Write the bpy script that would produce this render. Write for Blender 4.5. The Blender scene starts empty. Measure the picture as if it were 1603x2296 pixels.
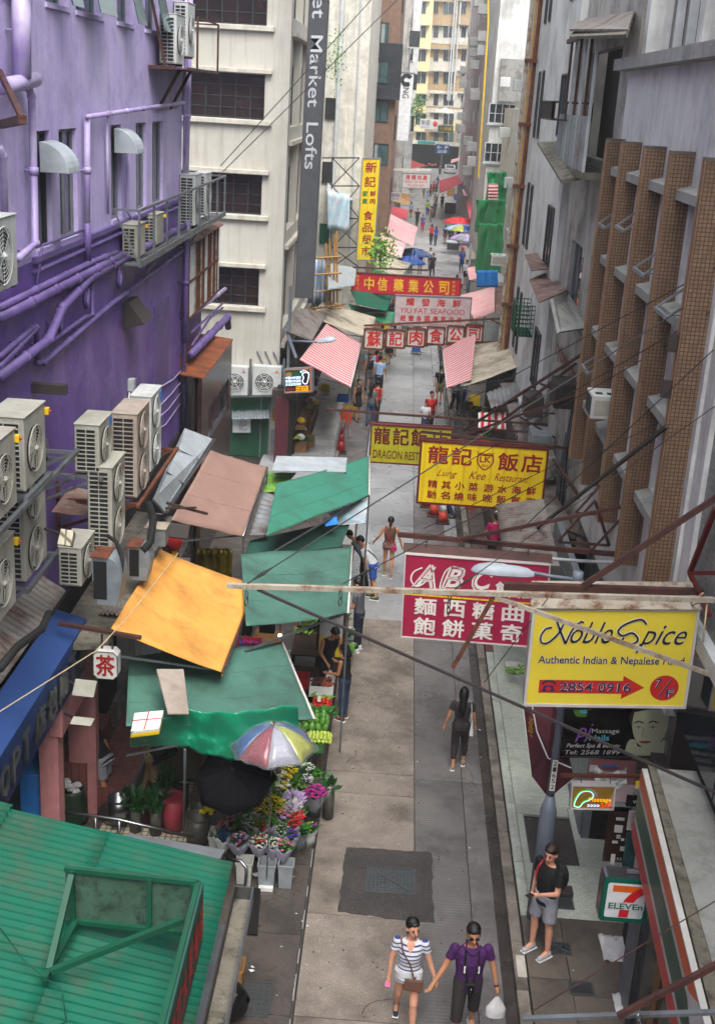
import bpy, bmesh, math, random
from mathutils import Vector, Matrix, noise
random.seed(7)
S = bpy.context.scene
COL = S.collection
R = math.radians
# camera
FOC, HC = 2700.0, 11.6            # focal length in photo units (1603 wide), eye height
_dn = Vector((-471, -7840, -FOC)).normalized()
CZ = -_dn
_fw = Vector((124, 923, -FOC)); _fw -= CZ * _fw.dot(CZ)
CY = _fw.normalized(); CX = CY.cross(CZ)
ROT = Matrix((CX, CY, CZ))
cam = bpy.data.objects.new('camera', bpy.data.cameras.new('camera')); COL.objects.link(cam)
cam.data.sensor_fit = 'VERTICAL'; cam.data.sensor_height = 24; cam.data.lens = 24 * FOC / 2296
cam.data.clip_start = .1; cam.data.clip_end = 2000
cam.matrix_world = Matrix.Translation((0, 0, HC)) @ ROT.to_4x4()
S.camera = cam
# world, sun, exposure
SUN_EL, SUN_AZ = 60, 166
W = bpy.data.worlds.new('World'); S.world = W; W.use_nodes = True
nt = W.node_tree; nt.nodes.clear()
sky = nt.nodes.new('ShaderNodeTexSky'); sky.sky_type = 'NISHITA'; sky.sun_disc = False
sky.sun_elevation = R(SUN_EL); sky.sun_rotation = R(SUN_AZ); sky.air_density = 1; sky.dust_density = 5; sky.ozone_density = .6
hs = nt.nodes.new('ShaderNodeHueSaturation'); hs.inputs['Saturation'].default_value = .42
bg = nt.nodes.new('ShaderNodeBackground'); bg.inputs['Strength'].default_value = .15
wo = nt.nodes.new('ShaderNodeOutputWorld')
nt.links.new(sky.outputs[0], hs.inputs['Color']); nt.links.new(hs.outputs[0], bg.inputs[0]); nt.links.new(bg.outputs[0], wo.inputs[0])
sl = bpy.data.lights.new('sun', 'SUN'); sl.energy = 1.5; sl.angle = R(40); sl.color = (1, .97, .93)
so = bpy.data.objects.new('sun', sl); COL.objects.link(so)
so.rotation_euler = (R(90 - SUN_EL), 0, R(180 - SUN_AZ))
S.view_settings.view_transform = 'Standard'; S.view_settings.look = 'None'
S.view_settings.exposure = 1.3; S.view_settings.gamma = 1; S.view_settings.use_curve_mapping = False
# helpers
CAMLOC = Vector((0, 0, HC))
def ray(x, y): return ROT @ Vector((x - 801.5, 1148 - y, -FOC))
def G(x, y, z=0): r = ray(x, y); return CAMLOC + r * ((z - HC) / r.z)      # point at height z seen at (x, y) of the photo
def PY(x, y, Y): r = ray(x, y); return CAMLOC + r * (Y / r.y)               # point on the plane Y
def PX(x, y, X): r = ray(x, y); return CAMLOC + r * (X / r.x)               # point on the plane X
V = Vector
def C(h, k=1.0):
 h = h.lstrip('#'); o = []
 for i in (0, 2, 4):
  c = int(h[i:i+2], 16) / 255; o.append((c / 12.92 if c <= .04045 else ((c + .055) / 1.055) ** 2.4) * k)
 return tuple(o) + (1,)
MATS = {}
def mat(name, col, rough=.6, metal=0, col2=None, ns=3, streak=0, bump=.15, bs=30, dirt=None, da=.5, ds=1.2, spec=.4,
  brick=None, alpha=1, emit=0, trans=0, coat=0, rvar=0, wave=None, vor=None, speck=0):
 if name in MATS: return MATS[name]
 m = bpy.data.materials.new(name); m.use_nodes = True; n = m.node_tree.nodes; L = m.node_tree.links
 b = n['Principled BSDF']
 c = C(col) if isinstance(col, str) else tuple(col)
 tc = n.new('ShaderNodeTexCoord'); info = n.new('ShaderNodeObjectInfo')
 add = n.new('ShaderNodeVectorMath'); add.operation = 'ADD'
 rv = n.new('ShaderNodeVectorMath'); rv.operation = 'SCALE'; rv.inputs['Scale'].default_value = 17
 cb = n.new('ShaderNodeCombineXYZ')
 for i in range(3): L.new(info.outputs['Random'], cb.inputs[i])
 L.new(cb.outputs[0], rv.inputs[0]); L.new(tc.outputs['Object'], add.inputs[0]); L.new(rv.outputs[0], add.inputs[1])
 co = add.outputs[0]
 def noi(scale, detail=6, vec=None, rg=.6):
  x = n.new('ShaderNodeTexNoise'); x.inputs['Scale'].default_value = scale; x.inputs['Detail'].default_value = detail
  x.inputs['Roughness'].default_value = rg; L.new(vec or co, x.inputs['Vector']); return x.outputs['Fac']
 def ramp(f, a, bb):
  x = n.new('ShaderNodeMapRange'); x.inputs['From Min'].default_value = a; x.inputs['From Max'].default_value = bb; L.new(f, x.inputs['Value']); return x.outputs[0]
 def mix(f, a, bb, t='MIX', k=1):
  x = n.new('ShaderNodeMix'); x.data_type = 'RGBA'; x.blend_type = t
  if k != 1 and not isinstance(f, float):
   mm = n.new('ShaderNodeMath'); mm.operation = 'MULTIPLY'; mm.inputs[1].default_value = k; L.new(f, mm.inputs[0]); f = mm.outputs[0]
  for s, v in ((0, f), (6, a), (7, bb)):
   if hasattr(v, 'is_linked'): L.new(v, x.inputs[s])
   else: x.inputs[s].default_value = v
  return x.outputs[2]
 def mapv(sx, sy, sz, vec=None):
  x = n.new('ShaderNodeMapping'); x.inputs['Scale'].default_value = (sx, sy, sz); L.new(vec or co, x.inputs[0]); return x.outputs[0]
 c2 = C(col2) if isinstance(col2, str) else (col2 or tuple(v * .72 for v in c[:3]) + (1,))
 cur = mix(ramp(noi(ns), .35, .7), c, c2)
 hgt = None
 if brick:     # (width, height, mortar, mortar colour, second colour, axis)
  sp = n.new('ShaderNodeSeparateXYZ'); L.new(tc.outputs['Object'], sp.inputs[0])
  cc = n.new('ShaderNodeCombineXYZ')
  if brick[5] == 'wall':
   ad = n.new('ShaderNodeMath'); L.new(sp.outputs[0], ad.inputs[0]); L.new(sp.outputs[1], ad.inputs[1])
   L.new(ad.outputs[0], cc.inputs[0]); L.new(sp.outputs[2], cc.inputs[1])
  else: L.new(sp.outputs[0], cc.inputs[0]); L.new(sp.outputs[1], cc.inputs[1])
  bt = n.new('ShaderNodeTexBrick'); L.new(cc.outputs[0], bt.inputs[0]); bt.offset = 0 if brick[0] == brick[1] else .5
  bt.inputs['Scale'].default_value = 1; bt.inputs['Brick Width'].default_value = brick[0]; bt.inputs['Row Height'].default_value = brick[1]
  bt.inputs['Mortar Size'].default_value = brick[2]; bt.inputs['Mortar'].default_value = C(brick[3]); bt.inputs['Mortar Smooth'].default_value = .2
  L.new(cur, bt.inputs['Color1']); bt.inputs['Color2'].default_value = C(brick[4]); cur = bt.outputs[0]; hgt = bt.outputs['Fac']
 if wave:      # (axis scale vector, colour, thresholds)  printed stripes
  wv = n.new('ShaderNodeMath'); wv.operation = 'SINE'; sp = n.new('ShaderNodeSeparateXYZ'); L.new(tc.outputs['Object'], sp.inputs[0])
  ml = n.new('ShaderNodeMath'); ml.operation = 'MULTIPLY'; ml.inputs[1].default_value = wave[1]; L.new(sp.outputs[wave[0]], ml.inputs[0]); L.new(ml.outputs[0], wv.inputs[0])
  cur = mix(ramp(wv.outputs[0], wave[3] if len(wave) > 3 else -.1, (wave[3] if len(wave) > 3 else -.1) + .25), cur, C(wave[2]))
 if speck:
  cur = mix(ramp(noi(60, 2), .62, .7), cur, C('d8d0c4'), k=speck)
  cur = mix(ramp(noi(45, 2, mapv(1, 1, 1.3)), .63, .72), cur, C('1c1a18'), k=speck)
 if streak: cur = mix(ramp(noi(1.0, 5, mapv(6, 6, .35)), .5, .75), cur, C('3a3632'), k=streak)
 if dirt: cur = mix(ramp(noi(ds, 8, None, .7), .48, .66), cur, C(dirt), k=da)
 L.new(cur, b.inputs['Base Color'])
 b.inputs['Roughness'].default_value = rough; b.inputs['Metallic'].default_value = metal
 if rvar: L.new(ramp(noi(1.1, 4), .3, .3 + .4 / max(rvar, .01) * rvar), (mr := n.new('ShaderNodeMapRange')).inputs['Value']); mr.inputs['To Min'].default_value = max(.08, rough - rvar); mr.inputs['To Max'].default_value = rough; L.new(mr.outputs[0], b.inputs['Roughness'])
 b.inputs['Specular IOR Level'].default_value = spec
 if coat: b.inputs['Coat Weight'].default_value = coat; b.inputs['Coat Roughness'].default_value = .15
 if trans: b.inputs['Transmission Weight'].default_value = trans; b.inputs['IOR'].default_value = 1.2
 if alpha < 1: b.inputs['Alpha'].default_value = alpha
 if emit: L.new(cur, b.inputs['Emission Color']); b.inputs['Emission Strength'].default_value = emit
 if bump:
  bp = n.new('ShaderNodeBump'); bp.inputs['Strength'].default_value = bump; bp.inputs['Distance'].default_value = .02; L.new(noi(bs, 5), bp.inputs['Height'])
  L.new(bp.outputs[0], b.inputs['Normal'])
  if hgt is not None:
   b2 = n.new('ShaderNodeBump'); b2.inputs['Strength'].default_value = .5; b2.inputs['Distance'].default_value = .01; b2.invert = True
   L.new(hgt, b2.inputs['Height']); L.new(bp.outputs[0], b2.inputs['Normal']); L.new(b2.outputs[0], b.inputs['Normal'])
 MATS[name] = m; return m
def M(n): return MATS[n]
class MB:
 def __init__(s): s.v = []; s.f = []; s.mi = []; s.m = 0
 def add(s, vs, fs):
  k = len(s.v); s.v += [V(p) for p in vs]
  for f in fs: s.f.append([i + k for i in f]); s.mi.append(s.m)
  return s
 def box(s, x0, x1, y0, y1, z0, z1):
  return s.add([(x0,y0,z0),(x1,y0,z0),(x1,y1,z0),(x0,y1,z0),(x0,y0,z1),(x1,y0,z1),(x1,y1,z1),(x0,y1,z1)],
                     [(0,3,2,1),(4,5,6,7),(0,1,5,4),(1,2,6,5),(2,3,7,6),(3,0,4,7)])
 def hexa(s, p, q):   # two quads joined
  return s.add(list(p) + list(q), [(3,2,1,0),(4,5,6,7),(0,1,5,4),(1,2,6,5),(2,3,7,6),(3,0,4,7)])
 def slab(s, p, th=.03, n=None):   # a quad given thickness
  p = [V(a) for a in p]
  n = n or (p[1]-p[0]).cross(p[-1]-p[0]).normalized()
  q = [a - n * th for a in p]; k = len(p)
  return s.add(p + q, [tuple(range(k)), tuple(range(2*k-1, k-1, -1))] + [((i+1) % k, i, k+i, k+(i+1) % k) for i in range(k)])
 def bar(s, a, b, w, h=None, up=(0, 0, 1)):
  a, b = V(a), V(b); h = h or w; d = (b - a).normalized(); u = V(up)
  if abs(d.dot(u)) > .98: u = V((0, 1, 0))
  x = d.cross(u).normalized() * w / 2; y = x.cross(d).normalized() * h / 2
  return s.hexa([a-x-y, a+x-y, a+x+y, a-x+y], [b-x-y, b+x-y, b+x+y, b-x+y])
 def tube(s, pts, r, n=8, caps=True):
  pts = [V(p) for p in pts]; k = len(pts); rr = r if isinstance(r, (list, tuple)) else [r] * k
  vs = []; px = None
  for i, p in enumerate(pts):
   d = (pts[min(i+1, k-1)] - pts[max(i-1, 0)]).normalized()
   if px is None:
    u = V((0,0,1)) if abs(d.z) < .9 else V((1,0,0)); px = d.cross(u).normalized()
   px = (px - d * px.dot(d)).normalized(); py = d.cross(px)
   for j in range(n):
    a = 2 * math.pi * j / n; vs.append(p + (px * math.cos(a) + py * math.sin(a)) * rr[i])
  fs = [(i*n+j, i*n+(j+1) % n, (i+1)*n+(j+1) % n, (i+1)*n+j) for i in range(k-1) for j in range(n)]
  if caps: fs += [tuple(range(n-1, -1, -1)), tuple(range((k-1)*n, k*n))]
  return s.add(vs, fs)
 def ell(s, c, r, n=10, m=7, rot=None):
  c = V(c); r = (r, r, r) if not isinstance(r, (list, tuple)) else r
  vs = []; 
  for i in range(m + 1):
   t = math.pi * i / m
   for j in range(n):
    a = 2 * math.pi * j / n; p = V((r[0]*math.sin(t)*math.cos(a), r[1]*math.sin(t)*math.sin(a), r[2]*math.cos(t)))
    vs.append(c + (rot @ p if rot else p))
  return s.add(vs, [(i*n+j, (i+1)*n+j, (i+1)*n+(j+1) % n, i*n+(j+1) % n) for i in range(m) for j in range(n)])
 def grid(s, fn, nu, nv, th=0):
  vs = [fn(i / nu, j / nv) for j in range(nv + 1) for i in range(nu + 1)]
  fs = [(j*(nu+1)+i, j*(nu+1)+i+1, (j+1)*(nu+1)+i+1, (j+1)*(nu+1)+i) for j in range(nv) for i in range(nu)]
  return s.add(vs, fs)
 def prism(s, poly, fn, d):   # 2-D outline, fn(u,v)->point, d offset vector
  k = len(poly); a = [V(fn(*p)) for p in poly]; b = [p + V(d) for p in a]
  return s.add(a + b, [tuple(range(k-1, -1, -1)), tuple(range(k, 2*k))] + [(i, (i+1) % k, k+(i+1) % k, k+i) for i in range(k)])
 def build(s, name, m, parent=None, smooth=False, kind=None, label=None, bevel=0, solid=0, world=None):
  off = V((0, 0, 0))
  if parent is not None and world is None:
   p = parent
   while p is not None: off += p.location; p = p.parent
  me = bpy.data.meshes.new(name); me.from_pydata([p - off for p in s.v], [], s.f); me.validate()
  ms = m if isinstance(m, (list, tuple)) else [m]
  for x in ms: me.materials.append(x if not isinstance(x, str) else MATS[x])
  if len(ms) > 1 and len(me.polygons) == len(s.mi): me.polygons.foreach_set('material_index', s.mi)
  if smooth: me.polygons.foreach_set('use_smooth', [True] * len(me.polygons))
  o = bpy.data.objects.new(name, me); COL.objects.link(o)
  if parent is not None: o.parent = parent
  if kind: o['kind'] = kind
  if label: o['label'] = label
  if bevel: b = o.modifiers.new('b', 'BEVEL'); b.width = bevel; b.segments = 2; b.limit_method = 'ANGLE'
  if solid: b = o.modifiers.new('s', 'SOLIDIFY'); b.thickness = solid; b.offset = 0
  return o
def tag(o, label, cat, group=None):
 o['label'] = label; o['category'] = cat
 if group: o['group'] = group
 return o
def T(name, label, cat, loc=(0, 0, 0), group=None, rz=0):
 o = bpy.data.objects.new(name, None); COL.objects.link(o); o.location = loc; o.rotation_euler.z = rz; o.empty_display_size = .2
 return tag(o, label, cat, group)
def kids(o, _c={}): return [c for c in bpy.data.objects if c.parent == o]
def dup(o, loc, rz=0, label=None, sc=1, group=None, rot=None, tree=None):
 c = o.copy(); COL.objects.link(c); c.location = loc; c.rotation_euler = rot or (0, 0, rz); c.scale = (sc,)*3 if not isinstance(sc, tuple) else sc
 if label: c['label'] = label
 if group: c['group'] = group
 for k in (tree if tree is not None else kids(o)):
  d = k.copy(); COL.objects.link(d); d.parent = c
  for g in kids(k): e = g.copy(); COL.objects.link(e); e.parent = d
 return c
FONTOBJ = None
def text_mb(mb, body, org, ux, uy, nrm, rect=None, shear=0, bold=0, ext=.006, stretch=True, res=3):
 """body set inside rect (x0,y0,x1,y1) measured in metres along ux, uy from org"""
 c = bpy.data.curves.new('t', 'FONT'); c.body = body; c.shear = shear; c.offset = 0 if ord(body[0]) > 9000 else bold; c.resolution_u = res; c.extrude = 0
 o = bpy.data.objects.new('t', c); me = bpy.data.meshes.new_from_object(o)
 vs = [v.co.copy() for v in me.vertices]; fs = [tuple(p.vertices) for p in me.polygons]
 bpy.data.objects.remove(o); bpy.data.curves.remove(c); bpy.data.meshes.remove(me)
 if not vs: return mb
 x0 = min(v.x for v in vs); x1 = max(v.x for v in vs); y0 = min(v.y for v in vs); y1 = max(v.y for v in vs)
 sx = (rect[2]-rect[0]) / max(x1-x0, 1e-4); sy = (rect[3]-rect[1]) / max(y1-y0, 1e-4)
 if not stretch: sx = sy = min(sx, sy)
 org, ux, uy, nrm = V(org), V(ux), V(uy), V(nrm)
 cjk = bold and ord(body[0]) > 9000; e = .020 if cjk else 0
 for i, (dx, dy) in enumerate(((-e, -e), (e, -e), (e, e), (-e, e)) if cjk else ((0, 0),)):
  mb.add([org + ux * (rect[0] + (v.x-x0+dx)*sx) + uy * (rect[1] + (v.y-y0+dy)*sy) + nrm * (ext+i*.0006) for v in vs], fs)
 return mb
# materials
mat('lavender', 'b8adcf', .7, col2='a798ca', ns=.7, streak=.18, dirt='7a7092', da=.45, ds=1.1, bump=.5, bs=9)
mat('purple', '5c4486', .55, col2='6c529e', ns=1.2, streak=.15, dirt='8f80a8', da=.5, ds=.7, bump=.5, bs=12, rvar=.2)
mat('purple_pipe', '58467c', .5, col2='67568c', ns=2, dirt='2c1a40', da=.4)
mat('lav_pipe', 'aea6c2', .45, col2='8f79b8', ns=2, dirt='6a5a7a', da=.3)
mat('purple_trim', '5b3f8e', .5)
mat('cream', 'b0aea6', .8, col2='a09e94', ns=.5, streak=.3, dirt='8b8474', da=.3, ds=.7, bump=.2, bs=20)
mat('cream_trim', 'b8b4a8', .7, streak=.3, dirt='8b8474', da=.35)
mat('white_wall', 'c4c6c4', .8, col2='b0b2b0', ns=.8, streak=.35, dirt='6f6a64', da=.4, ds=.8, bump=.5, bs=9)
mat('grey_wall', 'a09e98', .85, col2='86847f', ns=.9, streak=.6, dirt='3f3a35', da=.6, ds=.9, bump=.4, bs=12)
mat('stained', '74777a', .9, col2='8c8b82', ns=1.3, streak=.5, dirt='2e2b28', da=.85, ds=1.1, bump=.4, bs=12)
mat('brown_tile', '6c5440', .5, col2='765c44', ns=1.2, streak=.25, brick=(.055, .055, .006, '40322a', '7c644c', 'wall'), dirt='3a2a1c', da=.4, bump=.05)
mat('brown_edge', '8a6a50', .5, col2='6e5240', ns=3, streak=.3)
mat('grey_mosaic', '6f7470', .5, col2='5e625f', ns=30, brick=(.09, .05, .004, '3f423f', '868b86', 'wall'), bump=.05)
mat('brown_wall', '7a6252', .8, streak=.2); mat('dark_panel', '23272e', .5, brick=(.6, .15, .01, '15181c', '2b3038', 'wall'))
mat('tan_wall', 'a89270', .8, streak=.3); mat('yellow_wall', 'd9c797', .8, col2='c9b585', streak=.3); mat('pale_wall', 'c8c5ba', .8, streak=.4, dirt='8e8a7e')
mat('pink_wall', 'b09c9c', .8, streak=.4); mat('pink_paint', 'bb7f80', .6, streak=.15)
mat('glass', '1b2226', .08, spec=.8, bump=0, col2='2a343a'); mat('glass_teal', '3c5a5c', .12, spec=.7, bump=0, col2='2d4548'); mat('glass_red', '1a1716', .15, col2='2e211e', ns=1.5, spec=.6, bump=0)
mat('curtain', '8d9a98', .9); mat('frame_dark', '262b30', .5); mat('frame_white', 'b7bcbd', .5, streak=.2); mat('frame_grey', '6c7278', .5)
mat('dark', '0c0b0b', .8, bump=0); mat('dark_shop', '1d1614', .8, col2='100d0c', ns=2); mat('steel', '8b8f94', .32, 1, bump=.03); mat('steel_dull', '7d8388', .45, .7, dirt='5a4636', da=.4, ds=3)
mat('rust', '6b3a22', .85, col2='3b2219', ns=6, bump=.5); mat('rust_bar', '4a2a22', .7, col2='2c1a18', ns=5, bump=.3); mat('rust_white', 'a09a8c', .7, col2='8c8272', ns=3, dirt='5b3218', da=1, ds=4.5, bump=.3)
mat('iron', '2a2a2c', .6, col2='3a2e28', ns=5); mat('galv', '8a9296', .5, .5, col2='727a80', ns=4); mat('bamboo', 'a5824e', .6, col2='8a6638', ns=5)
mat('corr_grey', '8d9093', .5, .4, col2='73777a', ns=1.5, dirt='5b3a2a', da=.7, ds=1.8, streak=.2); mat('corr_old', '7f7a74', .7, .1, dirt='4b2a1c', da=.8, ds=1.4, streak=.4)
mat('corr_rust', '6d4a42', .8, .1, col2='8d8078', ns=2, dirt='4b2618', da=.8, ds=1.5)
mat('corr_green', '0a5844', .7, spec=.15, col2='094e3d', ns=1, dirt='3c4a3c', da=.8, ds=1.9, bump=.08, streak=.2); mat('green_paint', '0a4c36', .5, dirt='1f3a2c', da=.5); mat('green_board', '3c5a4a', .6, col2='2e4638', ns=2, dirt='0f1410', da=.8, ds=5)
mat('ac', '9d9d94', .6, col2='88877b', ns=1.5, streak=.25, dirt='6e6656', da=.35); mat('ac_w', 'b4b8b6', .55, col2='a2a6a4', streak=.3, dirt='7a7468', da=.3); mat('ac_dark', '1c1e20', .6); mat('ac_fan', 'b9bdbb', .5)
mat('ac_brown', '9d9288', .6, col2='8b8076', streak=.3, dirt='6a5c4e')
mat('road_tan', '837a70', .62, col2='675f57', ns=1.3, speck=.5, dirt='3f3933', da=.7, ds=.9, bump=.35, bs=60, rvar=.3)
mat('road_grey', '6c6968', .55, col2='535050', ns=1.2, speck=.3, dirt='322f2e', da=.65, ds=1.1, bump=.3, bs=50, rvar=.35)
mat('road_brush', '6b6866', .6, col2='535050', ns=1.3, dirt='33302e', da=.6, ds=1.1, bump=.3, rvar=.3, wave=(1, 95, '5a5755', .2))
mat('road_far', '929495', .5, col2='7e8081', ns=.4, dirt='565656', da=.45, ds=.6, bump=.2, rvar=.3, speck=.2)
mat('asphalt', '3b3735', .6, col2='2f2c2b', ns=2, speck=.25, bump=.5, bs=70, rvar=.3); mat('joint', '26221f', .7)
mat('side_slab', '4e4843', .5, col2='3d3834', ns=1.2, speck=.15, dirt='2a2522', da=.5, bump=.3, rvar=.35)
mat('kerb', '7a736b', .7, col2='5e5850', ns=2, dirt='35302b', da=.6, ds=2, bump=.5, bs=20); mat('gutter', '37322f', .4, col2='2a2624', ns=2, rvar=.25, dirt='4e4640')
mat('pave_tile', 'a8b0a4', .45, col2='98a095', ns=1.5, brick=(.12, .06, .004, '868c84', 'b0b7ac', 'floor'), dirt='6a6a60', da=.45, ds=1.3, bump=.05, rvar=.2)
mat('pave_conc', '5f5850', .65, col2='4a443e', ns=1.5, dirt='2e2a26', da=.5, ds=1.5, bump=.4, rvar=.3); mat('red_tile', '6a3f3a', .5, brick=(.12, .12, .006, '3a2a28', '7a4a44', 'floor'))
mat('ivory_tile', 'b5ae9a', .4, brick=(.1, .1, .012, '6a6250', 'c4bda8', 'floor')); mat('iron_cover', '52585a', .45, .5, dirt='5a5048')
mat('white_paint', 'd8d8d4', .6)
mat('awn_orange', 'd29748', .7, col2='c88c3c', ns=.8, dirt='8a6230', da=.6, ds=1.3, streak=.15, bump=.1, bs=8); mat('awn_mauve', '927468', .8, col2='84685e', ns=.8, dirt='7a5c58', da=.3)
mat('awn_green', '2f7562', .7, col2='2a715c', ns=.7, dirt='34493f', da=.6, ds=1.2, streak=.2, bump=.1, bs=8); mat('awn_green2', '426d60', .75, col2='365b50', ns=.9, dirt='2c4038', da=.75, ds=1, bump=.15, bs=6, streak=.2)
mat('tarp_green', '14805e', .3, col2='0f7050', ns=1.2, bump=.2, bs=5); mat('awn_dark', '1f4a40', .7); mat('maroon', '4a1522', .8, col2='3b101b', dirt='2b0c14', da=.4)
mat('stripe_pink', 'ccb0ae', .8, col2='baa09e', wave=(1, 19, 'ae5a64'), bump=.1); mat('stripe_red', 'd8d2cc', .8, wave=(0, 30, 'b02030')); mat('awn_pinkpale', 'cc9496', .8, col2='d8b0b0', ns=1.3); mat('awn_red', 'a83a44', .8)
mat('awn_white', 'b3aa98', .8, col2='8c8474', ns=1, wave=(1, 14, 'a59d8b'), dirt='3b362e', da=.75, ds=.9); mat('awn_greyblue', 'a9b2b8', .5, .2, dirt='7a7f80', da=.5); mat('cloth_blue', '5d7fb0', .8); mat('net_green', '0f8a4c', .6, col2='0b6e3c', ns=.6, bump=.3, bs=3)
mat('tarp_stripe', 'aab4bc', .8, wave=(0, 40, '6d86a4'))
mat('tarp_flower', '8fb2c2', .8, col2='b6c8cc', ns=2, dirt='c88a94', da=.5, ds=3)
mat('sign_yellow', 'd9bc0a', .55, col2='cbae06', ns=.8, wave=(0, 21, 'c2a406', .75), dirt='8a7410', da=.3, ds=1.4); mat('noble_yellow', 'd6c33a', .5, col2='cdb932', ns=1, bump=.02)
mat('sign_mag', '98133f', .6, col2='8c1038', ns=1, dirt='6a0e2c', da=.4); mat('sign_red', 'b0182c', .6); mat('sign_darkred', '5a1418', .6); mat('ink_red', '8c1c18', .6); mat('ink_darkred', '5e1010', .6); mat('ink_black', '15161a', .6); mat('ink_navy', '1a2050', .6)
mat('sign_white', 'bcb8b4', .6, col2='aaa6a2', streak=.15); mat('ink_white', 'd9d5cf', .6); mat('ink_gold', 'd8a82a', .6); mat('sign_pinkwhite', 'b9a9aa', .6); mat('arrow_red', 'b8201c', .6); mat('sign_yel2', 'a5a018', .6, col2='8f8c14', streak=.2); mat('ink_green', '1c6e3c', .6); mat('ink_orange', 'd8641c', .5)
mat('banner_grey', '3f4146', .7, bump=.05); mat('banner_text', 'a9adb2', .7); mat('blue_sign', '284274', .6, spec=.2, col2='223a68', ns=1); mat('blue_dark', '14244e', .4); mat('blue_bright', '2a7ccc', .6)
mat('black_gloss', '08080a', .2, bump=0); mat('skin_print', 'b9c0a0', .5, col2='a8ad8c', ns=.9); mat('skin_printd', '8c8468', .5); mat('lilac', '9a62b8', .5); mat('cyan', '58b8c8', .5); mat('se_green', '0a5a48', .35, bump=0); mat('se_white', 'cfd2d2', .35, bump=0); mat('se_orange', 'dc6414', .35, bump=0); mat('se_red', 'c41c28', .35, bump=0)
mat('fas_green', '1c4a34', .4); mat('fas_red', 'b82c2c', .4); mat('fas_orange', 'c8541e', .4); mat('fas_white', 'b9b9b4', .4)
mat('led_red', 'ff3010', .5, emit=.7, bump=0); mat('led_white', 'cfe4ff', .5, emit=.55, bump=0); mat('led_yellow', 'ffb010', .5, emit=.6, bump=0); mat('led_green', '30d040', .5, emit=.3, bump=0); mat('lamp_on', 'fff2d8', .5, emit=3, bump=0); mat('led_board', '96742e', .4)
mat('pole_grey', '6c7480', .5, col2='5e6672', ns=2); mat('lamp_head', '9aa4ac', .45); mat('lamp_lens', '7a8288', .2); mat('rope', 'b8a888', .8); mat('wire', '151515', .6, bump=0)
mat('conc_top', '8c8e8a', .85, col2='7a7c78', ns=1, dirt='4e4e48', da=.5, ds=2.5, bump=.4, speck=.3); mat('conc_dirty', '6e6a5e', .9, dirt='26241e', da=.9, ds=5, bump=.8)
mat('card', '9a7448', .8); mat('foam', 'd6d8d6', .7, bump=.05); mat('crate_red', 'b0202a', .5); mat('crate_blue', '2456a8', .5); mat('crate_yellow', 'd2b010', .5); mat('crate_orange', 'd84a14', .5); mat('crate_white', 'c2c4c0', .5); mat('bucket_grey', '8c9498', .5); mat('bucket_white', 'b6b8b2', .5)
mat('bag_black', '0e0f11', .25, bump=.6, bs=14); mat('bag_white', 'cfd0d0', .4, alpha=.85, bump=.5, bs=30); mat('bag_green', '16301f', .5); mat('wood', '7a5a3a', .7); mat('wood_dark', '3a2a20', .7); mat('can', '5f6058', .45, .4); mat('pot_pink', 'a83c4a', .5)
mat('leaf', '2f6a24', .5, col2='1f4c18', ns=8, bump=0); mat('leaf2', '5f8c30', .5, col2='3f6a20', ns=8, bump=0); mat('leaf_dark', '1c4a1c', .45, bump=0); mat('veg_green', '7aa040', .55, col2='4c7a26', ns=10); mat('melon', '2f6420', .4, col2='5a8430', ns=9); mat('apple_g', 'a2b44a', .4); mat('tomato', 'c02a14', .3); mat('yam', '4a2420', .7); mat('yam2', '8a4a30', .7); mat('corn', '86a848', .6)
for n_, h_ in dict(fl_white='d8d8ce', fl_pink='cc6a90', fl_mag='a82c84', fl_red='b81c2c', fl_yellow='d8c010', fl_yg='a8b41c', fl_purple='4c2c8c', fl_blue='1c3c8c', fl_lilac='b49cc8', fl_coral='d85a4c').items(): mat(n_, h_, .6, bump=0)
mat('wrap', 'b8b4c8', .3, alpha=.75, bump=.4, bs=12); mat('clear_plastic', 'dfe6ea', .12, alpha=.09, bump=1, bs=16, spec=1)
mat('umb_red', '7a1028', .3, bump=1, bs=13, coat=.8); mat('umb_blue', '184480', .3, bump=1, bs=13, coat=.8); mat('umb_yel', '9a9e3a', .3, bump=1, bs=13, coat=.8); mat('umb_grey', '8c8e9c', .3, bump=1, bs=13, coat=.8); mat('umb_black', '0c0d11', .9, spec=.1)
mat('skin', 'b5805e', .5, bump=0, ns=6, col2='a87454'); mat('skin_fair', 'c8937a', .5, bump=0, ns=6, col2='bb8468'); mat('skin_brown', '8a5a3e', .5, bump=0); mat('hair', '0c0a0a', .45, bump=.4, bs=60); mat('hair_brown', '2a1a12', .5, bump=.4, bs=60); mat('lips', '9c3c3c', .5, bump=0)
for n_, h_ in dict(c_black='0f0f12', c_navy='161c30', c_purple='3f1650', c_white='c4c6ca', c_grey='55575c', c_lgrey='8d9098', c_dkgrey='2c2a2b', c_jeans='2a3c58', c_brown='5f4032', c_mauve='8c6268', c_mag='b01858', c_red='a01c20', c_blue='2a4c9c', c_lblue='8aa6c8', c_charcoal='2b2526', c_tan='8c7a5c', c_green='88b81c', c_teal='1c7c7c').items(): mat(n_, h_, .8, bump=.9, bs=10)
mat('stripe_shirt', 'c8cad0', .8, wave=(2, 105, '303a6c', .35), bump=.1); mat('shoe_grey', 'a8aab0', .6); mat('shoe_navy', '1c2238', .6); mat('cone', 'c8402c', .5); mat('cone_w', 'c8c8c8', .5); mat('cone_dark', '8a1420', .5)
mat('car_white', 'b9bcc0', .25, bump=0, coat=.5); mat('car_black', '0f1013', .25, bump=0, coat=.5)
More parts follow.
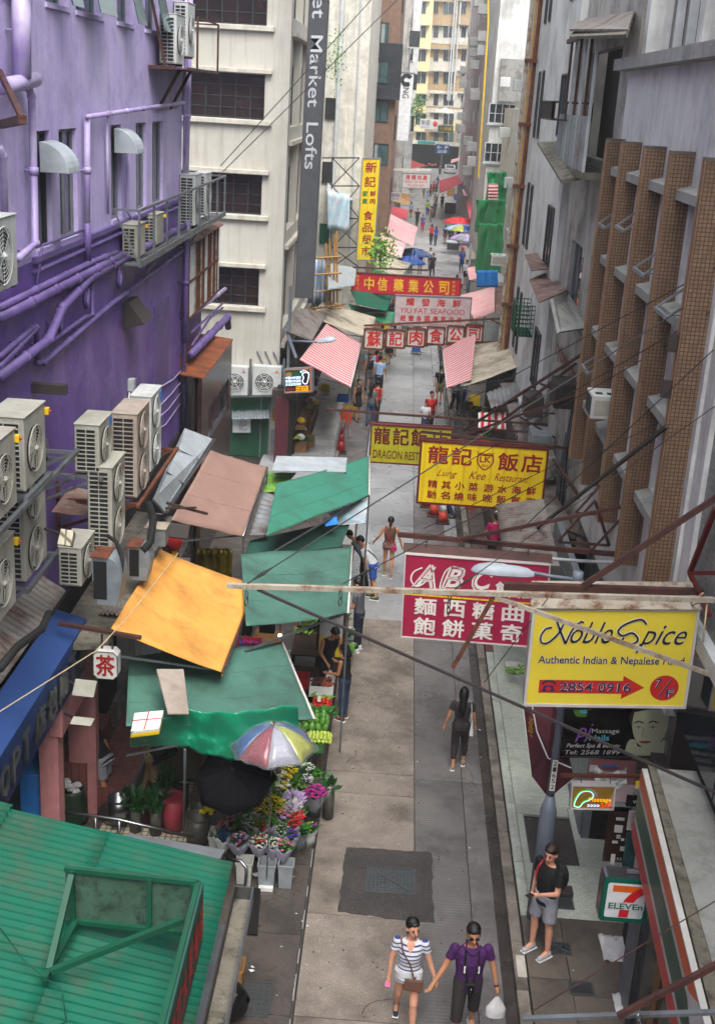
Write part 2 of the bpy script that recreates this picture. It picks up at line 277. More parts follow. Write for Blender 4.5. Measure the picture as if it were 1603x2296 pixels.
# ground, road, pavements
def struct(mb, name, m, **k): return mb.build(name, m, kind='structure', **k)
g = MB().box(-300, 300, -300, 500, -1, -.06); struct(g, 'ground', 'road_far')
XL, XS, XR = -.76, .86, 2.24
road = struct(MB().box(-.78, XR, -25, 62, -.3, -.012), 'road', 'joint')
def yrow(y, x=900): return G(x, y)[1]
def slabs(x0, x1, cuts, m, gap=.008):
 for a, b in zip(cuts[:-1], cuts[1:]):
  mm = m if not callable(m) else m((a + b) / 2)
  MB().box(x0+gap, x1-gap, a+gap, b-gap, -.1, random.uniform(-.001, .002)).build('concrete_slab', mm, road)
yl = [-25, -15, -5, 2, yrow(2296)] + [yrow(v) for v in (2062, 1786, 1738, 1392, 1286, 1180, 1098, 1040, 960, 905, 850, 800, 750)] + [62]
yr = [-25, -15, -5, 4, 10.2] + [yrow(v) for v in (1745, 1436, 1290, 1205, 1110, 1050, 985, 900, 830, 770)] + [62]
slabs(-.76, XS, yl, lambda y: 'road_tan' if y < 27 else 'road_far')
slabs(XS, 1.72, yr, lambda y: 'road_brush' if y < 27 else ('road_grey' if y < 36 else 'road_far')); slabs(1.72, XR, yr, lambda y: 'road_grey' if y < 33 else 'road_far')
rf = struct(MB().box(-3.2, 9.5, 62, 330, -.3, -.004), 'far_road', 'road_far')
# slab strip in front of the stalls, left pavement
lf = struct(MB().box(-5.2, -.79, -25, 62, -.3, -.02), 'left_pavement', 'joint')
def lslab(x0, x1, y0, y1, m, z=0): MB().box(x0+.006, x1-.006, y0+.006, y1-.006, -.1, z).build('concrete_slab', m, lf)
ys = [-25, -12, -4, 3, 8, 11.2, 12.95, 14.6, 16.3, 18.2, 20.3, 22.6, 25, 27.5, 30, 33, 36]
for a, b in zip(ys[:-1], ys[1:]): lslab(-1.75, -.8, a, b, 'side_slab'); lslab(-5.2, -1.75, a, b, 'side_slab', .04)
ys = [36, 39, 42, 45, 48, 52, 57, 62]
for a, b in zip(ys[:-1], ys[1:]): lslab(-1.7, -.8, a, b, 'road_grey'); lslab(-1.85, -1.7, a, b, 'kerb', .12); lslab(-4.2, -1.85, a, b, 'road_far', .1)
tl = MB()
for k in range(12):
 y = 9.5 + k * .75; tl.box(-.80, -.791, y, y + random.uniform(.25, .6), -.01, .003)
tl.build('road_line', 'ac_w', road, kind='stuff')
cr = MB(); rnd = random.Random(5)
for k in range(46):      # cracks and gum spots on the slabs
 q = V((rnd.uniform(-2.2, 2.2), rnd.uniform(10, 44), .0035)); a = rnd.uniform(0, 6.28); w = rnd.uniform(.003, .008)
 for j in range(rnd.randint(4, 11)):
  a += rnd.uniform(-.7, .7); e = q + V((math.cos(a), math.sin(a), 0)) * rnd.uniform(.06, .2); s_ = V((math.sin(a), -math.cos(a), 0)) * w
  if -.76 < e.x < 2.2: cr.add([q-s_, q+s_, e+s_*.6, e-s_*.6], [(0, 1, 2, 3)])
  q = e
cr.build('crack', 'joint', road, kind='stuff'); gm_ = MB()
for k in range(420):
 x, y, r = rnd.uniform(-.7, 2.1), rnd.uniform(9, 40), rnd.uniform(.006, .02); gm_.add([(x+r*math.cos(t), y+r*math.sin(t)*rnd.uniform(.7, 1), .0045) for t in (0, .9, 1.8, 2.7, 3.6, 4.5, 5.4)], [(0, 1, 2, 3, 4, 5, 6)])
gm_.build('gum_spot', ['gutter'], road, kind='stuff'); wl_ = MB()
for k in range(260):
 x, y, r = rnd.uniform(-2.3, 4.1), rnd.uniform(9, 44), rnd.uniform(.008, .028); z = .02 if x < -.8 else (.152 if x > 2.45 else .006); a = rnd.uniform(0, 6); wl_.add([(x+r*math.cos(a+t), y+r*math.sin(a+t)*.6, z) for t in (0, 1.4, 3.0, 4.3)], [(0, 1, 2, 3)])
tag(wl_.build('litter_specks', 'ac_w'), 'tiny pale leaves and paper specks strewn over the lane', 'litter')['kind'] = 'stuff'
# asphalt patch and covers
P = [G(775, 1900), G(968, 1912), G(972, 2070), G(758, 2045)]
pt = MB(); n_ = 14; out = []
for i in range(4):
 a, b = P[i], P[(i+1) % 4]
 for k in range(n_):
  q = a.lerp(b, k / n_); out.append((q.x + random.uniform(-.018, .018), q.y + random.uniform(-.018, .018)))
pt.prism(out[::-1], lambda u, v: (u, v, -.05), (0, 0, .058)); pt.build('asphalt_patch', 'asphalt', road)
def cover(label, cx, cy, w, d, z, raised=True, studs=True):
 t = T('manhole_cover', label, 'manhole cover', (cx, cy, z))
 MB().box(cx-w/2, cx+w/2, cy-d/2, cy+d/2, z-.05, z+.006).build('plate', 'iron_cover', t, bevel=.004)
 fr = MB()
 for a in ((cx-w/2-.03, cx-w/2-.004, cy-d/2-.03, cy+d/2+.03), (cx+w/2+.004, cx+w/2+.03, cy-d/2-.03, cy+d/2+.03), (cx-w/2-.004, cx+w/2+.004, cy-d/2-.03, cy-d/2-.004), (cx-w/2-.004, cx+w/2+.004, cy+d/2+.004, cy+d/2+.03)): fr.box(*a, z-.05, z+.01)
 fr.build('frame', 'iron_cover', t)
 s = MB()
 if studs == 'grid':
  for i in range(8):
   for j in range(7): x = cx-w/2+w*(i+.5)/8; y = cy-d/2+d*(j+.5)/7; s.box(x-.018, x+.018, y-.02, y+.02, z+.005, z+.014)
 else:
  rnd = random.Random(3)
  for i in range(12):
   for j in range(9):
    x = cx-w/2+w*(i+.5)/12; y = cy-d/2+d*(j+.5)/9; a = rnd.choice([0, 1, 2.2, .6]); dx, dy = math.cos(a)*.02, math.sin(a)*.02
    s.bar((x-dx, y-dy, z+.01), (x+dx, y+dy, z+.01), .012, .012)
  s.bar((cx-w*.42, cy+d*.42, z+.01), (cx+w*.42, cy-d*.42, z+.01), .03, .014)
 s.build('tread_pattern', 'iron_cover', t, kind='stuff')
a, b = G(832, 1960), G(920, 1990); cover('rectangular cast iron cover with radiating treads inside the dark asphalt patch', G(876, 1975)[0], G(876, 1975)[1], .72, .62, .008)
c_ = G(548, 2238); cover('large studded iron cover beside the green roof gutter', c_[0], c_[1], .66, .62, .0, studs='grid')
# right gutter, kerb, pavement
gt = struct(MB().box(XR-.16, XR+.01, -25, 62, -.2, .003), 'gutter', 'gutter')
kb = struct(MB().box(XR+.02, XR+.17, -25, 62, -.2, .08), 'kerb', 'joint')
y = -25
while y < 62:
 L = .95 if y > 5 else 2; MB().box(XR+.012, XR+.178, y+.006, y+L-.006, -.1, .13 + random.uniform(-.003, .003)).build('kerb_stone', 'kerb', kb, bevel=.012); y += L
rp = struct(MB().box(XR+.19, 4.2, -25, 62, -.2, .10), 'right_pavement', 'joint')
def rsl(x0, x1, y0, y1, m, nm='concrete_slab', z=.14): MB().box(x0+.005, x1-.005, y0+.005, y1-.005, 0, z).build(nm, m, rp)
rsl(2.44, 3.02, 12.2, 13.9, 'pave_conc'); rsl(2.44, 3.02, 13.9, 15.25, 'pave_conc', z=.145); rsl(3.02, 4.2, 12.0, 13.6, 'pave_conc', z=.138); rsl(3.02, 4.2, 13.6, 15.25, 'pave_conc', z=.147)
rsl(2.44, 4.2, 4, 12.0, 'pave_conc', z=.13)
for a, b in ((15.25, 16.6), (16.6, 18.3), (18.3, 20.2), (20.2, 22.3), (22.3, 24.4)):
 rsl(2.44, 2.6, a, b, 'pave_tile', 'tile_border', .148)
 if a == 16.6: rsl(2.6, 2.72, a, 18.0, 'pave_tile', 'tile_panel', .146); rsl(2.72, 3.5, a, 17.9, 'asphalt', 'asphalt_patch', .142); rsl(3.5, 4.2, a, b, 'pave_tile', 'tile_panel', .146); rsl(2.6, 3.5, 18.0, 18.3, 'pave_tile', 'tile_panel', .146)
 else: rsl(2.6, 4.2, a, b, 'pave_tile', 'tile_panel', .146)
rsl(2.44, 2.62, 24.4, 27.2, 'red_tile', 'tile_border', .148); rsl(2.62, 4.2, 24.4, 27.2, 'pave_tile', 'tile_panel', .146)
for a, b in ((27.2, 31), (31, 35), (35, 39), (39, 44), (44, 50), (50, 56), (56, 62)): rsl(2.44, 4.2, a, b, 'side_slab', z=.14)
MB().box(2.29, 2.42, 13.9, 14.35, .12, .1375).build('whitewash_mark', 'cream_trim', kb)
cover('small square drain cover in the pavement by the standing man', 2.95, 14.55, .28, .22, .146); cover('small square cover in the concrete pavement behind the standing man', 3.15, 13.75, .3, .22, .139, studs='grid')
cover('dark rectangular cover in white tiles beside the lamp post', 3.1, 15.6, .3, .22, .147, studs='grid')
# litter: scraps of paper on the road
for i, (x, y) in enumerate([(608, 1952), (576, 1965), (564, 2180), (566, 2172), (1075, 1640), (1110, 1700), (890, 1560), (700, 1742), (1052, 1905), (690, 2080)]):
 q = G(x, y); a = random.uniform(0, 3); r = (.11, .09, .045, .03, .02, .03, .02, .03, .02, .02)[i]
 m = MB().slab([(q.x+math.cos(a+k*1.57+.1*k)*r, q.y+math.sin(a+k*1.57)*r*.7, .03+.01*(k % 2)) for k in range(4)], .003)
 tag(m.build('paper_scrap', 'foam'), ['large white paper scrap on the ground before the flower buckets', 'folded white paper scrap lying behind the metal railing', 'crumpled white tissue above the studded iron cover', 'white scrap touching the crumpled tissue near the studded cover'][i] if i < 4 else 'tiny pale paper scrap lying on the wet road', 'litter', 'scraps of litter on the road' if i > 3 else None)
# left side buildings
def window(parent, cx, axis, a0, a1, z0, z1, face, cols=2, rows=1, fm='frame_dark', gm='glass', depth=.12, sill=None, out=1, fw=.05, curtain=False):
 """window in a wall plane: axis 'x' = wall at X=cx running along Y, 'y' = wall at Y=cx running along X; out = direction the wall faces"""
 def B(mb, u0, u1, d0, d1, w0, w1):
  d0, d1 = sorted((cx + out*d0, cx + out*d1))
  return mb.box(d0, d1, u0, u1, w0, w1) if axis == 'x' else mb.box(u0, u1, d0, d1, w0, w1)
 f = MB()
 B(f, a0, a1, .004, .05, z0, z0+fw); B(f, a0, a1, .004, .05, z1-fw, z1); B(f, a0, a0+fw, .004, .05, z0+fw, z1-fw); B(f, a1-fw, a1, .004, .05, z0+fw, z1-fw)
 for i in range(1, cols): u = a0 + (a1-a0)*i/cols; B(f, u-fw*.4, u+fw*.4, .004, .045, z0+fw, z1-fw)
 for i in range(1, rows): u = z0 + (z1-z0)*i/rows; B(f, a0+fw, a1-fw, .004, .04, u-fw*.3, u+fw*.3)
 fo = f.build('window', fm, parent)
 for i in range(cols):
  u0 = a0 + (a1-a0)*i/cols; u1 = a0 + (a1-a0)*(i+1)/cols
  g = MB(); B(g, u0+.01, u1-.01, .002, .015, z0+.01, z1-.01); g.build('pane', gm, fo)
  if curtain and random.random() < .6: g = MB(); B(g, u0+.02, u0+(u1-u0)*random.uniform(.3, .7), .016, .02, z0+.05, z1-.05); g.build('curtain', 'curtain', fo)
 if sill: g = MB(); B(g, a0-.08, a1+.08, 0, sill, z0-.09, z0-.005); g.build('sill', fm if fm != 'frame_dark' else 'cream_trim', parent)
 return fo
def wall_holes(x, y0, y1, z0, z1, holes, th, sgn, mb):
 """wall at X = x facing sgn, with rectangular holes [(y0,y1,z0,z1)]"""
 ysx = sorted({y0, y1} | {h[0] for h in holes} | {h[1] for h in holes}); zs = sorted({z0, z1} | {h[2] for h in holes} | {h[3] for h in holes})
 xa, xb = sorted((x, x - sgn * th))
 for i in range(len(ysx)-1):
  run = None
  for j in range(len(zs)-1):
   cy, cz = (ysx[i]+ysx[i+1])/2, (zs[j]+zs[j+1])/2
   inside = any(h[0] < cy < h[1] and h[2] < cz < h[3] for h in holes)
   if not inside: run = (run[0], zs[j+1]) if run else (zs[j], zs[j+1])
   if inside and run: mb.box(xa, xb, ysx[i], ysx[i+1], *run); run = None
  if run: mb.box(xa, xb, ysx[i], ysx[i+1], *run)
 return mb
XP = -5.2; YC = 28.6; ZL = 9.15
pb = T('purple_building', 'purple building painted lavender above and deep violet below with pipes and air conditioners', 'building', (XP, 15, 0))
def hole(x0, y0, x1, y1, x=XP):   # window from photo corners (top-left, bottom-right)
 a, b = PX(x0, y0, x), PX(x1, y1, x); return (a.y, b.y, b.z, a.z)
holes = [hole(77, 375, 118, 540), hole(132, 300, 176, 505), hole(249, 340, 273, 465), hole(305, 268, 329, 440), hole(342, 262, 366, 420)]
H_ = []
for h in holes: H_.append((h[0], h[1], ZL + .12, ZL + 1.75))
up = [(14.2, 15.4, 14), (16.0, 17.3, 14), (18.0, 19.2, 14), (19.6, 21.3, 14), (22.3, 23.6, 14), (24.6, 26.0, 14)]
zu = PX(200, 30, XP).z
for a, b, _ in up: H_.append((a, b, zu, zu + 1.6))
mb = MB(); wall_holes(XP, 6, YC, ZL, 17, H_, .25, 1, mb); mb.box(XP-7, XP-.3, 6, YC, ZL, 17); mb.build('upper_wall', 'lavender', pb)
mb = MB().box(XP-7, XP, 6, YC, 0, ZL); mb.build('lower_wall', 'purple', pb)
for i, h in enumerate(H_):
 if h[3] < 13:
  w = window(pb, XP-.12, 'x', h[0], h[1], h[2], h[3], 1, 2, 1, 'frame_grey' if i else 'frame_dark', 'glass')
 else: window(pb, XP-.2, 'x', h[0], h[1], h[2], h[3], 1, 2, 2, 'frame_grey', 'glass_teal')
 MB().box(XP-.2, XP+.03, h[0]-.03, h[1]+.03, h[2]-.07, h[2]-.001).build('sill', 'lavender', pb)
 if h[3] > 13:   # pushed-open top-hung sashes
  s = MB().slab([(XP+.02, h[0]+.1, zu+1.4), (XP+.02, h[1]-.5, zu+1.4), (XP+.35, h[1]-.5, zu-.02), (XP+.35, h[0]+.1, zu-.02)], .02); s.build('open_sash', 'glass_teal', pb)
mb = MB(); mb.box(XP, XP+.07, 17, YC, ZL-.02, ZL+.06); mb.box(XP, XP+.05, 17, YC, ZL-.16, ZL-.11); mb.tube([(XP+.05, 17.2, ZL-.14), (XP+.05, YC, ZL-.14)], .03); mb.build('ledge', 'purple_pipe', pb)
for x in (102, 270):   # curved tin extract hoods
 a = PX(x-14, 312 if x == 102 else 283, XP); mb = MB(); r = .27 if x == 102 else .24; n = 8
 y0, y1 = a.y, a.y + .62; zc = a.z - .45
 arc = [(XP + math.sin(t*math.pi/2/n)*.42, zc + .42*math.cos(t*math.pi/2/n)) for t in range(n+1)] + [(XP, zc)]
 mb.prism([(u, v) for u, v in arc], lambda u, v: (u, y0, v), (0, y1-y0, 0)); mb.build('extract_hood', 'awn_greyblue', pb, bevel=.01)
# board box, hatch, stubs on the lower wall
mb = MB(); a = PX(345, 690, XP); b = PX(376, 860, XP); mb.box(XP, XP+.03, a.y, b.y, b.z, a.z); mb.build('hatch_panel', 'purple_pipe', pb)
a = PX(275, 680, XP); mb = MB().hexa([(XP, a.y, a.z), (XP, a.y+.8, a.z), (XP, a.y+.8, a.z-.5), (XP, a.y, a.z-.5)], [(XP+.12, a.y, a.z+.02), (XP+.12, a.y+.8, a.z+.02), (XP+.42, a.y+.8, a.z-.38), (XP+.42, a.y, a.z-.38)]); mb.build('vent_cowl', 'iron', pb)
a = PX(70, 860, XP); MB().box(XP, XP+.5, a.y, a.y+.14, a.z-.14, a.z).build('stub_duct', 'iron', pb)
# pipes: polylines on the wall, from photo points
def wpipe(pts, r, m, d=.1, parent=pb, name='pipe', coll=True, X=XP):
 P = [PX(x, y, X + d) for x, y in pts]; mb = MB().tube(P, r, 10)
 if coll:
  for i in range(len(P)-1):
   L = (P[i+1]-P[i]).length; n = int(L / 1.6); dd = (P[i+1]-P[i]).normalized()
   for k in range(1, n+1): q = P[i].lerp(P[i+1], k/(n+1)); mb.tube([q-dd*.05, q+dd*.05], r*1.25, 10)
  for q in P[1:-1]: mb.ell(q, r*1.3, 8, 6)
  for i in range(0, len(P)-1):
   q = P[i].lerp(P[i+1], .5); mb.bar((X, q.y, q.z), (q.x, q.y, q.z), .03)
 return mb.build(name, m, parent, smooth=True)
wpipe([(0, 713), (216, 602), (275, 572)], .075, 'purple_pipe', .14)
wpipe([(0, 690), (206, 588), (262, 566)], .05, 'purple_pipe', .12)
wpipe([(0, 845), (110, 762), (140, 690), (205, 620), (415, 506)], .07, 'purple_pipe', .15)
wpipe([(0, 822), (82, 735), (86, 812), (100, 812), (250, 682), (410, 562), (418, 556)], .045, 'purple_pipe', .1)
wpipe([(0, 800), (75, 734)], .04, 'purple_pipe', .1)
wpipe([(205, 580), (208, 705), (190, 712), (110, 770)], .035, 'purple_pipe', .09)
wpipe([(83, 640), (94, 560), (96, 550), (190, 515)], .02, 'purple_pipe', .05, coll=False)
wpipe([(196, 500), (198, 585)], .06, 'purple_pipe', .1); wpipe([(196, 262), (196, 500)], .05, 'lav_pipe', .1)
wpipe([(196, 262), (412, 230)], .04, 'lav_pipe', .12); wpipe([(240, 250), (243, 480)], .025, 'lav_pipe', .06, coll=False)
wpipe([(48, -40), (50, 175)], .12, 'lav_pipe', .2); wpipe([(0, 195), (80, 178)], .1, 'lav_pipe', .2); wpipe([(62, 190), (72, 215), (80, 545), (40, 580)], .055, 'lav_pipe', .12)
wpipe([(0, 330), (8, 350), (12, 500)], .05, 'lav_pipe', .12); wpipe([(290, 325), (284, 470), (300, 500)], .025, 'lav_pipe', .06, coll=False)
wpipe([(428, -20), (418, 395)], .06, 'lav_pipe', .1); wpipe([(414, 395), (412, 985)], .055, 'purple_pipe', .1); wpipe([(420, 495), (415, 770)], .06, 'purple_pipe', .2); wpipe([(418, -20), (412, 395)], .03, 'lav_pipe', .06)
wpipe([(345, 490), (352, 525), (400, 540)], .02, 'purple_pipe', .05, coll=False)
for (x, y) in ((190, 640), (130, 690), (265, 600)):   # U traps
 a = PX(x, y, XP+.12); mb = MB().tube([a, a+V((0, 0, -.25)), a+V((0, .08, -.36)), a+V((0, .18, -.28)), a+V((0, .2, -.08))], .04, 8); mb.build('pipe_trap', 'purple_pipe', pb, smooth=True)
for k in range(4):
 wpipe([(600-k*5-180, 815+k*30), (390-k*6, 850+k*34), (345-k*2 if k else 300, 905+k*22)], .015, 'lav_pipe', .04, coll=False, name='cable')
wpipe([(291, 880), (288, 905), (232, 960)], .018, 'frame_white', .05, coll=False); a = PX(289, 862, XP); MB().box(XP, XP+.12, a.y-.1, a.y+.1, a.z-.12, a.z+.12).build('isolator_box', 'frame_white', pb, bevel=.01)
# annexe behind the corner: violet strip, rusty cage, dark shopfront board
an = T('annexe', 'low violet annexe with a rusty barred cage beyond the purple building corner', 'building', (XP, 30, 0))
a = PX(427, 540, XP-.3); MB().box(XP-4, XP-.3, YC+.02, 33.5, 0, PX(440, 730, XP-.3).z+2.2).build('wall', 'purple', an)
ct, cbt = PX(430, 550, XP+.2).z, PX(430, 708, XP+.2).z; cg = MB(); yy = YC + .1
cage = MB().box(XP-.3, XP+.2, YC+.02, 33.2, ct, ct+.06).box(XP-.3, XP+.2, YC+.02, 33.2, cbt-.06, cbt).box(XP+.14, XP+.2, YC+.02, 33.2, (ct+cbt)/2-.03, (ct+cbt)/2+.03).build('cage_frame', 'rust', an)
for k in range(22):
 y = YC + .1 + k * .22; MB().bar((XP+.18, y, cbt), (XP+.18, y, ct), .035).build('bar', random.choice(['rust', 'frame_white', 'rust_bar', 'rust_white']), cage)
MB().slab([(XP-.25, YC+.1, ct+.25), (XP+.3, YC+.1, ct+.08), (XP+.3, 33.3, ct+.08), (XP-.25, 33.3, ct+.25)], .03).build('cage_roof', 'corr_rust', an)
wpipe([(428, 795), (510, 712), (512, 735)], .1, 'purple_pipe', .15, an); wpipe([(430, 705), (505, 648)], .06, 'lav_pipe', .12, an); wpipe([(430, 745), (500, 680)], .03, 'purple_pipe', .08, an, coll=False); wpipe([(430, 775), (470, 715), (500, 690)], .03, 'purple_pipe', .08, an, coll=False)
sb = T('shopfront', 'dark brown marble shopfront with windows and orange rusted top edge beside the annexe', 'shopfront', (XP+.6, 30, 0))
zt = PX(526, 748, XP+.55).z; ztt = PX(418, 893, XP+.55)
mat('marble', '33231f', .2, col2='241815', ns=2, dirt='4a352e', da=.5); mat('rust_orange', '8c4a22', .6, col2='4a2a20', ns=3)
hs_ = [(30.0, 31.0, zt-1.75, zt-1.0), (31.0, 32.2, zt-1.8, zt-1.0)]
mb = MB(); wall_holes(XP+.6, YC-.3, 33.3, 0, zt, [(29.3, 32.9, zt-1.9, zt-1.0)], .1, 1, mb); mb.build('wall', 'marble', sb)
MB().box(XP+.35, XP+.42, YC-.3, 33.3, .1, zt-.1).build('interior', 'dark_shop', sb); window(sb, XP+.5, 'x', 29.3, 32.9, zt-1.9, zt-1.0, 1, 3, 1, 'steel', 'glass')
MB().slab([(XP-.3, YC-.3, zt+.12), (XP+.64, YC-.3, zt+.02), (XP+.64, 33.3, zt+.02), (XP-.3, 33.3, zt+.12)], .03).build('top_flashing', 'rust_orange', sb)
MB().box(XP+.35, XP+.6, 33.3, 33.4, 0, zt).build('end_panel', 'marble', sb)
for y in (28.9, 29.7): mb = MB().ell((XP+.72, y, zt-2.5), (.12, .1, .08)); mb.build('spotlight', 'steel', sb, smooth=True)
# cream loft building
lb = T('loft_building', 'cream rendered building with dark barred windows behind the purple building', 'building', (-5.4, 38.8, 0))
YW = 38.8; XE = -3.78
WR = [(-60, 58), (168, 270), (394, 484), (604, 689)]
wins = [(PY(592, t, YW), PY(592, b, YW)) for t, b in WR]
mbw = MB(); zs = []
for t, b in wins: zs.append((b.z, t.z))
x0w, x1w = -9.2, PY(592, 270, YW).x - .0
zz = 0
for z0, z1 in sorted(zs): mbw.box(-14, XE, YW, YW+.3, zz, z0); mbw.box(x1w-.0, XE, YW, YW+.3, z0, z1); zz = z1
mbw.box(-14, XE, YW, YW+.3, zz, 17.5); mbw.build('front_wall', 'cream', lb)
MB().box(-14, XE-.3, YW+.35, 56, 0, 17.5).build('body', 'cream', lb)
for z0, z1 in zs:
 xx = x1w; 
 window(lb, YW+.25, 'y', x1w-4.6, x1w, z0, z1, 1, 10, 4, 'frame_dark', 'glass_red', out=-1)
 MB().box(-14, x1w+.25, YW-.13, YW, z0-.16, z0-.003).build('sill', 'cream_trim', lb, bevel=.02); MB().box(-14, x1w+.22, YW-.16, YW, z1+.02, z1+.16).build('hood', 'cream_trim', lb, bevel=.02)
# street side of loft building: recessed strips of window
for k, z in enumerate([4.2, 7.4, 10.6, 13.8]):
 MB().box(XE-.3, XE+.12, YW+.4, 50, z-.55, z-.42).build('floor_band', 'cream_trim', lb)
 for j in range(3): window(lb, XE-.28, 'x', YW+.9+j*3.4, YW+3.6+j*3.4, z, z+1.9, 1, 2, 2, 'frame_dark', 'glass')
 MB().box(XE-.3, XE-.02, YW+.4, 50, z-.42, z-.02).build('apron_wall', 'cream', lb)
 for j in range(4): MB().box(XE-.3, XE-.02, YW+.4+j*3.4, YW+.9+j*3.4, z-.02, z+2.6).build('pier', 'cream', lb)
# lower shop part of loft building: door, grey box, rusty patch
zd = 2.6; x0 = PY(522, 950, YW).x
MB().box(x0-.3, PY(605, 950, YW).x, YW-.06, YW, 0, 2.3).build('green_door', 'fas_green', lb); a = PY(616, 985, YW); MB().box(a.x-.13, a.x+.13, YW-.14, YW, a.z-.35, a.z+.35).build('meter_box', 'frame_grey', lb, bevel=.01)
a = PY(630, 935, YW); MB().box(a.x-.3, a.x, YW-.015, YW, a.z-.15, a.z+.28).build('bare_patch', 'card', lb)
mb = MB()
for k in range(3): x = PY(585+k*18, 960, YW).x; mb.tube([(x, YW-.05, 0), (x, YW-.05, 3.2), (x-.2, YW-.05, 3.6)], .025, 6)
mb.tube([PY(652, 640, YW)-V((0, .1, 0)), PY(640, 1050, YW)-V((0, .1, 0))], .05, 8); mb.build('pipe', 'frame_grey', lb)
# corrugated porch and small sign at its foot
# buildings beyond the loft building, left
def block(label, x0, x1, y0, y1, h, m, face_y=None, rows=(), cols=(), wm='frame_dark', gm='glass', nm='building', cat='building', side=None, ww=.9, wh=1.3, z0=3.6, fl=3.1, grp=None, sill=True):
 t = T(nm, label, cat, ((x0+x1)/2, y0, 0), grp)
 MB().box(x0, x1, y0, y1, 0, h).build('wall', m, t)
 for z in rows:
  for x in cols:
   window(t, y0, 'y', x-ww/2, x+ww/2, z, z+wh, 1, 2, 1, wm, gm, out=-1, sill=.12 if sill else None, curtain=True)
 if side:
  sx, out = side
  z = z0
  while z < h - 2:
   y = y0 + 1.2
   while y < y1 - 1.5: window(t, sx, 'x', y, y+1.3, z, z+1.3, 1, 2, 1, 'frame_white', gm, out=out, curtain=True); y += 3 + (y0 > 90)*3
   z += fl
 return t
b = block('tall off white stained rendered building with a bare side wall and white drain pipe', -9, -2.25, 62, 78, 19.5, 'pale_wall', rows=())
mb = MB(); q0 = PY(768, 0, 61.8); mb.tube([(q0.x, 61.85, 19.5), (q0.x, 61.85, 1)], .09, 8); mb.tube([(q0.x+.9, 61.9, 19.5), (q0.x+.9, 61.9, 14), (q0.x+1.0, 61.9, 4)], .04, 6); mb.build('drain_pipe', 'frame_white', b)
for z in (4.5, 7.5, 10.5): MB().box(q0.x-.6, q0.x-.1, 61.9, 62, z, z+1.0).build('shutter', 'ac_dark' if z != 4.5 else 'green_paint', b)
c5 = 80.0
b = T('building', 'brown apartment building with a black metal cladding panel behind the yellow vertical sign', 'building', (-2, c5, 0))
bx0, bx1 = PY(832, 200, c5).x, PY(888, 200, c5).x
MB().box(-9, bx1, c5, c5+22, 0, 21).build('wall', 'brown_wall', b)
p0, p1 = PY(832, 95, c5), PY(896, 225, c5)
MB().box(p0.x, p1.x, c5-.5, c5-.02, p1.z, p0.z).build('cladding_panel', 'dark_panel', b)
for yy_ in (50, 138, 225, 322): q = PY(856, yy_, c5); fo = window(b, c5-(.5 if 95 < yy_+20 < 240 else 0), 'y', q.x-.5, q.x+.45, q.z-1.3, q.z, 1, 2, 1, 'frame_dark', 'glass_teal', out=-1, curtain=True)
for z in (5, 9, 13, 17): window(b, bx1, 'x', c5+3, c5+6, z, z+1.6, 1, 3, 1, 'frame_dark', 'glass', out=1)
b = block('narrow grey building with dark window bands left of the white hanging banner', -9, PY(912, 200, 112).x, 112, 140, 24, 'grey_wall', rows=(9, 12.5, 16), cols=(-.2,), side=(PY(912, 200, 112).x, 1))
b = block('pale building at the bend with a tiny green planter before the cream tower', -9, PY(933, 200, 150).x, 150, 190, 28, 'white_wall', rows=(8, 12, 16), cols=(-.8,), side=None)
# far tower closing the street
YT = 236.0
ft = T('tower_block', 'cream and tan banded apartment tower closing the far end of the street', 'building', (6, YT, 0))
xs0, xs1, xs2 = PY(925, 100, YT).x, PY(965, 100, YT).x, PY(1100, 100, YT).x
MB().box(-14, xs1, YT-3, YT+16, 0, 45).build('cream_wing', 'yellow_wall', ft)
MB().box(xs1, 26, YT, YT+16, 0, 45).build('wall', 'tan_wall', ft)
for y in (80, 150, 222, 262): q = PY(1000, y, YT); MB().box(xs1, 26, YT-.06, YT, q.z-1.4, q.z+1.4).build('pale_band', 'pale_wall', ft)
for r, y in enumerate((8, 62, 115, 165, 215, 258, 300)):
 for x in (938, 950, 978, 1000, 1012, 1040, 1062, 1085):
  front = YT - 3 if x < 960 else YT
  q = PY(x, y, front); fo = window(ft, front-(.06 if x > 960 else 0), 'y', q.x-.45, q.x+.45, q.z-1.7, q.z+.3, 1, 2, 1, 'frame_grey', random.choice(['glass', 'glass', 'glass_teal']), out=-1, fw=.09)
  if x in (978, 1040, 938): MB().box(q.x-1.2, q.x+2.0, front-.8, front-.08, q.z+.35, q.z+.5).build('sunshade', 'grey_wall', ft)
mb = MB()
for dx in (0, 5, 13): q = PY(1020+dx, 0, YT); mb.tube([(q.x, YT-.5, 42), (q.x, YT-.5, 12)], .14, 6)
mb.build('drain_pipe', 'frame_white', ft)
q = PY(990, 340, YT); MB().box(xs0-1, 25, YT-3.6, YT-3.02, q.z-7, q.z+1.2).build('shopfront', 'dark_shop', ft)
MB().box(xs0, xs1+14, YT-5, YT-3.65, q.z+1.3, q.z+1.9).build('canopy', 'pale_wall', ft)
def plate(name, label, cat, x0, y0, x1, y1, Y, m, th=.15, grp=None):
 a, b = PY(x0, y0, Y), PY(x1, y1, Y); t = T(name, label, cat, (a.x, Y, b.z), grp); MB().box(a.x, b.x, Y, Y+th, b.z, a.z).build('panel', m, t, bevel=.01); return t, a, b
def letter(t, a, b, body, r, m, Y, **k):   # r in fractions of the plate
 w, h = b.x-a.x, a.z-b.z; mb = MB(); text_mb(mb, body, (a.x, Y, b.z), (1, 0, 0), (0, 0, 1), (0, -1, 0), (r[0]*w, r[1]*h, r[2]*w, r[3]*h), ext=.012, **k); mb.build('lettering', m, t); return t
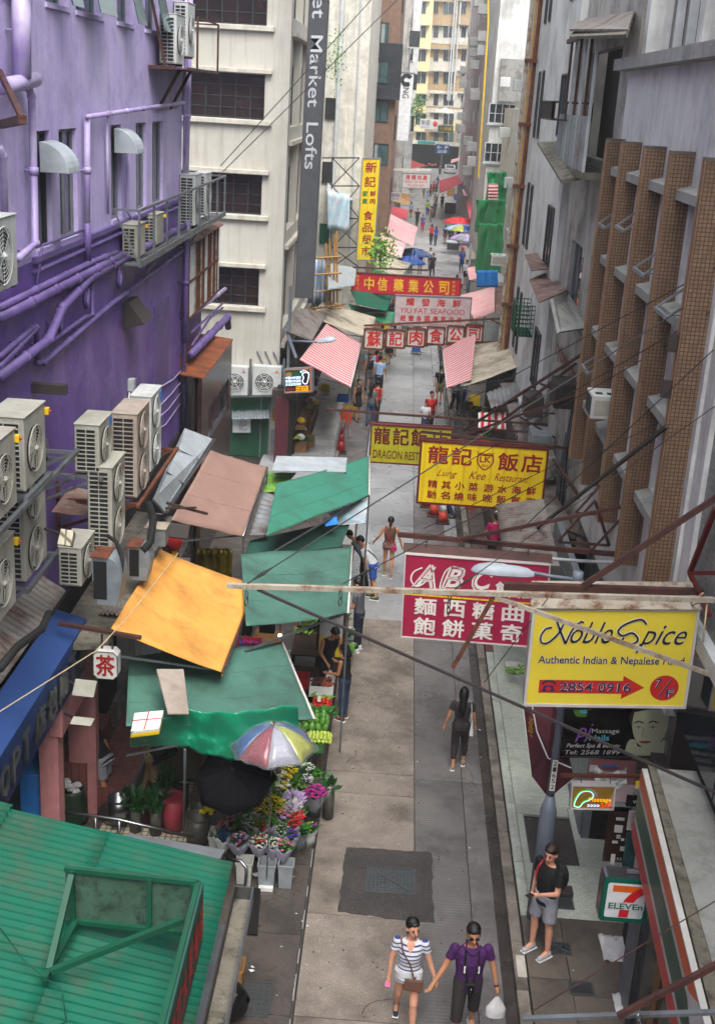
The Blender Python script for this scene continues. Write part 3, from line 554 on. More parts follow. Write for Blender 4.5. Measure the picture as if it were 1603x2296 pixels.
t, a, b = plate('shop_sign', 'white shop sign with a strawberry at the far end of the street', 'sign', 942, 266, 986, 291, YT-6, 'sign_white'); letter(t, a, b, '樂園', (.06, .35, .48, .9), 'ink_navy', YT-6); letter(t, a, b, '超市', (.06, .05, .48, .3), 'blue_bright', YT-6); mb = MB().ell((a.x+(b.x-a.x)*.75, YT-6, (a.z+b.z)/2+.1), (.42, .1, .5)); mb.build('strawberry', 'arrow_red', t)
t, a, b = plate('banner', 'small green banner under the strawberry sign', 'banner', 982, 281, 1015, 297, YT-6.5, 'green_paint'); letter(t, a, b, '大減價', (.1, .2, .9, .8), 'led_yellow' if 0 else 'ink_gold', YT-6.5)
t, a, b = plate('banner', 'faded yellow banner beside the green one at the street end', 'banner', 1016, 272, 1052, 295, YT-6.2, 'yellow_wall')
t, a, b = plate('awning', 'teal shop awning below the strawberry sign at the street end', 'awning', 937, 316, 975, 324, YT-8, 'c_teal', th=3)
for y_, w_ in ((324, ''), (324, '')): pass
t, a, b = plate('parking_sign', 'blue traffic sign with white symbols over the far junction', 'traffic sign', 977, 323, 1006, 346, 215, 'blue_sign'); letter(t, a, b, '← P', (.1, .5, .9, .9), 'ink_white', 215); letter(t, a, b, '泊車', (.15, .08, .85, .42), 'ink_white', 215); MB().box((a.x+b.x)/2-.08, (a.x+b.x)/2+.08, 215.2, 215.35, 0, b.z).build('post', 'pole_grey', t)
q = PY(998, 245, YT-9); t = T('parasol', 'cream parasol on a terrace far down the street', 'parasol', (q.x, YT-9, q.z-2)); mb = MB(); mb.tube([(q.x, YT-9, q.z-2), (q.x, YT-9, q.z)], .08, 6); mb.build('pole', 'pole_grey', t); mb = MB(); mb.tube([(q.x, YT-9, q.z-.5), (q.x, YT-9, q.z+.3)], [1.5, .05], 8); mb.build('canopy', 'foam', t)
# foliage bit on the left at the bend
def foliage(label, x, y, Y, r, n, nm='bush', m='leaf2', cat='plant', sq=1.5):
 q = PY(x, y, Y); t = T(nm, label, cat, q); mb = MB(); rnd = random.Random(n)
 for i in range(n):
  p = q + V((rnd.gauss(0, r*.45), rnd.gauss(0, r*.45), rnd.gauss(0, r*.45*sq))); s = r*.14; d = V((rnd.uniform(-1, 1), rnd.uniform(-1, 1), rnd.uniform(-1, 1))).normalized(); e = d.orthogonal().normalized()
  mb.add([p-d*s, p+e*s*.6, p+d*s, p-e*s*.6], [(0, 1, 2, 3)])
 mb.build('leaves', m, t, kind='stuff'); mb = MB().tube([q-V((0, 0, r*1.5)), q], r*.05, 5); mb.build('stem', 'wood_dark', t); return t
foliage('bright green tree leaning out from the buildings at the far bend', 934, 245, 148, 1.1, 260); foliage('green creeper hanging on the white drain pipe high on the left', 753, 130, 60, .5, 160, sq=3)
foliage('small leafy tree growing at the foot of the yellow vertical sign', 855, 560, 58, .75, 300, nm='small_tree', m='leaf2', sq=1.2); foliage('light green potted shrub beside the dirty white canopy', 850, 612, 57, .4, 120)
# right side buildings
mo = T('mosaic_building', 'grey mosaic tiled building edge with shop glazing at the near right', 'building', (4.15, 10, 0))
ze = PX(1585, 1440, 4.15).z
MB().box(4.15, 9, -5, 15.15, ze+.1, 16).build('mosaic_wall', 'grey_mosaic', mo); MB().box(4.08, 9, 15.15, 15.62, 3.7, 16).build('end_wall', 'white_wall', mo)
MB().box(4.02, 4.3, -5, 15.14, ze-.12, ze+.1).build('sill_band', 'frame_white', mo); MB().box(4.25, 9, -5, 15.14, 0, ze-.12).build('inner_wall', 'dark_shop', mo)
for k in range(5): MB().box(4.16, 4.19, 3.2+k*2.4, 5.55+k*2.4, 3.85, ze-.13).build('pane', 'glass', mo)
fb = T('finned_building', 'white rendered building with tall brown mosaic fins and concrete ledges over the right pavement', 'building', (4.03, 20, 0))
XF, XW = 3.7, 4.03; FY = [15.9, 18.0, 20.05, 22.2, 23.95]; ZT = 11.1
LZ = [4.85, 6.1, 7.6, 8.98, 10.62]
mb = MB(); holes2 = []
bays = [(15.62, FY[0])] + list(zip(FY[:-1], FY[1:]))
for a, b in bays[1:]: holes2 += [(a+.35, b-.25, LZ[3]+.1, LZ[4]-.12), (a+.35, b-.25, LZ[1]+.1, LZ[2]-.12)]
wall_holes(XW, 15.62, 24.4, 3.6, 12.35, holes2, .2, -1, mb); mb.build('wall', 'white_wall', fb); MB().box(XW+.35, 9, 15.62, 24.4, 0, 16).build('inner_wall', 'stained', fb)
for h in holes2: window(fb, XW+.18, 'x', h[0], h[1], h[2], h[3], 1, 2, 1, 'frame_grey', 'glass', out=-1)
for i, y in enumerate(FY):
 MB().box(XF, XW-.002, y-.09, y+.09, 4.85, ZT).build('fin', 'brown_tile', fb)
 MB().box(XF-.012, XF-.001, y-.1, y-.05, 4.86, ZT+.01).box(XF-.012, XF-.001, y+.04, y+.1, 4.86, ZT+.01).build('fin_trim', 'brown_edge', fb)
 MB().box(XF-.01, XW, y-.1, y+.1, ZT+.002, ZT+.04).build('fin_cap', 'pave_conc', fb)
for a, b in zip(FY[:-1], FY[1:]):
 for z in LZ[1:]:
  MB().slab([(XF+.12, a+.1, z), (XF+.12, b-.1, z), (XW, b-.1, z+.06), (XW, a+.1, z+.06)][::-1], .14, V((0, 0, 1))).build('ledge', 'conc_top', fb)
MB().box(XW-.28, XW, 15.5, 24.55, 12.35, 12.55).build('cornice', 'conc_top', fb)
for y in (22.9, 18.6, 16.4): MB().box(XW-.05, XW+.35, y-.22, y+.12, 12.56, 16).build('pilaster', 'white_wall', fb)
for y in (17.3, 20.6, 21.6): MB().box(XW+.2, XW+.33, y-.05, y+.05, 12.56, 16).build('mullion', 'frame_white', fb)
def sash(y, z, w=.8, d=.45):   # opened window frames held out from the facade
 mb = MB(); x0 = XW; x1 = XF-.05
 mb.bar((x0, y, z+.3), (x1, y, z), .03); mb.bar((x0, y+w, z+.3), (x1, y+w, z), .03); mb.bar((x1, y, z), (x1, y+w, z), .05); mb.bar((x0, y+.1, z+.05), (x1, y+.1, z), .02)
 mb.build('open_sash', 'frame_grey', fb)
sash(22.7, 9.6); sash(20.7, 9.75); sash(18.6, 9.3); sash(16.6, 9.0); sash(22.6, 6.9)
for yy_ in (1000-235, 1000-115):
 q = PX(1500, yy_, XF-.1); MB().box(XF-.13, XF-.02, 15.85, 15.95, q.z-.12, q.z+.12).build('floodlight', 'iron', fb)
# old grey building with canopies
ob = T('old_building', 'weathered grey building with tin balcony, mossy canopies and open windows', 'building', (4.0, 28, 0))
XO = 4.15; zl = lambda x, y: PX(x, y, XO).z
oh = [(25.4, 27.2, 6.9, 8.6), (28.2, 30.5, 6.9, 8.6), (26.2, 31.2, 10.6, 12.9)]
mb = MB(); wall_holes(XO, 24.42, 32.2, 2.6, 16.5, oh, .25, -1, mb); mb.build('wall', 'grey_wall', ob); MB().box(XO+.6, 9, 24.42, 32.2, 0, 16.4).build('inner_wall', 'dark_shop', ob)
for h in oh[:2]: window(ob, XO+.15, 'x', h[0], h[1], h[2], h[3], 1, 3, 1, 'frame_grey', 'glass', out=-1)
MB().box(XO-.05, XO+.02, 24.5, 32.1, 6.7, 6.85).build('string_course', 'conc_top', ob)
def canopy(nm, pts, m, th=.05, parent=ob, brk=True, corr=0):
 P = [PX(x, y, X) for x, y, X in pts]
 mb = MB()
 if corr:
  n = corr
  def fn(u, v): p = P[0].lerp(P[1], u).lerp(P[3].lerp(P[2], u), v); return p + V((0, 0, .025*math.sin(u*n*6.283)))
  mb.grid(fn, n*6, 1); o = mb.build(nm, m, parent, solid=.01)
 else: mb.slab(P, th); o = mb.build(nm, m, parent)
 return o
canopy('mossy_canopy', [(1205, 325, 3.35), (1283, 322, XO), (1345, 395, XO), (1258, 412, 3.35)], 'conc_dirty', .08)
canopy('tin_canopy', [(1277, 70, 3.5), (1300, 48, XO), (1422, 30, XO), (1408, 72, 3.5)], 'corr_old', .05)
canopy('concrete_canopy', [(1232, 672, 3.4), (1268, 660, XO), (1312, 738, XO), (1248, 748, 3.4)], 'conc_top', .08)
canopy('rusty_canopy', [(1176, 572, 3.4), (1212, 568, XO), (1242, 603, XO), (1190, 608, 3.4)], 'corr_rust', .03)
canopy('rusty_canopy', [(1186, 628, 3.4), (1232, 610, XO), (1272, 652, XO), (1208, 680, 3.4)], 'corr_rust', .03)
# balcony enclosure of vertical corrugated panels
for i in range(6):
 y0 = 26.2 + i * .85; zb, zt_ = 10.4, 11.5
 mb = MB(); mb.grid(lambda u, v: V((3.62 + .02*math.sin(u*6.283*4), y0+.02+u*.8, zb+(zt_-zb)*v)), 32, 1); mb.build('tin_panel', random.choice(['galv', 'corr_grey', 'lav_pipe'] if i == 3 else ['galv', 'corr_grey']), ob, solid=.008)
 MB().box(3.6, 3.66, y0-.03, y0+.02, zb-.1, 13.1).build('post', 'rust_bar' if i % 2 else 'frame_white', ob)
MB().box(3.6, XO, 26.1, 31.4, 10.25, 10.39).build('balcony_floor', 'conc_dirty', ob); MB().box(3.6, 3.68, 26.1, 31.4, 13.1, 13.2).build('balcony_beam', 'rust_bar', ob)
canopy('balcony_roof', [(1277, 88, 3.4), (1300, 60, XO), (1420, 45, XO), (1405, 85, 3.4)], 'conc_dirty', .06)
a = PX(1240, 222, 3.3); 
def cage(parent, x0, x1, y0, y1, z0, z1, nx, ny, nz, m, r=.012, nm='wire_cage'):
 mb = MB()
 for i in range(nx+1):
  x = x0+(x1-x0)*i/nx; mb.bar((x, y0, z0), (x, y1, z0), r*2); mb.bar((x, y0, z0), (x, y0, z1), r*2); mb.bar((x, y1, z0), (x, y1, z1), r*2)
 for j in range(ny+1):
  y = y0+(y1-y0)*j/ny; mb.bar((x0, y, z0), (x1, y, z0), r*2); mb.bar((x0, y, z0), (x0, y, z1), r*2)
 for k in range(1, nz+1):
  z = z0+(z1-z0)*k/nz; mb.bar((x0, y0, z), (x0, y1, z), r*2); mb.bar((x0, y0, z), (x1, y0, z), r*2); mb.bar((x0, y1, z), (x1, y1, z), r*2)
 return mb.build(nm, m, parent)
cage(ob, 3.25, XO, 29.6, 32.0, zl(1280, 268), zl(1280, 232), 3, 12, 1, 'iron', .02, 'iron_rack')
wc = T('wire_cage', 'green wire cage full of rusty mesh fixed to the wall over the lane', 'wire cage', (3.5, 36, 5)); q = PY(1150, 745, 36); q2 = PY(1228, 682, 36)
cage(wc, q.x, q2.x, 35.4, 36.8, q.z, q2.z, 9, 9, 7, 'green_paint', .012, 'mesh')
mb = MB(); rl = PX(1258, 570, XO); rl2 = PX(1310, 720, XO)
text_mb(mb, 'cyberstore', (XO-.03, 30.9, 5.55), (0, -1, 0), (0, 0, 1), (-1, 0, 0), (0, 0, 5.2, .55), ext=.03, bold=.02); mb.build('relief_lettering', 'ink_darkred', ob)
# blue white building with slit windows, rusty pipes at its corner
wb = T('pale_blue_building', 'pale blue white rendered building with narrow slit windows', 'building', (4.0, 37, 0))
XB = 3.98
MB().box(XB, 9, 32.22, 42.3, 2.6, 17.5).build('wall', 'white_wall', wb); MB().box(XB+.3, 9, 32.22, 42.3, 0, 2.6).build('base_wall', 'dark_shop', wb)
for z in (3.9, 7.3, 10.7, 14.1):
 for y in (39.4, 40.6): window(wb, XB, 'x', y, y+.45, z, z+2, 1, 1, 1, 'frame_dark', 'glass', out=-1)
 window(wb, XB, 'x', 33.2, 34.6, z+.2, z+1.8, 1, 2, 1, 'frame_dark', 'glass', out=-1)
rpz = T('pipe_stack', 'stack of rusty brown and white drain pipes running up the corner of the pale building', 'pipes', (3.9, 42.6, 0))
for k, (m_, r_) in enumerate((('rust_white', .06), ('bamboo', .05), ('rust', .07), ('frame_white', .05), ('bamboo', .045))):
 x = XB - .35 + k * .13; MB().tube([(x, 42.5+.1*(k % 2), 0), (x, 42.5, 9), (x+.03, 42.5, 17.6)], r_, 8).build('pipe', m_, rpz)
for z in range(3, 17, 2): MB().box(XB-.42, XB+.35, 42.35, 42.44, z, z+.12).build('bracket', 'rust', rpz)
# farther right row
b = block('grey stained building with white framed windows facing the camera beyond the green netting', PY(1096, 300, 72).x, 12, 72, 84, 21, 'white_wall')
MB().box(PY(1096, 300, 72).x+.3, 12, 71.6, 71.98, PY(1100, 225, 72).z, PY(1100, 130, 72).z).build('bare_render', 'stained', b)
for y_, x_ in ((232, 1127), (320, 1117)): q = PY(x_, y_, 72); window(b, 72, 'y', q.x-.75, q.x+.75, q.z-1.1, q.z, 1, 4, 2, 'frame_white', 'glass', out=-1, sill=.15, fw=.06)
q = PY(1080, 100, 71.8); mb = MB(); mb.tube([PY(1094, 0, 71.8), PY(1094, 55, 71.8), PY(1072, 400, 71.8)], .05, 6); mb.build('yellow_pipe', 'crate_yellow', b)
MB().box(PY(1096, 300, 72).x, 9, 60, 71.9, 0, 3.4).build('shop_base', 'frame_white', b)
b = block('small white building above the green netting on the right', 5.2, 12, 62.5, 72, 11.5, 'pale_wall', side=(5.2, -1))
b = block('pink rendered building row with many small air conditioners on the far right', PY(1084, 300, 105).x, 16, 105, 150, 24, 'pink_wall', side=(PY(1084, 300, 105).x, -1))
b = block('grey building left of the pink row at the far end', PY(1078, 200, 160).x, 20, 160, 215, 28, 'pale_wall', side=(PY(1078, 200, 160).x, -1))
b = block('plain pale building filling the gap behind the green netting', 5.2, 12, 43.2, 62, 17, 'white_wall', side=(5.2, -1))
# buildings behind the camera on both sides keep the street a canyon
b = block('purple building continued behind the viewpoint', -12, -5.2, -20, 5.9, 15, 'lavender')
# small air conditioners dotted over the far right facades, one mesh shared by all
o0 = MB().box(-.55, 0, -.4, .4, 0, .5).build('air_conditioner', 'ac_w', bevel=.02); rnd = random.Random(8); xs_ = [(PY(1084, 300, 105).x, 107, 148), (PY(1078, 200, 160).x, 162, 210), (5.2, 45, 71)]
for k in range(60):
 x, ya, yb = xs_[k % 3]; o = o0 if k == 0 else o0.copy()
 if k: COL.objects.link(o)
 o.location = (x, rnd.uniform(ya, yb), rnd.uniform(5, 22 if k % 3 < 2 else 15)); sc = 1 + (k % 3 < 2)*.6; o.scale = (sc,)*3; tag(o, 'small white window air conditioner on the far right facades', 'air conditioner', 'window units on the far right facades')
# air conditioners
def ac(label, corner, w=.8, d=.34, h=.7, fans=1, m='ac', face='x', grille=True, grp='outdoor air conditioner units', logo=None, switch=False, band=None):
 """corner = world point of the near, street side, bottom corner. face 'x': fan looks along +X, body runs +Y"""
 c = V(corner); t = T('air_conditioner', label, 'air conditioner', c, grp)
 X = lambda u, v, z: c + (V((u, v, z)) if face == 'x' else V((v, -u, z)))   # u out of the fan face, v along the width
 def bx(mb, u0, u1, v0, v1, z0, z1): return mb.hexa([X(u0,v0,z0), X(u1,v0,z0), X(u1,v1,z0), X(u0,v1,z0)], [X(u0,v0,z1), X(u1,v0,z1), X(u1,v1,z1), X(u0,v1,z1)])
 bx(MB(), -d, 0, 0, w, .03, h).build('casing', m, t, bevel=.012)
 bx(MB(), -d-.01, .015, -.01, w+.01, h, h+.018).build('lid', m, t, bevel=.006)
 for e in (.03, w-.09): bx(MB(), -d+.03, -.03, e, e+.06, 0, .03).build('foot', 'iron', t)
 if grille:
  mb = MB(); bx(mb, -d+.03, -.05, -.006, .001, .07, h-.06); g = mb.build('side_grille', 'ac_dark', t)
  mb = MB(); n = int(h / .075)
  for i in range(n+1): z = .07 + (h-.13)*i/n; bx(mb, -d+.03, -.05, -.016, -.007, z-.008, z+.008)
  for i in range(3): u = -d+.03+(d-.08)*i/2; bx(mb, u-.007, u+.007, -.02, -.012, .07, h-.06)
  mb.build('grille_bar', m, g)
 r = min(w*.33, h/max(fans, 1)*.42)
 for f in range(fans):
  zc = h*(f+.5)/fans + .01; vc = w*.42
  mb = MB(); n = 20; mb.add([X(.004, vc, zc)] + [X(.004, vc+r*math.cos(a*2*math.pi/n), zc+r*math.sin(a*2*math.pi/n)) for a in range(n)], [(0, i+1, (i+1) % n+1) for i in range(n)] if 1 else [])
  fa = mb.build('fan_opening', 'ac_dark', t)
  mb = MB()
  for k in range(3 if r > .2 else 2):
   a0 = k*2.1
   mb.add([X(.008, vc+.03*math.cos(a0), zc+.03*math.sin(a0)), X(.012, vc+r*.9*math.cos(a0-.3), zc+r*.9*math.sin(a0-.3)), X(.009, vc+r*.92*math.cos(a0+.55), zc+r*.92*math.sin(a0+.55))], [(0, 1, 2)])
  mb.build('fan_blade', 'ac_fan', fa)
  mb = MB()
  for rr in [r*q for q in (.3, .44, .58, .72, .86, 1.0)]: mb.tube([X(.03, vc+rr*math.cos(i*math.pi/9), zc+rr*math.sin(i*math.pi/9)) for i in range(19)], .004 if rr < r else .009, 4, caps=False)
  for i in range(8): a0 = i*math.pi/4; mb.bar(X(.028, vc+r*.14*math.cos(a0), zc+r*.14*math.sin(a0)), X(.028, vc+r*math.cos(a0), zc+r*math.sin(a0)), .006)
  mb.ell(X(.03, vc, zc), .14*r, 8, 4); mb.build('fan_guard', m if m != 'ac_brown' else 'ac_brown', fa)
 if logo:
  mb = MB(); z = h*.86; v = w*.86
  if logo == 'tri':
   for a0 in (90, 210, 330):
    a = R(a0); p = X(.008, v+.03*math.cos(a), z+.03*math.sin(a)); e = X(.008, v+.06*math.cos(a), z+.06*math.sin(a)); o_ = X(.008, v, z)
    q1 = X(.008, v+.034*math.cos(a+.55), z+.034*math.sin(a+.55)); q2 = X(.008, v+.034*math.cos(a-.55), z+.034*math.sin(a-.55)); mb.add([o_, q1, e, q2], [(0, 1, 2, 3)])
   mb.build('emblem', 'arrow_red', t)
  else: bx(mb, .002, .008, w*.78, w*.98, h*.8, h*.95); mb.build('badge', 'blue_bright', t)
 if switch: mb = MB(); bx(mb, -.01, .05, w-.02, w+.05, h*.82, h*.92); s = mb.build('isolator', 'crate_yellow', t, bevel=.01); mb = MB().ell(X(.065, w+.015, h*.87), .017, 8, 5); mb.build('knob', 'crate_red', s)
 return t
def wbracket(label, c, w, d, X=XP, col='steel_dull', drop=.5, rise=False):   # steel angle frame fixed to the wall under a unit
 c = V(c); t = T('wall_bracket', label, 'bracket', (X, c.y, c.z)); z = c.z - .03
 for y in (c.y+.02, c.y+w-.02): mb = MB(); mb.bar((X, y, z), (c.x+.05, y, z), .05); mb.bar((X, y, z+(drop if rise else -drop)), (c.x, y, z), .04); mb.bar((X+.02, y, z-drop), (X+.02, y, z+.3), .05).build('arm', col, t)
 MB().bar((c.x+.03, c.y-.1, z), (c.x+.03, c.y+w+.1, z), .055).bar((c.x-d, c.y-.1, z), (c.x-d, c.y+w+.1, z), .05).build('rail', col, t); return t
acs = [
 ('single beige outdoor unit on a steel bracket left of the tall pair', (224, 1067, 16.6), .8, .36, .75, 1, 'ac', 'blue', False, True),
 ('tall brownish two fan outdoor unit in the middle of the pair beside the silver roof', (308, 1121, 17.9), .95, .40, 1.38, 2, 'ac_brown', 'tri', False, False),
 ('tall white two fan outdoor unit at the end next to the silver roof', (339, 1062, 19.8), .9, .36, 1.35, 2, 'ac_w', 'blue', False, False),
 ('tall beige two fan outdoor unit below the single one and behind the rusty tin canopy', (253, 1245, 16.6), .85, .36, 1.35, 2, 'ac', 'tri', False, False),
 ('large beige outdoor unit with round fan and yellow switch at the left edge', (59, 1108, 13.4), .85, .45, .92, 1, 'ac', None, True, True),
 ('large outdoor unit cut by the left edge just below the upper left one', (-14, 1188, 12.2), .85, .45, .92, 1, 'ac', None, True, False),
 ('lowest large outdoor unit cut by the left edge above the tin roof', (-14, 1420, 12.3), .85, .45, .92, 1, 'ac', None, True, False),
 ('tall beige unit with two round fans stacked behind the steel rail at left', (60, 1310, 14.3), .95, .40, 1.4, 2, 'ac', None, False, False),
 ('small low beige outdoor unit beside the rusty duct', (184, 1320, 15.6), .75, .32, .6, 1, 'ac', None, False, False),
 ('outdoor unit cut by the left edge beside the lavender ledge', (-20, 672, 13.4), 1.0, .4, .85, 1, 'ac_w', None, False, False),
 ('small unit nearest the camera on the long steel gallery', (309, 583, 22.3), .7, .28, .62, 0, 'ac', None, True, False),
 ('small unit second on the long steel gallery', (352, 553, 24.6), .7, .28, .62, 0, 'ac', None, True, False),
 ('larger unit with round fan near the end of the steel gallery', (437, 509, 28.3), .85, .36, 1.15, 1, 'ac_w', None, False, False),
 ('last unit standing behind the larger one at the end of the steel gallery', (462, 484, 30.3), .8, .3, 1.0, 1, 'ac_w', None, False, False),
 ('unit with a dark side on the high bracket at the purple corner', (396, 147, 25.5), .85, .34, .95, 1, 'ac_w', None, False, False),
 ('white unit behind the other on the high bracket at the purple corner', (421, 130, 27.4), .85, .3, 1.1, 1, 'ac_w', None, False, False)]
for i, (lab, (x, y, Y), w, d, h, f, m, lg, sw, br) in enumerate(acs):
 q = PY(x, y, Y); a = ac(lab, q, w, d, h, f, m, logo=lg, switch=sw)
 if br: wbracket(('galvanised bracket carrying the single unit on the violet wall' if i == 0 else 'galvanised rail bracket carrying the large unit at the left edge'), q, w, d)
q = PY(-14, 1188, 12.2); wbracket('steel angle rail sloping under the two lower left units', PY(-14, 1195, 12.2), 3.3, .45)
q = PY(60, 1316, 14.3); wbracket('steel rail bracket under the stacked two fan unit', q, 1.3, .4)
wbracket('rusty brown timber and angle platform below the tall pair of units', PY(308, 1128, 17.9), 3.2, .45, col='rust')
for i, (x0, x1) in enumerate([(505, 558), (565, 632)]):
 a, b = PY(x0, 886, 38.45), PY(x1, 824, 38.45)
 t = T('air_conditioner', ['left unit of the white pair on the cream wall', 'right unit of the white pair on the cream wall beside the lit foot sign'][i], 'air conditioner', (a.x, 38.45, a.z), 'outdoor air conditioner units')
 MB().box(a.x, b.x, 38.45, 38.79, a.z, b.z).build('casing', 'ac_w', t, bevel=.015)
 cx, cz, r = a.x+(b.x-a.x)*.42, (a.z+b.z)/2-.02, .29
 mb = MB(); mb.add([(cx+r*math.cos(k*.314), 38.44, cz+r*math.sin(k*.314)) for k in range(20)], [tuple(range(20))]); fa = mb.build('fan_opening', 'ac_dark', t)
 mb = MB()
 for rr in (.1, .18, .24, .3): mb.tube([(cx+rr*math.cos(k*.349), 38.42, cz+rr*math.sin(k*.349)) for k in range(19)], .012, 4, caps=False)
 for k in range(6): mb.bar((cx, 38.42, cz), (cx+.3*math.cos(k*1.047), 38.42, cz+.3*math.sin(k*1.047)), .02)
 mb.ell((cx, 38.42, cz), .06, 8, 4); mb.build('fan_guard', 'ac_w', fa)
 mb = MB()
 for a0 in (90, 210, 330): an_ = R(a0); ex, ez = b.x-.16, b.z-.16; mb.add([(ex, 38.44, ez), (ex+.04*math.cos(an_+.5), 38.44, ez+.04*math.sin(an_+.5)), (ex+.08*math.cos(an_), 38.44, ez+.08*math.sin(an_)), (ex+.04*math.cos(an_-.5), 38.44, ez+.04*math.sin(an_-.5))], [(0, 1, 2, 3)])
 mb.build('emblem', 'arrow_red', t)
mb = MB(); a, b = PY(505, 889, 38.4), PY(636, 887, 38.4); mb.bar(a, b, .07); 
for x in (505, 560, 634): q = PY(x, 889, 38.4); mb.bar(q, q+V((0, 0, 1.25 if x > 505 else .1)), .07)
tag(mb.build('unit_bracket', 'steel_dull'), 'grey steel angle frame holding the white pair of units on the cream wall', 'bracket')
# steel gallery with railing on the purple wall
ga = T('steel_gallery', 'long grey steel gallery with railing fixed high on the purple wall', 'gallery', (XP, 25, 7.5))
zg = PY(309, 586, 22.3).z; x1_ = PY(309, 586, 22.3).x + .12
mb = MB()
for k in range(5): x = XP + .12 + (x1_-XP-.12)*k/4; mb.bar((x, 21.9, zg-.03), (x, 32.4, zg-.03), .06)
mb.build('floor_bar', 'steel_dull', ga); mb = MB()
mb.bar((x1_, 21.9, zg+.95), (x1_, 32.4, zg+.95), .045).bar((x1_, 21.9, zg+.03), (x1_, 32.4, zg+.03), .05).bar((XP, 21.9, zg+.95), (x1_, 21.9, zg+.95), .04).bar((XP, 21.9, zg), (x1_, 21.9, zg), .05).bar((XP, 21.9, zg+.95), (x1_, 21.9, zg), .03)
mb.build('rail', 'steel_dull', ga)
for k in range(9): y = 21.9 + k*1.3; MB().bar((x1_, y, zg), (x1_, y, zg+.95), .04).build('post', 'steel_dull', ga)
[MB().bar((XP, a_, zg+b_), (x1_, a_, zg+c_), .045).build('brace', 'steel_dull', ga) for a_, b_, c_ in ((32.4, .95, .95), (28.6, -.7, 0), (24, -.7, 0))]
hb = T('bracket_platform', 'high rusty bracket platform carrying two units at the purple corner', 'bracket', (XP, 26, PY(396, 150, 25.5).z))
q = PY(396, 150, 25.5); mb = MB(); z = q.z - .03
mb.bar((XP, 24.9, z), (q.x+.1, 24.9, z), .06).bar((XP, 24.9, z+1.5), (q.x-.1, 24.9, z), .05).bar((XP, 25.9, z-.8), (q.x, 25.9, z), .06).bar((XP, 27.2, z-.8), (q.x, 27.2, z), .06).bar((q.x+.35, 24.9, z), (q.x+.35, 28.6, z), .05)
mb.bar((q.x+.35, 28.6, z), (q.x+.35, 28.6, z+1), .04).bar((q.x+.35, 25.9, z), (q.x+.35, 25.9, z+1), .04).bar((q.x+.35, 25.9, z+1), (q.x+.35, 28.6, z+1), .03).bar((q.x+.35, 28.6, z+1), (q.x-.4, 28.6, z+1), .03); mb.slab([(XP, 24.9, z), (q.x+.35, 24.9, z), (q.x+.35, 28.6, z), (XP, 28.6, z)], .02); mb.build('frame', 'rust_bar', hb)
mb = MB(); q = PX(0, 160, XP+.1); p = PX(52, 268, XP+1.1); mb.bar(q, p, .06).bar(PX(0, 280, XP), p, .09); tag(mb.build('bracket', 'rust_bar'), 'rusty angle bracket end at the left edge below the big lavender pipe', 'bracket')
# small things on the right side walls
def boxac(label, x0, y0, x1, y1, X, m='ac_w', dep=.55):
 p, q = PX(x0, y0, X), PX(x1, y1, X); yy = (p.y+q.y)/2; t = T('window_air_conditioner', label, 'air conditioner', (X, yy, q.z)); h = .42
 MB().box(X-dep, X, yy-.33, yy+.33, q.z, q.z+h).build('casing', m, t, bevel=.015); MB().box(X-dep+.05, X-.1, yy-.34, yy-.331, q.z+.08, q.z+h-.08).build('side_grille', 'ac', t); MB().box(X-dep-.01, X-dep-.001, yy-.28, yy+.28, q.z+.05, q.z+h-.05).build('rear_grille', 'ac_dark', t)
 MB().box(X-dep+.08, X-dep+.2, yy-.2, yy-.05, q.z+h+.001, q.z+h+.01).box(X-dep+.28, X-dep+.4, yy-.2, yy-.05, q.z+h+.001, q.z+h+.01).build('top_slots', 'ac_dark', t); return t
boxac('white boxed window unit wedged between the brown mosaic fins', 1358, 918, 1412, 975, 4.03); boxac('small white window unit on the rusty pipe corner of the pale building', 1130, 598, 1168, 628, 4.4, dep=.9)
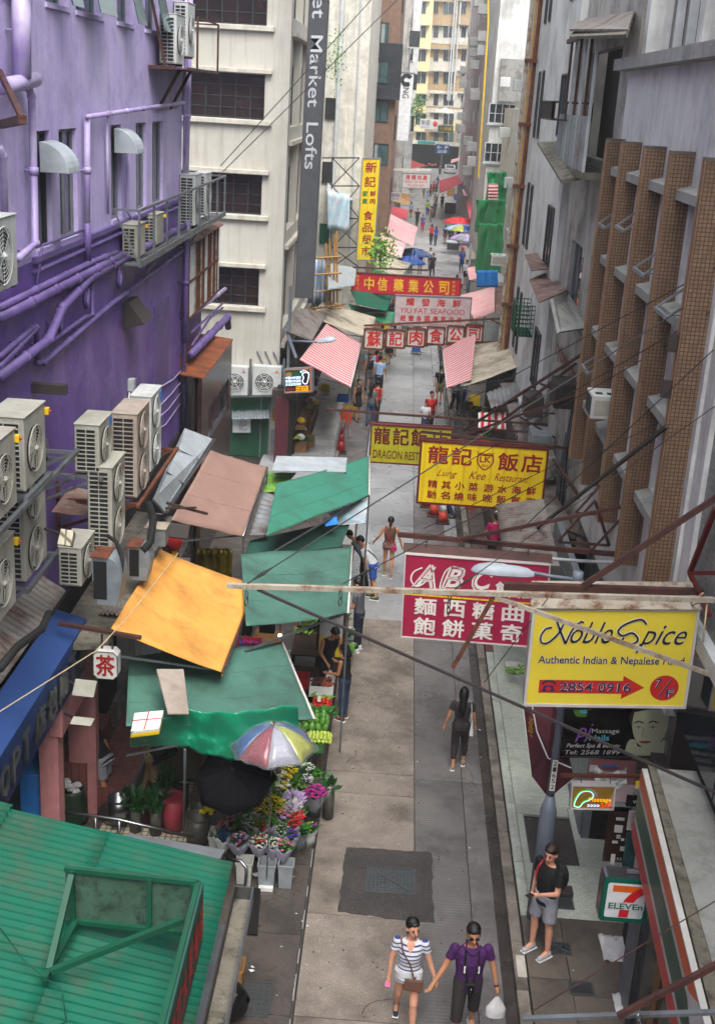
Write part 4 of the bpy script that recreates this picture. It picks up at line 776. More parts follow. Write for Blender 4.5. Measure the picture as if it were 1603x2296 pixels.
# signs
class Sign:
 def __init__(s, label, TL, TR, BL, YL, YR=None, m='sign_white', fm=None, th=.1, fw=.03, cat='sign', nm='hanging_sign', top=None):
  YR = YR or YL; s.tl, s.tr, s.bl = PY(*TL, YL), PY(*TR, YR), PY(*BL, YL)
  s.w = (s.tr-s.tl).length; s.h = (s.tl-s.bl).length; s.ux = (s.tr-s.tl)/s.w; s.uy = (s.tl-s.bl)/s.h; s.n = s.ux.cross(s.uy).normalized()
  s.t = T(nm, label, cat, s.bl)
  P = lambda u, v, d=0: s.bl + s.ux*u*s.w + s.uy*v*s.h + s.n*d
  s.P = P
  MB().hexa([P(0, 0, -th), P(1, 0, -th), P(1, 0), P(0, 0)], [P(0, 1, -th), P(1, 1, -th), P(1, 1), P(0, 1)]).build('panel', m, s.t)
  if fm:
   a, b = fw/s.w, fw/s.h
   for r in ((-a, -b, 1+a, 0), (-a, 1, 1+a, 1+b), (-a, 0, 0, 1), (1, 0, 1+a, 1)):
    MB().hexa([P(r[0], r[1], -th-.02), P(r[2], r[1], -th-.02), P(r[2], r[1], .02), P(r[0], r[1], .02)], [P(r[0], r[3], -th-.02), P(r[2], r[3], -th-.02), P(r[2], r[3], .02), P(r[0], r[3], .02)]).build('frame', fm, s.t)
 def text(s, body, r, m, d=.006, name='lettering', **k):
  mb = MB(); text_mb(mb, body, s.bl, s.ux, s.uy, s.n, (r[0]*s.w, r[1]*s.h, r[2]*s.w, r[3]*s.h), ext=d, **k); mb.build(name, m, s.t); return s
 def poly(s, pts, m, d=.004, name='mark'):
  mb = MB(); mb.add([s.P(u, v, d) for u, v in pts], [tuple(range(len(pts)))]); mb.build(name, m, s.t); return s
 def line(s, pts, w, m, d=.006, name='mark'):
  q = [s.P(u, v, d) for u, v in pts]; k = len(q); vs = []
  for i in range(k): e = (q[min(i+1, k-1)]-q[max(i-1, 0)]).normalized().cross(s.n)*w; vs += [q[i]-e, q[i]+e]
  mb = MB(); mb.add(vs, [(2*i, 2*i+1, 2*i+3, 2*i+2) for i in range(k-1)]); mb.build(name, m, s.t); return s
 def disc(s, u, v, ru, rv, m, d=.004, name='disc', n=20): return s.poly([(u+ru*math.cos(k*2*math.pi/n), v+rv*math.sin(k*2*math.pi/n)) for k in range(n)], m, d, name)
def curve(pts, n=8):   # smooth 2-D curve through points
 out = []; p = [pts[0]] + list(pts) + [pts[-1]]
 for i in range(1, len(p)-2):
  for k in range(n):
   t = k/n; o = []
   for a in (0, 1): o.append(.5*((2*p[i][a]) + (-p[i-1][a]+p[i+1][a])*t + (2*p[i-1][a]-5*p[i][a]+4*p[i+1][a]-p[i+2][a])*t*t + (-p[i-1][a]+3*p[i][a]-3*p[i+1][a]+p[i+2][a])*t**3))
   out.append(tuple(o))
 return out + [pts[-1]]
# Noble Spice
s = Sign('large yellow restaurant sign with black script and red phone arrow', (1200, 1367), (1562, 1370), (1179, 1577), 14.1, 14.0, 'noble_yellow', 'sign_white', .32, .035)
for d, m, b in ((.004, 'ink_white', .012), (.008, 'ink_black', 0)):
 s.text('oble', (.235, .655, .50, .88), m, d, shear=.45, bold=b); s.text('pice', (.665, .58, .96, .85), m, d, shear=.45, bold=b)
k_ = .011
for d, m, wd in ((.006, 'ink_white', .020), (.012, 'ink_black', .012)):
 s.line(curve([(.115, .82), (.075, .80), (.05, .72), (.06, .66), (.10, .66), (.16, .76), (.19, .88)]), wd, m, d, 'lettering'); s.line(curve([(.14, .89), (.17, .78), (.21, .65)]), wd*1.2, m, d, 'lettering'); s.line(curve([(.21, .65), (.245, .80), (.29, .88), (.31, .87)]), wd, m, d, 'lettering')
 s.line(curve([(.70, .86), (.66, .91), (.57, .86), (.53, .79), (.56, .74), (.62, .77), (.66, .70), (.62, .65), (.56, .67), (.57, .72)]), wd*1.1, m, d, 'lettering'); s.line(curve([(.68, .66), (.66, .56)]), wd, m, d, 'lettering')
for d, m, b in ((.004, 'ink_white', .03), (.008, 'ink_navy', .012)): s.text('Authentic Indian & Nepalese Food', (.05, .415, .965, .52), m, d, bold=b)
s.poly([(.07, .12), (.60, .12), (.60, .065), (.74, .19), (.60, .315), (.60, .26), (.07, .26)], 'arrow_red', .003, 'arrow')
for d, m, b in ((.006, 'ink_white', .03), (.010, 'ink_navy', .012)): s.text('2854 0916', (.205, .14, .655, .24), m, d, bold=b); 
s.poly([(.09, .135), (.175, .135), (.16, .20), (.105, .20)], 'ink_navy', .007, 'telephone_icon').line(curve([(.09, .215), (.11, .245), (.155, .245), (.175, .215)]), .014, 'ink_navy', .008, 'telephone_icon'); s.disc(.132, .165, .018, .024, 'arrow_red', .009, 'telephone_icon')
s.disc(.865, .19, .09, .135, 'arrow_red', .004, 'disc', 28)
for d, m, b in ((.006, 'ink_white', .035), (.010, 'ink_navy', .005)): s.text('7', (.805, .19, .845, .29), m, d, bold=b); s.text('F', (.88, .09, .93, .18), m, d, bold=b); s.line([(.835, .10), (.90, .28)], .007, m, d)
P = s.P; MB().hexa([P(-.03, 1.02, -.6), P(1.03, 1.02, -.6), P(1.03, 1.02, .04), P(-.03, 1.02, .04)], [P(-.02, 1.13, -.55), P(1.0, 1.13, -.55), P(1.03, 1.03, .05), P(-.03, 1.03, .05)]).build('rain_cap', 'rust_white', s.t)
noble = s
# chains carrying it
def chain(mb, a, b, r=.006, n=5):
 a, b = V(a), V(b)
 for k in range(n):
  p, q = a.lerp(b, k/n), a.lerp(b, (k+1)/n); m_ = (p+q)/2; L = (q-p).length*.62; d = (q-p).normalized(); e = d.orthogonal().normalized() if k % 2 else d.orthogonal().normalized().cross(d)
  mb.tube([m_+d*L*math.cos(t*.785)+e*L*.45*math.sin(t*.785) for t in range(9)], r, 4, caps=False)
bm = T('sign_beam', 'thick dark red steel beam carrying the yellow restaurant sign', 'steel beam', (4.0, 14.3, 6)); a, b = PY(1130, 1315, 14.3), PY(1575, 1330, 14.3); MB().bar(a, b, .09, .11).build('beam', 'rust_bar', bm); MB().bar(PY(1300, 1318, 14.3), PX(1640, 1092, 4.1), .07).build('stay', 'rust_bar', bm)
mb = MB()
for u in (.1, .38, .62, .88): p = P(u, 1.12, -.2); chain(mb, p, (p.x, p.y, a.z), n=3)
mb.build('chain', 'iron', bm)
# near rusty white beam with braces
nb = T('rusty_beam', 'long rusty white steel beam reaching over the lane above the orange awning', 'steel beam', (4.1, 13.3, 6.1)); a, b = PY(510, 1313, 13.4), PY(1600, 1345, 13.4)
MB().bar(a, b, .06, .058).build('beam', 'rust_white', nb); MB().bar(PY(1110, 1338, 13.4), PY(1640, 1530, 13.3), .05).build('brace', 'rust_white', nb); MB().bar(PY(578, 1322, 13.4), PX(1700, 1820, 4.3), .03).build('brace', 'iron', nb); 
q = PY(1015, 1497, 13.4); MB().bar(PY(1105, 1340, 13.4), q, .045).build('strut', 'rust', nb)
mb = MB()
for x in (555, 765): p = PY(x, 1318, 13.4); chain(mb, p-V((0, .06, .02)), p-V((0, .06, .2)), .009, 2)
p = PY(1008, 1330, 13.4); chain(mb, p, p+V((.0, -.05, -.25)), .01, 3); mb.build('shackle', 'iron', nb)
def wire(label, a, b, r=.008, sag=0, m='wire', nm='wire', cat='wire', grp=None, turn=None):
 a, b = V(a), V(b); n = 12 if sag else 2; mb = MB(); mb.tube([a.lerp(b, k/n) - V((0, 0, sag*4*(k/n)*(1-k/n))) for k in range(n+1)], r, 5)
 if turn:
  for (t0, t1) in turn: mb.tube([a.lerp(b, t0), a.lerp(b, (t0+t1)/2), a.lerp(b, t1)], [r, r*2.6, r], 6)
 return tag(mb.build(nm, m), label, cat, grp)
wire('steel stay wire running up right from the rusty beam past the yellow signs', PY(555, 1308, 13.4), PX(1603, 645, 4.1), .009, turn=[(.01, .05)])
wire('second stay wire from the rusty beam rising right across the crimson sign', PY(770, 1308, 13.4), PX(1500, 935, 4.1), .007, turn=[(.02, .08)])
wire('thin black wire rising right in front of the crimson sign', PY(1010, 1328, 13.4), PX(1603, 910, 4.1), .006, turn=[(0, .1)])
wire('thin stay wire passing over the lamp head to the mosaic wall', PY(1165, 1190, 16), PX(1603, 780, 4.1), .007)
wire('stay from the ground side up across the yellow dragon sign corner', PY(1240, 1325, 14), PY(1085, 1530, 14.6), .006)
# crimson ABC sign
s = Sign('crimson bakery sign with white script ABC hanging from a red beam', (910, 1243), (1231, 1268), (901, 1426), 19.0, 19.0, 'sign_mag', 'sign_white', .12, .02)
for g, (u, v) in zip('ABC', ((.05, .22), (.255, .42), (.47, .62))):
 for d, m, b in ((.004, 'ink_white', .05), (.009, 'sign_mag', -.012), (.012, 'ink_white', -.03)): s.text(g, (u, .62, v, .90), m, d, shear=.3, bold=b)
s.line(curve([(.12, .86), (.06, .80), (.045, .70), (.09, .63), (.16, .72), (.21, .88)]), .012, 'ink_white', .012, 'lettering').line(curve([(.30, .66), (.25, .63), (.28, .83), (.34, .90), (.41, .86)]), .012, 'ink_white', .012, 'lettering')
s.text('餅', (.64, .58, .76, .76), 'ink_white', bold=.02).text('店', (.80, .58, .92, .76), 'ink_white', bold=.02); s.poly([(0, .515), (1, .515), (1, .535), (0, .535)], 'sign_yellow', .003, 'stripe')
for ch, u in zip('麵西糖曲', (.08, .285, .49, .70)): s.text(ch, (u, .29, u+.15, .49), 'ink_white', bold=.02)
for ch, u in zip('飽餅菓奇', (.08, .285, .49, .70)): s.text(ch, (u, .04, u+.15, .25), 'ink_white', bold=.02)
P = s.P; MB().hexa([P(-.02, 1.03, -.16), P(1.02, 1.03, -.16), P(1.02, 1.03, 0), P(-.02, 1.03, 0)], [P(-.02, 1.1, -.16), P(1.02, 1.1, -.16), P(1.02, 1.1, -.12), P(-.02, 1.1, -.12)]).build('angle_frame', 'rust_bar', s.t); MB().hexa([P(0, 1.0, -.14), P(1, 1.0, -.14), P(1, 1.0, .01), P(0, 1.0, .01)], [P(0, 1.05, -.12), P(1, 1.05, -.12), P(1, 1.03, .0), P(0, 1.03, .0)]).build('top_band', 'sign_pinkwhite', s.t)  # rusty angle frame, then a pale pinkish band along the upper edge
bm = T('sign_beam', 'dark red steel beam and braces holding the crimson bakery sign', 'steel beam', (3.7, 19.3, 4.6)); a, b = PY(892, 1198, 19.3), PY(1440, 1248, 19.3); MB().bar(a, b, .07, .08).build('beam', 'rust_bar', bm)
MB().bar(PY(1035, 1208, 19.3), PX(1390, 1137, 3.7), .06).build('stay', 'rust_bar', bm); MB().bar(PY(1440, 1262, 19.3), PX(1225, 1170, 3.75), .05).build('brace', 'rust_bar', bm); MB().bar(PX(1165, 1215, 3.0), PX(1495, 955, 3.66), .05).build('dark_stay', 'iron', bm)
mb = MB()
for u in (.14, .85): p = P(u, 1.08, -.08); chain(mb, p, (p.x, p.y, a.z-.0), n=4)
mb.build('chain', 'iron', bm); wire('stay wire from the bakery beam tip to the dragon sign', PY(950, 1185, 20), PY(1290, 1020, 27), .008)
# Lung Kee sign
s = Sign('bright yellow restaurant sign with dark red shield crest and script', (947, 990), (1226, 1010), (937, 1124), 26.0, 26.0, 'sign_yellow', 'sign_darkred', .15, .045)
for ch, u in zip('龍記', (.055, .245)): s.text(ch, (u, .66, u+.16, .94), 'ink_red', bold=.008)
for ch, u in zip('飯店', (.62, .81)): s.text(ch, (u, .62, u+.16, .91), 'ink_red', bold=.008)
s.line([(.445, .91), (.455, .86), (.48, .885), (.51, .86), (.545, .885), (.57, .86), (.58, .90)], .012, 'ink_red', .008, 'crest').line(curve([(.455, .85), (.455, .72), (.515, .61), (.575, .72), (.575, .85)]) + [(.455, .85)], .014, 'ink_red', .008, 'crest').text('LK', (.47, .73, .56, .83), 'ink_red', .008, bold=.02).text('龍記', (.49, .65, .545, .70), 'ink_red', .008)
for body, r in (('Lung', (.135, .42, .30, .56)), ('Kee', (.395, .44, .53, .57)), ('Restaurant', (.60, .44, .88, .565))): s.text(body, r, 'ink_red', shear=.45)
for ch, u in zip('精其小菜游水海鮮', (.07, .18, .29, .40, .525, .635, .75, .87)): s.text(ch, (u, .245, u+.075, .375), 'ink_red', bold=.02)
for ch, u in zip('馳名燒味晚飯宵夜', (.07, .18, .29, .40, .525, .635, .75, .87)): s.text(ch, (u, .07, u+.075, .20), 'ink_red', bold=.02)
bm = T('sign_beam', 'black and rusty beam over the bright yellow restaurant sign', 'steel beam', (3.9, 26.1, 4.8)); MB().bar(PY(942, 984, 26.1), PY(1240, 1004, 26.1), .08).bar(PY(945, 968, 26.3), PY(1320, 1010, 26.3), .06).build('beam', 'rust_bar', bm); MB().bar(PY(1240, 1030, 26.3), PX(1310, 1130, 4.1), .06).build('brace', 'rust_bar', bm)
# dragon sign
s = Sign('duller yellow dragon restaurant sign partly behind the bright yellow one', (835, 953), (1012, 964), (830, 1034), 31.0, 31.0, 'sign_yel2', 'sign_darkred', .12, .04)
for ch, u in zip('龍記飯店', (.03, .27, .50, .76)): s.text(ch, (u, .5, u+.2, .95), 'ink_darkred', bold=.008)
s.text('DRAGON RESTAURANT', (.03, .10, .97, .33), 'ink_darkred', bold=.008)
bm = T('sign_beam', 'thin rusty pipe beam reaching far over the wet lane at the dragon sign', 'steel beam', (3.9, 31.2, 4.9)); MB().bar(PY(732, 918, 31.2), PY(1262, 955, 31.2), .055).bar(PY(830, 946, 31.2), PY(1290, 975, 31.2), .05).build('beam', 'rust_bar', bm); [MB().bar(a_, b_, .055).build('brace', 'rust_bar', bm) for a_, b_ in ((PY(1040, 965, 31.2), PX(1318, 785, 4.1)), (PY(1090, 972, 31.2), PX(1290, 815, 4.1)), (PY(1000, 990, 28), PX(1318, 875, 4.1)))]
mb = MB()
for x in (1075, 1160): p = PY(x, 975, 31.2); mb.bar(p, p-V((0, 0, .35)), .03)
mb.bar(PY(1210, 860, 30), PY(1330, 905, 30), .05).bar(PY(1190, 925, 30), PY(1300, 930, 30), .04).bar(PY(1165, 935, 29.5), PY(1275, 1000, 29.5), .04); mb.build('hanger', 'rust_bar', bm)
# six white boards
bm = T('framed_board_sign', 'row of six white boards with red characters in rusty frames', 'sign', PY(820, 780, 45))
rr = [(820, 515, 925, 640), (950, 520, 1050, 632), (1072, 512, 1170, 625), (1190, 505, 1285, 612), (1310, 500, 1400, 605), (1420, 492, 1510, 597)]
rr = [((750+a/1.781)*.6758, (800+b/1.781)*.6758, (750+c/1.781)*.6758, (800+d/1.781)*.6758) for a, b, c, d in rr]
for ch, r in zip('蘇記肉食公司', rr):
 a, b = PY(r[0], r[1], 45), PY(r[2], r[3], 45); MB().box(a.x, b.x, 45, 45.08, b.z, a.z).build('board', 'sign_white', bm, bevel=.01)
 w, h = b.x-a.x, a.z-b.z; mb = MB(); text_mb(mb, ch, (a.x, 45, b.z), (1, 0, 0), (0, 0, 1), (0, -1, 0), (.16*w, .12*h, .86*w, .88*h), bold=.008, ext=.01); mb.build('lettering', 'ink_red' if 0 else 'arrow_red', bm)
 mb = MB()
 for p, q in (((a.x, a.z), (b.x, a.z)), ((a.x, b.z), (b.x, b.z)), ((a.x, b.z), (a.x, a.z)), ((b.x, b.z), (b.x, a.z))): mb.bar((p[0], 44.98, p[1]), (q[0], 44.98, q[1]), .07)
 mb.build('frame', 'rust', bm)
a, b = PY(816, 730, 45.1), PY(1240, 708, 45.1); MB().bar(a, b, .07).bar(PY(816, 780, 45.1), PY(1110, 766, 45.1), .06).bar(PY(1110, 766, 45.1), b, .05).bar(PY(1100, 716, 45.1), PY(1180, 760, 45.1), .05).build('rail', 'rust', bm)
# seafood sign
s = Sign('greyish white seafood sign with red lettering behind the six boards', (888, 663), (1056, 669), (884, 728), 52, 52, 'sign_pinkwhite', 'frame_grey', .15, .04)
for ch, u in zip('耀發海鮮', (.14, .345, .55, .76)): s.text(ch, (u, .68, u+.11, .93), 'arrow_red', bold=.02)
s.text('YIU FAT SEAFOOD', (.06, .42, .93, .60), 'arrow_red')
for k, ch in enumerate('經營各國優質海產'): s.text(ch, (.075+k*.108, .15, .075+k*.108+.07, .34), 'arrow_red', bold=.02)
s.text('THE BEST OF INTERNATIONAL FRESH', (.05, .015, .95, .09), 'ink_red')
# red pharmacy sign
s = Sign('long red company sign with gold characters spanning the lane', (791, 613), (1031, 627), (790, 654), 55, 55, 'sign_red', 'sign_darkred', .2, .05)
for ch, u in zip('中信藥業公司', (.11, .235, .385, .525, .665, .81)): s.text(ch, (u, .16, u+.09, .84), 'ink_gold', bold=.008)
for k, ch in enumerate('飲備汽水'): s.text(ch, (.03, .78-k*.22, .06, .95-k*.22), 'ink_gold')
for k, ch in enumerate('參茸海味'): s.text(ch, (.93, .75-k*.22, .96, .92-k*.22), 'ink_gold')
mb = MB().bar(PY(700, 596, 55), PY(960, 606, 55), .07); mb.bar(PY(800, 612, 55), PY(800, 600, 55), .04); tag(mb.build('sign_beam', 'rust_bar'), 'rusty support bar above the long red sign', 'steel beam')
# yellow vertical sign
s = Sign('tall yellow vertical sign with red characters on a lattice frame', (814, 357), (852, 357), (800, 582), 60, 60, 'sign_yellow', 'frame_grey', .35, .05)
s.text('新', (.18, .87, .82, .97), 'ink_red', bold=.008).text('記', (.18, .73, .82, .83), 'ink_red', bold=.008).text('家', (.1, .635, .42, .69), 'ink_green', bold=.008).text('禽', (.1, .56, .42, .615), 'ink_green', bold=.008).text('鮮', (.55, .635, .88, .69), 'ink_red', bold=.008).text('肉', (.55, .56, .88, .615), 'ink_red', bold=.008)
for k, ch in enumerate('食品超市'): s.text(ch, (.24, .40-k*.12, .78, .49-k*.12), 'ink_red', bold=.008)
lf_ = T('lattice_frame', 'black steel lattice frame reaching left of the yellow vertical sign', 'steel frame', PY(745, 600, 60)); mb = MB(); zz = [354, 417, 490, 555, 600]
for i, y in enumerate(zz):
 mb.bar(PY(745 if i else 722, y, 60.2), PY(806, y, 60.2), .06)
 if i: mb.bar(PY(745, y, 60.2), PY(806, zz[i-1], 60.2), .05).bar(PY(745, zz[i-1], 60.2), PY(806, y, 60.2), .05)
mb.bar(PY(745, 354, 60.2), PY(740, 640, 60.2), .06); mb.build('lattice', 'iron', lf_)
# white estate sign etc.
s = Sign('small white estate agent sign with red characters far down the lane', (904, 389), (965, 391), (902, 420), 95, 95, 'sign_white', 'frame_grey', .15, .05)
for k, ch in enumerate('港樓地產'): s.text(ch, (.1+k*.21, .58, .26+k*.21, .92), 'arrow_red', bold=.02)
s.text('REAL ESTATE', (.08, .36, .92, .50), 'arrow_red').text('TEL: 2544 3633', (.18, .08, .80, .26), 'arrow_red'); mb = MB().bar(PY(872, 380, 95.2), PY(967, 381, 95.2), .16); tag(mb.build('sign_beam', 'pale_wall'), 'pale beam above the small white estate agent sign', 'steel beam')
s = Sign('tiny white sign with blue characters by the left stalls', (871, 431), (899, 432), (870, 449), 85, 85, 'sign_white', None, .1); s.text('華園茶餐廳', (.1, .4, .9, .9), 'ink_navy').text('快餐小食', (.2, .1, .8, .35), 'ink_navy')
s = Sign('tall white hanging banner with a black ring logo', (899, 163), (927, 165), (887, 314), 109, 109, 'se_white', None, .06, nm='hanging_banner', cat='banner')
s.line([(.5+.36*math.cos(a), .90+.065*math.sin(a)) for a in [.5+k*.33 for k in range(16)]], .16, 'ink_black', .03, 'ring_logo'); mb = MB(); text_mb(mb, 'LING', s.P(.25, .9, .02), -s.uy, s.ux, s.n, (.03*s.h, 0, .27*s.h, .5*s.w)); mb.build('lettering', 'ink_black', s.t)
s.text('A LIVING SPACE\nMANAGED BY', (.15, .40, .7, .47), 'frame_grey').text('CAINE ROAD', (.1, .03, .8, .06), 'frame_grey') if 0 else None
mb = MB().bar(PY(882, 161, 109), PY(932, 165, 109), .1); tag(mb.build('banner_pole', 'frame_grey'), 'short pole holding the tall white banner', 'pole')
# Market Lofts banner
s = Sign('very tall dark grey banner with pale rotated lettering', (694, 0), (738, 1), (661, 667), 37.6, 37.6, 'banner_grey', 'iron', .08, .01, nm='hanging_banner', cat='banner')
fr = lambda y: 1 - y/667
for body, y0, y1 in (('Market', 74, 228), ('Lofts', 262, 366), ('et', -8, 38)):
 mb = MB(); text_mb(mb, body, s.P(.17, 1, .006), -s.uy, s.ux, s.n, (s.h*y0/667, 0, s.h*y1/667, s.w*(.62 if body != 'et' else .56)), bold=.006); mb.build('lettering', 'banner_text', s.t)
MB().box(s.tl.x-.3, s.tl.x+.9, 37.55, 37.62, 14.5, 18).build('panel_top', 'banner_grey', s.t)
# LED foot massage sign
s = Sign('lit foot massage sign with a glowing footprint and running bulbs', (639, 829), (697, 826), (640, 880), 37.6, 37.3, 'ink_black', 'frame_grey', .15, .03)
s.poly([(0, .95), (1, .95), (.55, .55), (0, .62)], 'fas_green', .002, 'print').disc(.14, .78, .13, .10, 'card', .004, 'print')
for k, body in enumerate(('中醫內外婦科', '專業針灸推拿', '古法足底按摩')): s.text(body, (.02, .57-k*.14, .62, .69-k*.14), 'led_white', .008, bold=.02)
for k, body in enumerate(('ACUPUNCTURE', 'FOOT MASSAGE', 'BODY MASSAGE')): s.text(body, (.42, .205-k*.08, .90, .265-k*.08), 'led_yellow', .008, bold=.02)
s.line(curve([(.74, .35), (.68, .45), (.72, .62), (.68, .78), (.80, .84), (.92, .78), (.90, .55), (.84, .36), (.74, .35)]), .016, 'led_white', .012, 'footprint')
for u, v, r in ((.63, .88, .035), (.71, .92, .028), (.79, .91, .026), (.86, .87, .024), (.92, .81, .022)): s.disc(u, v, r, r*1.2, 'led_white', .012, 'footprint')
s.poly([(.04, .13), (.12, .2), (.12, .16), (.36, .16), (.36, .1), (.12, .1), (.12, .06)], 'ink_red', .006, 'arrow')
mbr, mby = MB(), MB()
for k in range(24):
 for (u, v) in ((.02+k*.04, .985), (.02+k*.04, .02)): (mbr if k % 2 else mby).ell(s.P(u, v, .01), .012, 5, 3)
for k in range(17): (mbr if k % 2 else mby).ell(s.P(.98, .04+k*.058, .01), .012, 5, 3)
mbr.build('bulb_row', 'led_red', s.t, kind='stuff'); mby.build('bulb_row', 'led_yellow', s.t, kind='stuff')
# tea sign
c = PY(237, 1492, 15.3); t = T('tea_sign', 'white octagonal lightbox sign with one red character for tea', 'sign', c); w, h = .175, .215; ch_ = .06
oc = [(-w+ch_, -h), (w-ch_, -h), (w, -h+ch_), (w, h-ch_), (w-ch_, h), (-w+ch_, h), (-w, h-ch_), (-w, -h+ch_)]
MB().prism(oc, lambda u, v: c+V((u, 0, v)), (0, .2, 0)).build('lightbox', 'sign_white', t, bevel=.008)
MB().tube([c+V((u*.98, -.006, v*.98)) for u, v in oc+[oc[0]]], .007, 5).build('rim', 'green_paint', t); mb = MB(); text_mb(mb, '茶', c, (1, 0, 0), (0, 0, 1), (0, -1, 0), (-.13, -.16, .13, .16), bold=.0085, ext=.008); mb.build('lettering', 'ink_red', t)
MB().bar(c+V((-.07, .1, h)), c+V((-.07, .1, h+.22)), .025).bar(c+V((.08, .1, h)), c+V((.08, .1, h+.22)), .025).build('hanger', 'iron', t)
a, b = PY(180, 1408, 15.4), PY(317, 1430, 15.3); tag(MB().bar(a-V((.3, 0, -.05)), b, .06, .05).build('sign_beam', 'rust_bar'), 'dark timber arm holding the tea sign', 'beam')
# pj massage sign
s = Sign('black spa sign with a printed woman portrait under the yellow sign', (1258, 1588), (1526, 1588), (1252, 1695), 16.1, 16.0, 'black_gloss', 'iron', .18, .02)
u0 = lambda x: (x-1252)/272.; 
s.text('pj', (.13, .30, .28, .68), 'lilac', shear=.4).text('Massage', (.27, .46, .50, .58), 'ink_white').text('Nails', (.25, .33, .42, .45), 'cyan', bold=.02).text('Perfect Spa & Beauty', (.06, .16, .52, .27), 'ink_white', shear=.3, bold=.01).text('Tel: 2568 1899', (.05, .04, .52, .13), 'ink_white', shear=.2)
s.poly(curve([(.10, .98), (.12, .86), (.17, .82), (.22, .84), (.2, .93), (.26, .98)]), 'leaf2', .004, 'printed_leaves').poly(curve([(.15, .98), (.17, .90), (.22, .9), (.21, .98)]), 'cyan', .006, 'printed_leaves')
hair = curve([(.60, .98), (.57, .82), (.59, .66), (.62, .60), (.66, .85), (.80, .93), (.90, .75), (.93, .45), (.97, .50), (.99, .70), (.985, .98)]); s.poly(hair, 'hair_brown', .003, 'printed_hair')
s.poly(curve([(.60, .02), (.58, .25), (.66, .22), (.72, .2), (.86, .35), (.97, .20), (.985, .02)]), 'skin_print', .004, 'printed_shoulder'); s.poly(curve([(.615, .92), (.605, .72), (.615, .50), (.66, .28), (.73, .18), (.80, .22), (.88, .42), (.91, .68), (.90, .93), (.76, .985), (.615, .92)]), 'skin_print', .006, 'printed_face')
s.poly(curve([(.84, .30), (.90, .50), (.92, .70), (.905, .40), (.84, .30)]), 'skin_printd', .008, 'printed_shade'); s.poly(curve([(.905, .55), (.925, .62), (.94, .50), (.92, .40)]), 'skin_print', .007, 'printed_ear')
for ex in (.655, .775): s.poly(curve([(ex-.03, .60), (ex, .635), (ex+.035, .60), (ex, .585), (ex-.03, .60)], 4), 'ink_white', .010, 'printed_eye'); s.disc(ex+.002, .608, .010, .02, 'blue_sign', .013, 'printed_eye', 10); s.line(curve([(ex-.035, .70), (ex, .74), (ex+.045, .70)], 4), .009, 'hair_brown', .010, 'printed_brow'); s.line(curve([(ex-.03, .605), (ex, .64), (ex+.035, .60)], 4), .004, 'hair', .012, 'printed_lash')
s.line(curve([(.705, .60), (.698, .47), (.69, .43), (.715, .41), (.735, .43)], 4), .004, 'skin_printd', .010, 'printed_nose'); s.poly(curve([(.665, .31), (.70, .335), (.715, .325), (.735, .335), (.775, .31), (.72, .275), (.665, .31)], 4), 'lips', .010, 'printed_lips')
s.poly(curve([(.56, .12), (.575, .28), (.60, .36), (.64, .34), (.66, .2), (.64, .05), (.58, .02)]), 'skin_print', .009, 'printed_hand')
P = s.P; bm = T('sign_beam', 'grey steel brackets behind the black spa sign', 'steel beam', P(1, 1, -.3)); MB().bar(P(.1, 1.02, -.1), P(1.25, 1.02, -.1), .06).build('beam', 'rust_bar', bm)
# added dark plate standing in for the portrait reflected in the glazing
s = Sign('dark glass plate standing in for the portrait reflected in the glazing', (1538, 1590), (1603, 1592), (1522, 1700), 15.3, 15.3, 'glass', None, .05, nm='dark_panel')
# small massage LED sign
s = Sign('small tan massage sign with green footprint lights, fifth floor', (1284, 1762), (1377, 1764), (1280, 1811), 15.0, 15.0, 'led_board', 'sign_white', .1, .02)
foot = curve([(.05, .12), (.08, .40), (.20, .75), (.40, .80), (.50, .62), (.42, .42), (.28, .30), (.18, .08), (.05, .12)])
s.line(foot, .010, 'led_green', .010, 'footprint').line([(u+.012, v-.03) for u, v in foot], .006, 'led_white', .012, 'footprint'); s.line(curve([(.33, .92), (.45, .85), (.55, .72), (.60, .56)]), .010, 'fl_lilac', .010, 'footprint').text('Massage', (.40, .26, .95, .50), 'led_yellow', .01).text('>>>>', (.38, .06, .68, .2), 'led_white', .01, bold=.02).text('5/F', (.70, .05, .96, .26), 'led_red', .01)
P = s.P; q = P(1, 1.35, 0); bm = T('sign_beam', 'rusty bar holding the small tan massage sign', 'steel beam', q); MB().bar(P(-.3, 1.38, -.05), P(1.9, 1.42, -.05), .045).bar(P(.9, 1.0, -.05), P(.9, 1.4, -.05), .01).bar(P(.2, 1.0, -.05), P(.2, 1.4, -.05), .01).build('beam', 'rust', bm)
# 7-ELEVEN lightbox
a = PY(1341, 1900, 13.0); b = PY(1336, 2055, 13.0); W7, H7 = .62, .66; c0 = V((b.x, 12.9, b.z+.02)); t = T('convenience_store_sign', 'green and white lightbox sign with orange and red seven', 'sign', c0)
def rrect(u0, v0, u1, v1, r, n=5):
 o = []
 for cx, cy, a0 in ((u1-r, v1-r, 0), (u0+r, v1-r, 90), (u0+r, v0+r, 180), (u1-r, v0+r, 270)):
  for k in range(n+1): aa = R(a0+90*k/n); o.append((cx+r*math.cos(aa), cy+r*math.sin(aa)))
 return o
F = lambda u, v, d=0: c0 + V((u, -d, v))
MB().prism(rrect(0, 0, W7, H7, .06), lambda u, v: F(u, v), (0, .22, 0)).build('housing', 'steel', t); MB().prism(rrect(.01, .01, W7-.01, H7-.01, .055), lambda u, v: F(u, v, .012), (0, .01, 0)).build('green_face', 'se_green', t)
trap = [(.07, .07), (W7-.12, .07), (W7-.05, H7-.07), (.05, H7-.07)]
def pl(pts, m, d, nm): mb = MB(); mb.add([F(u, v, d) for u, v in pts], [tuple(range(len(pts)))]); mb.build(nm, m, t)
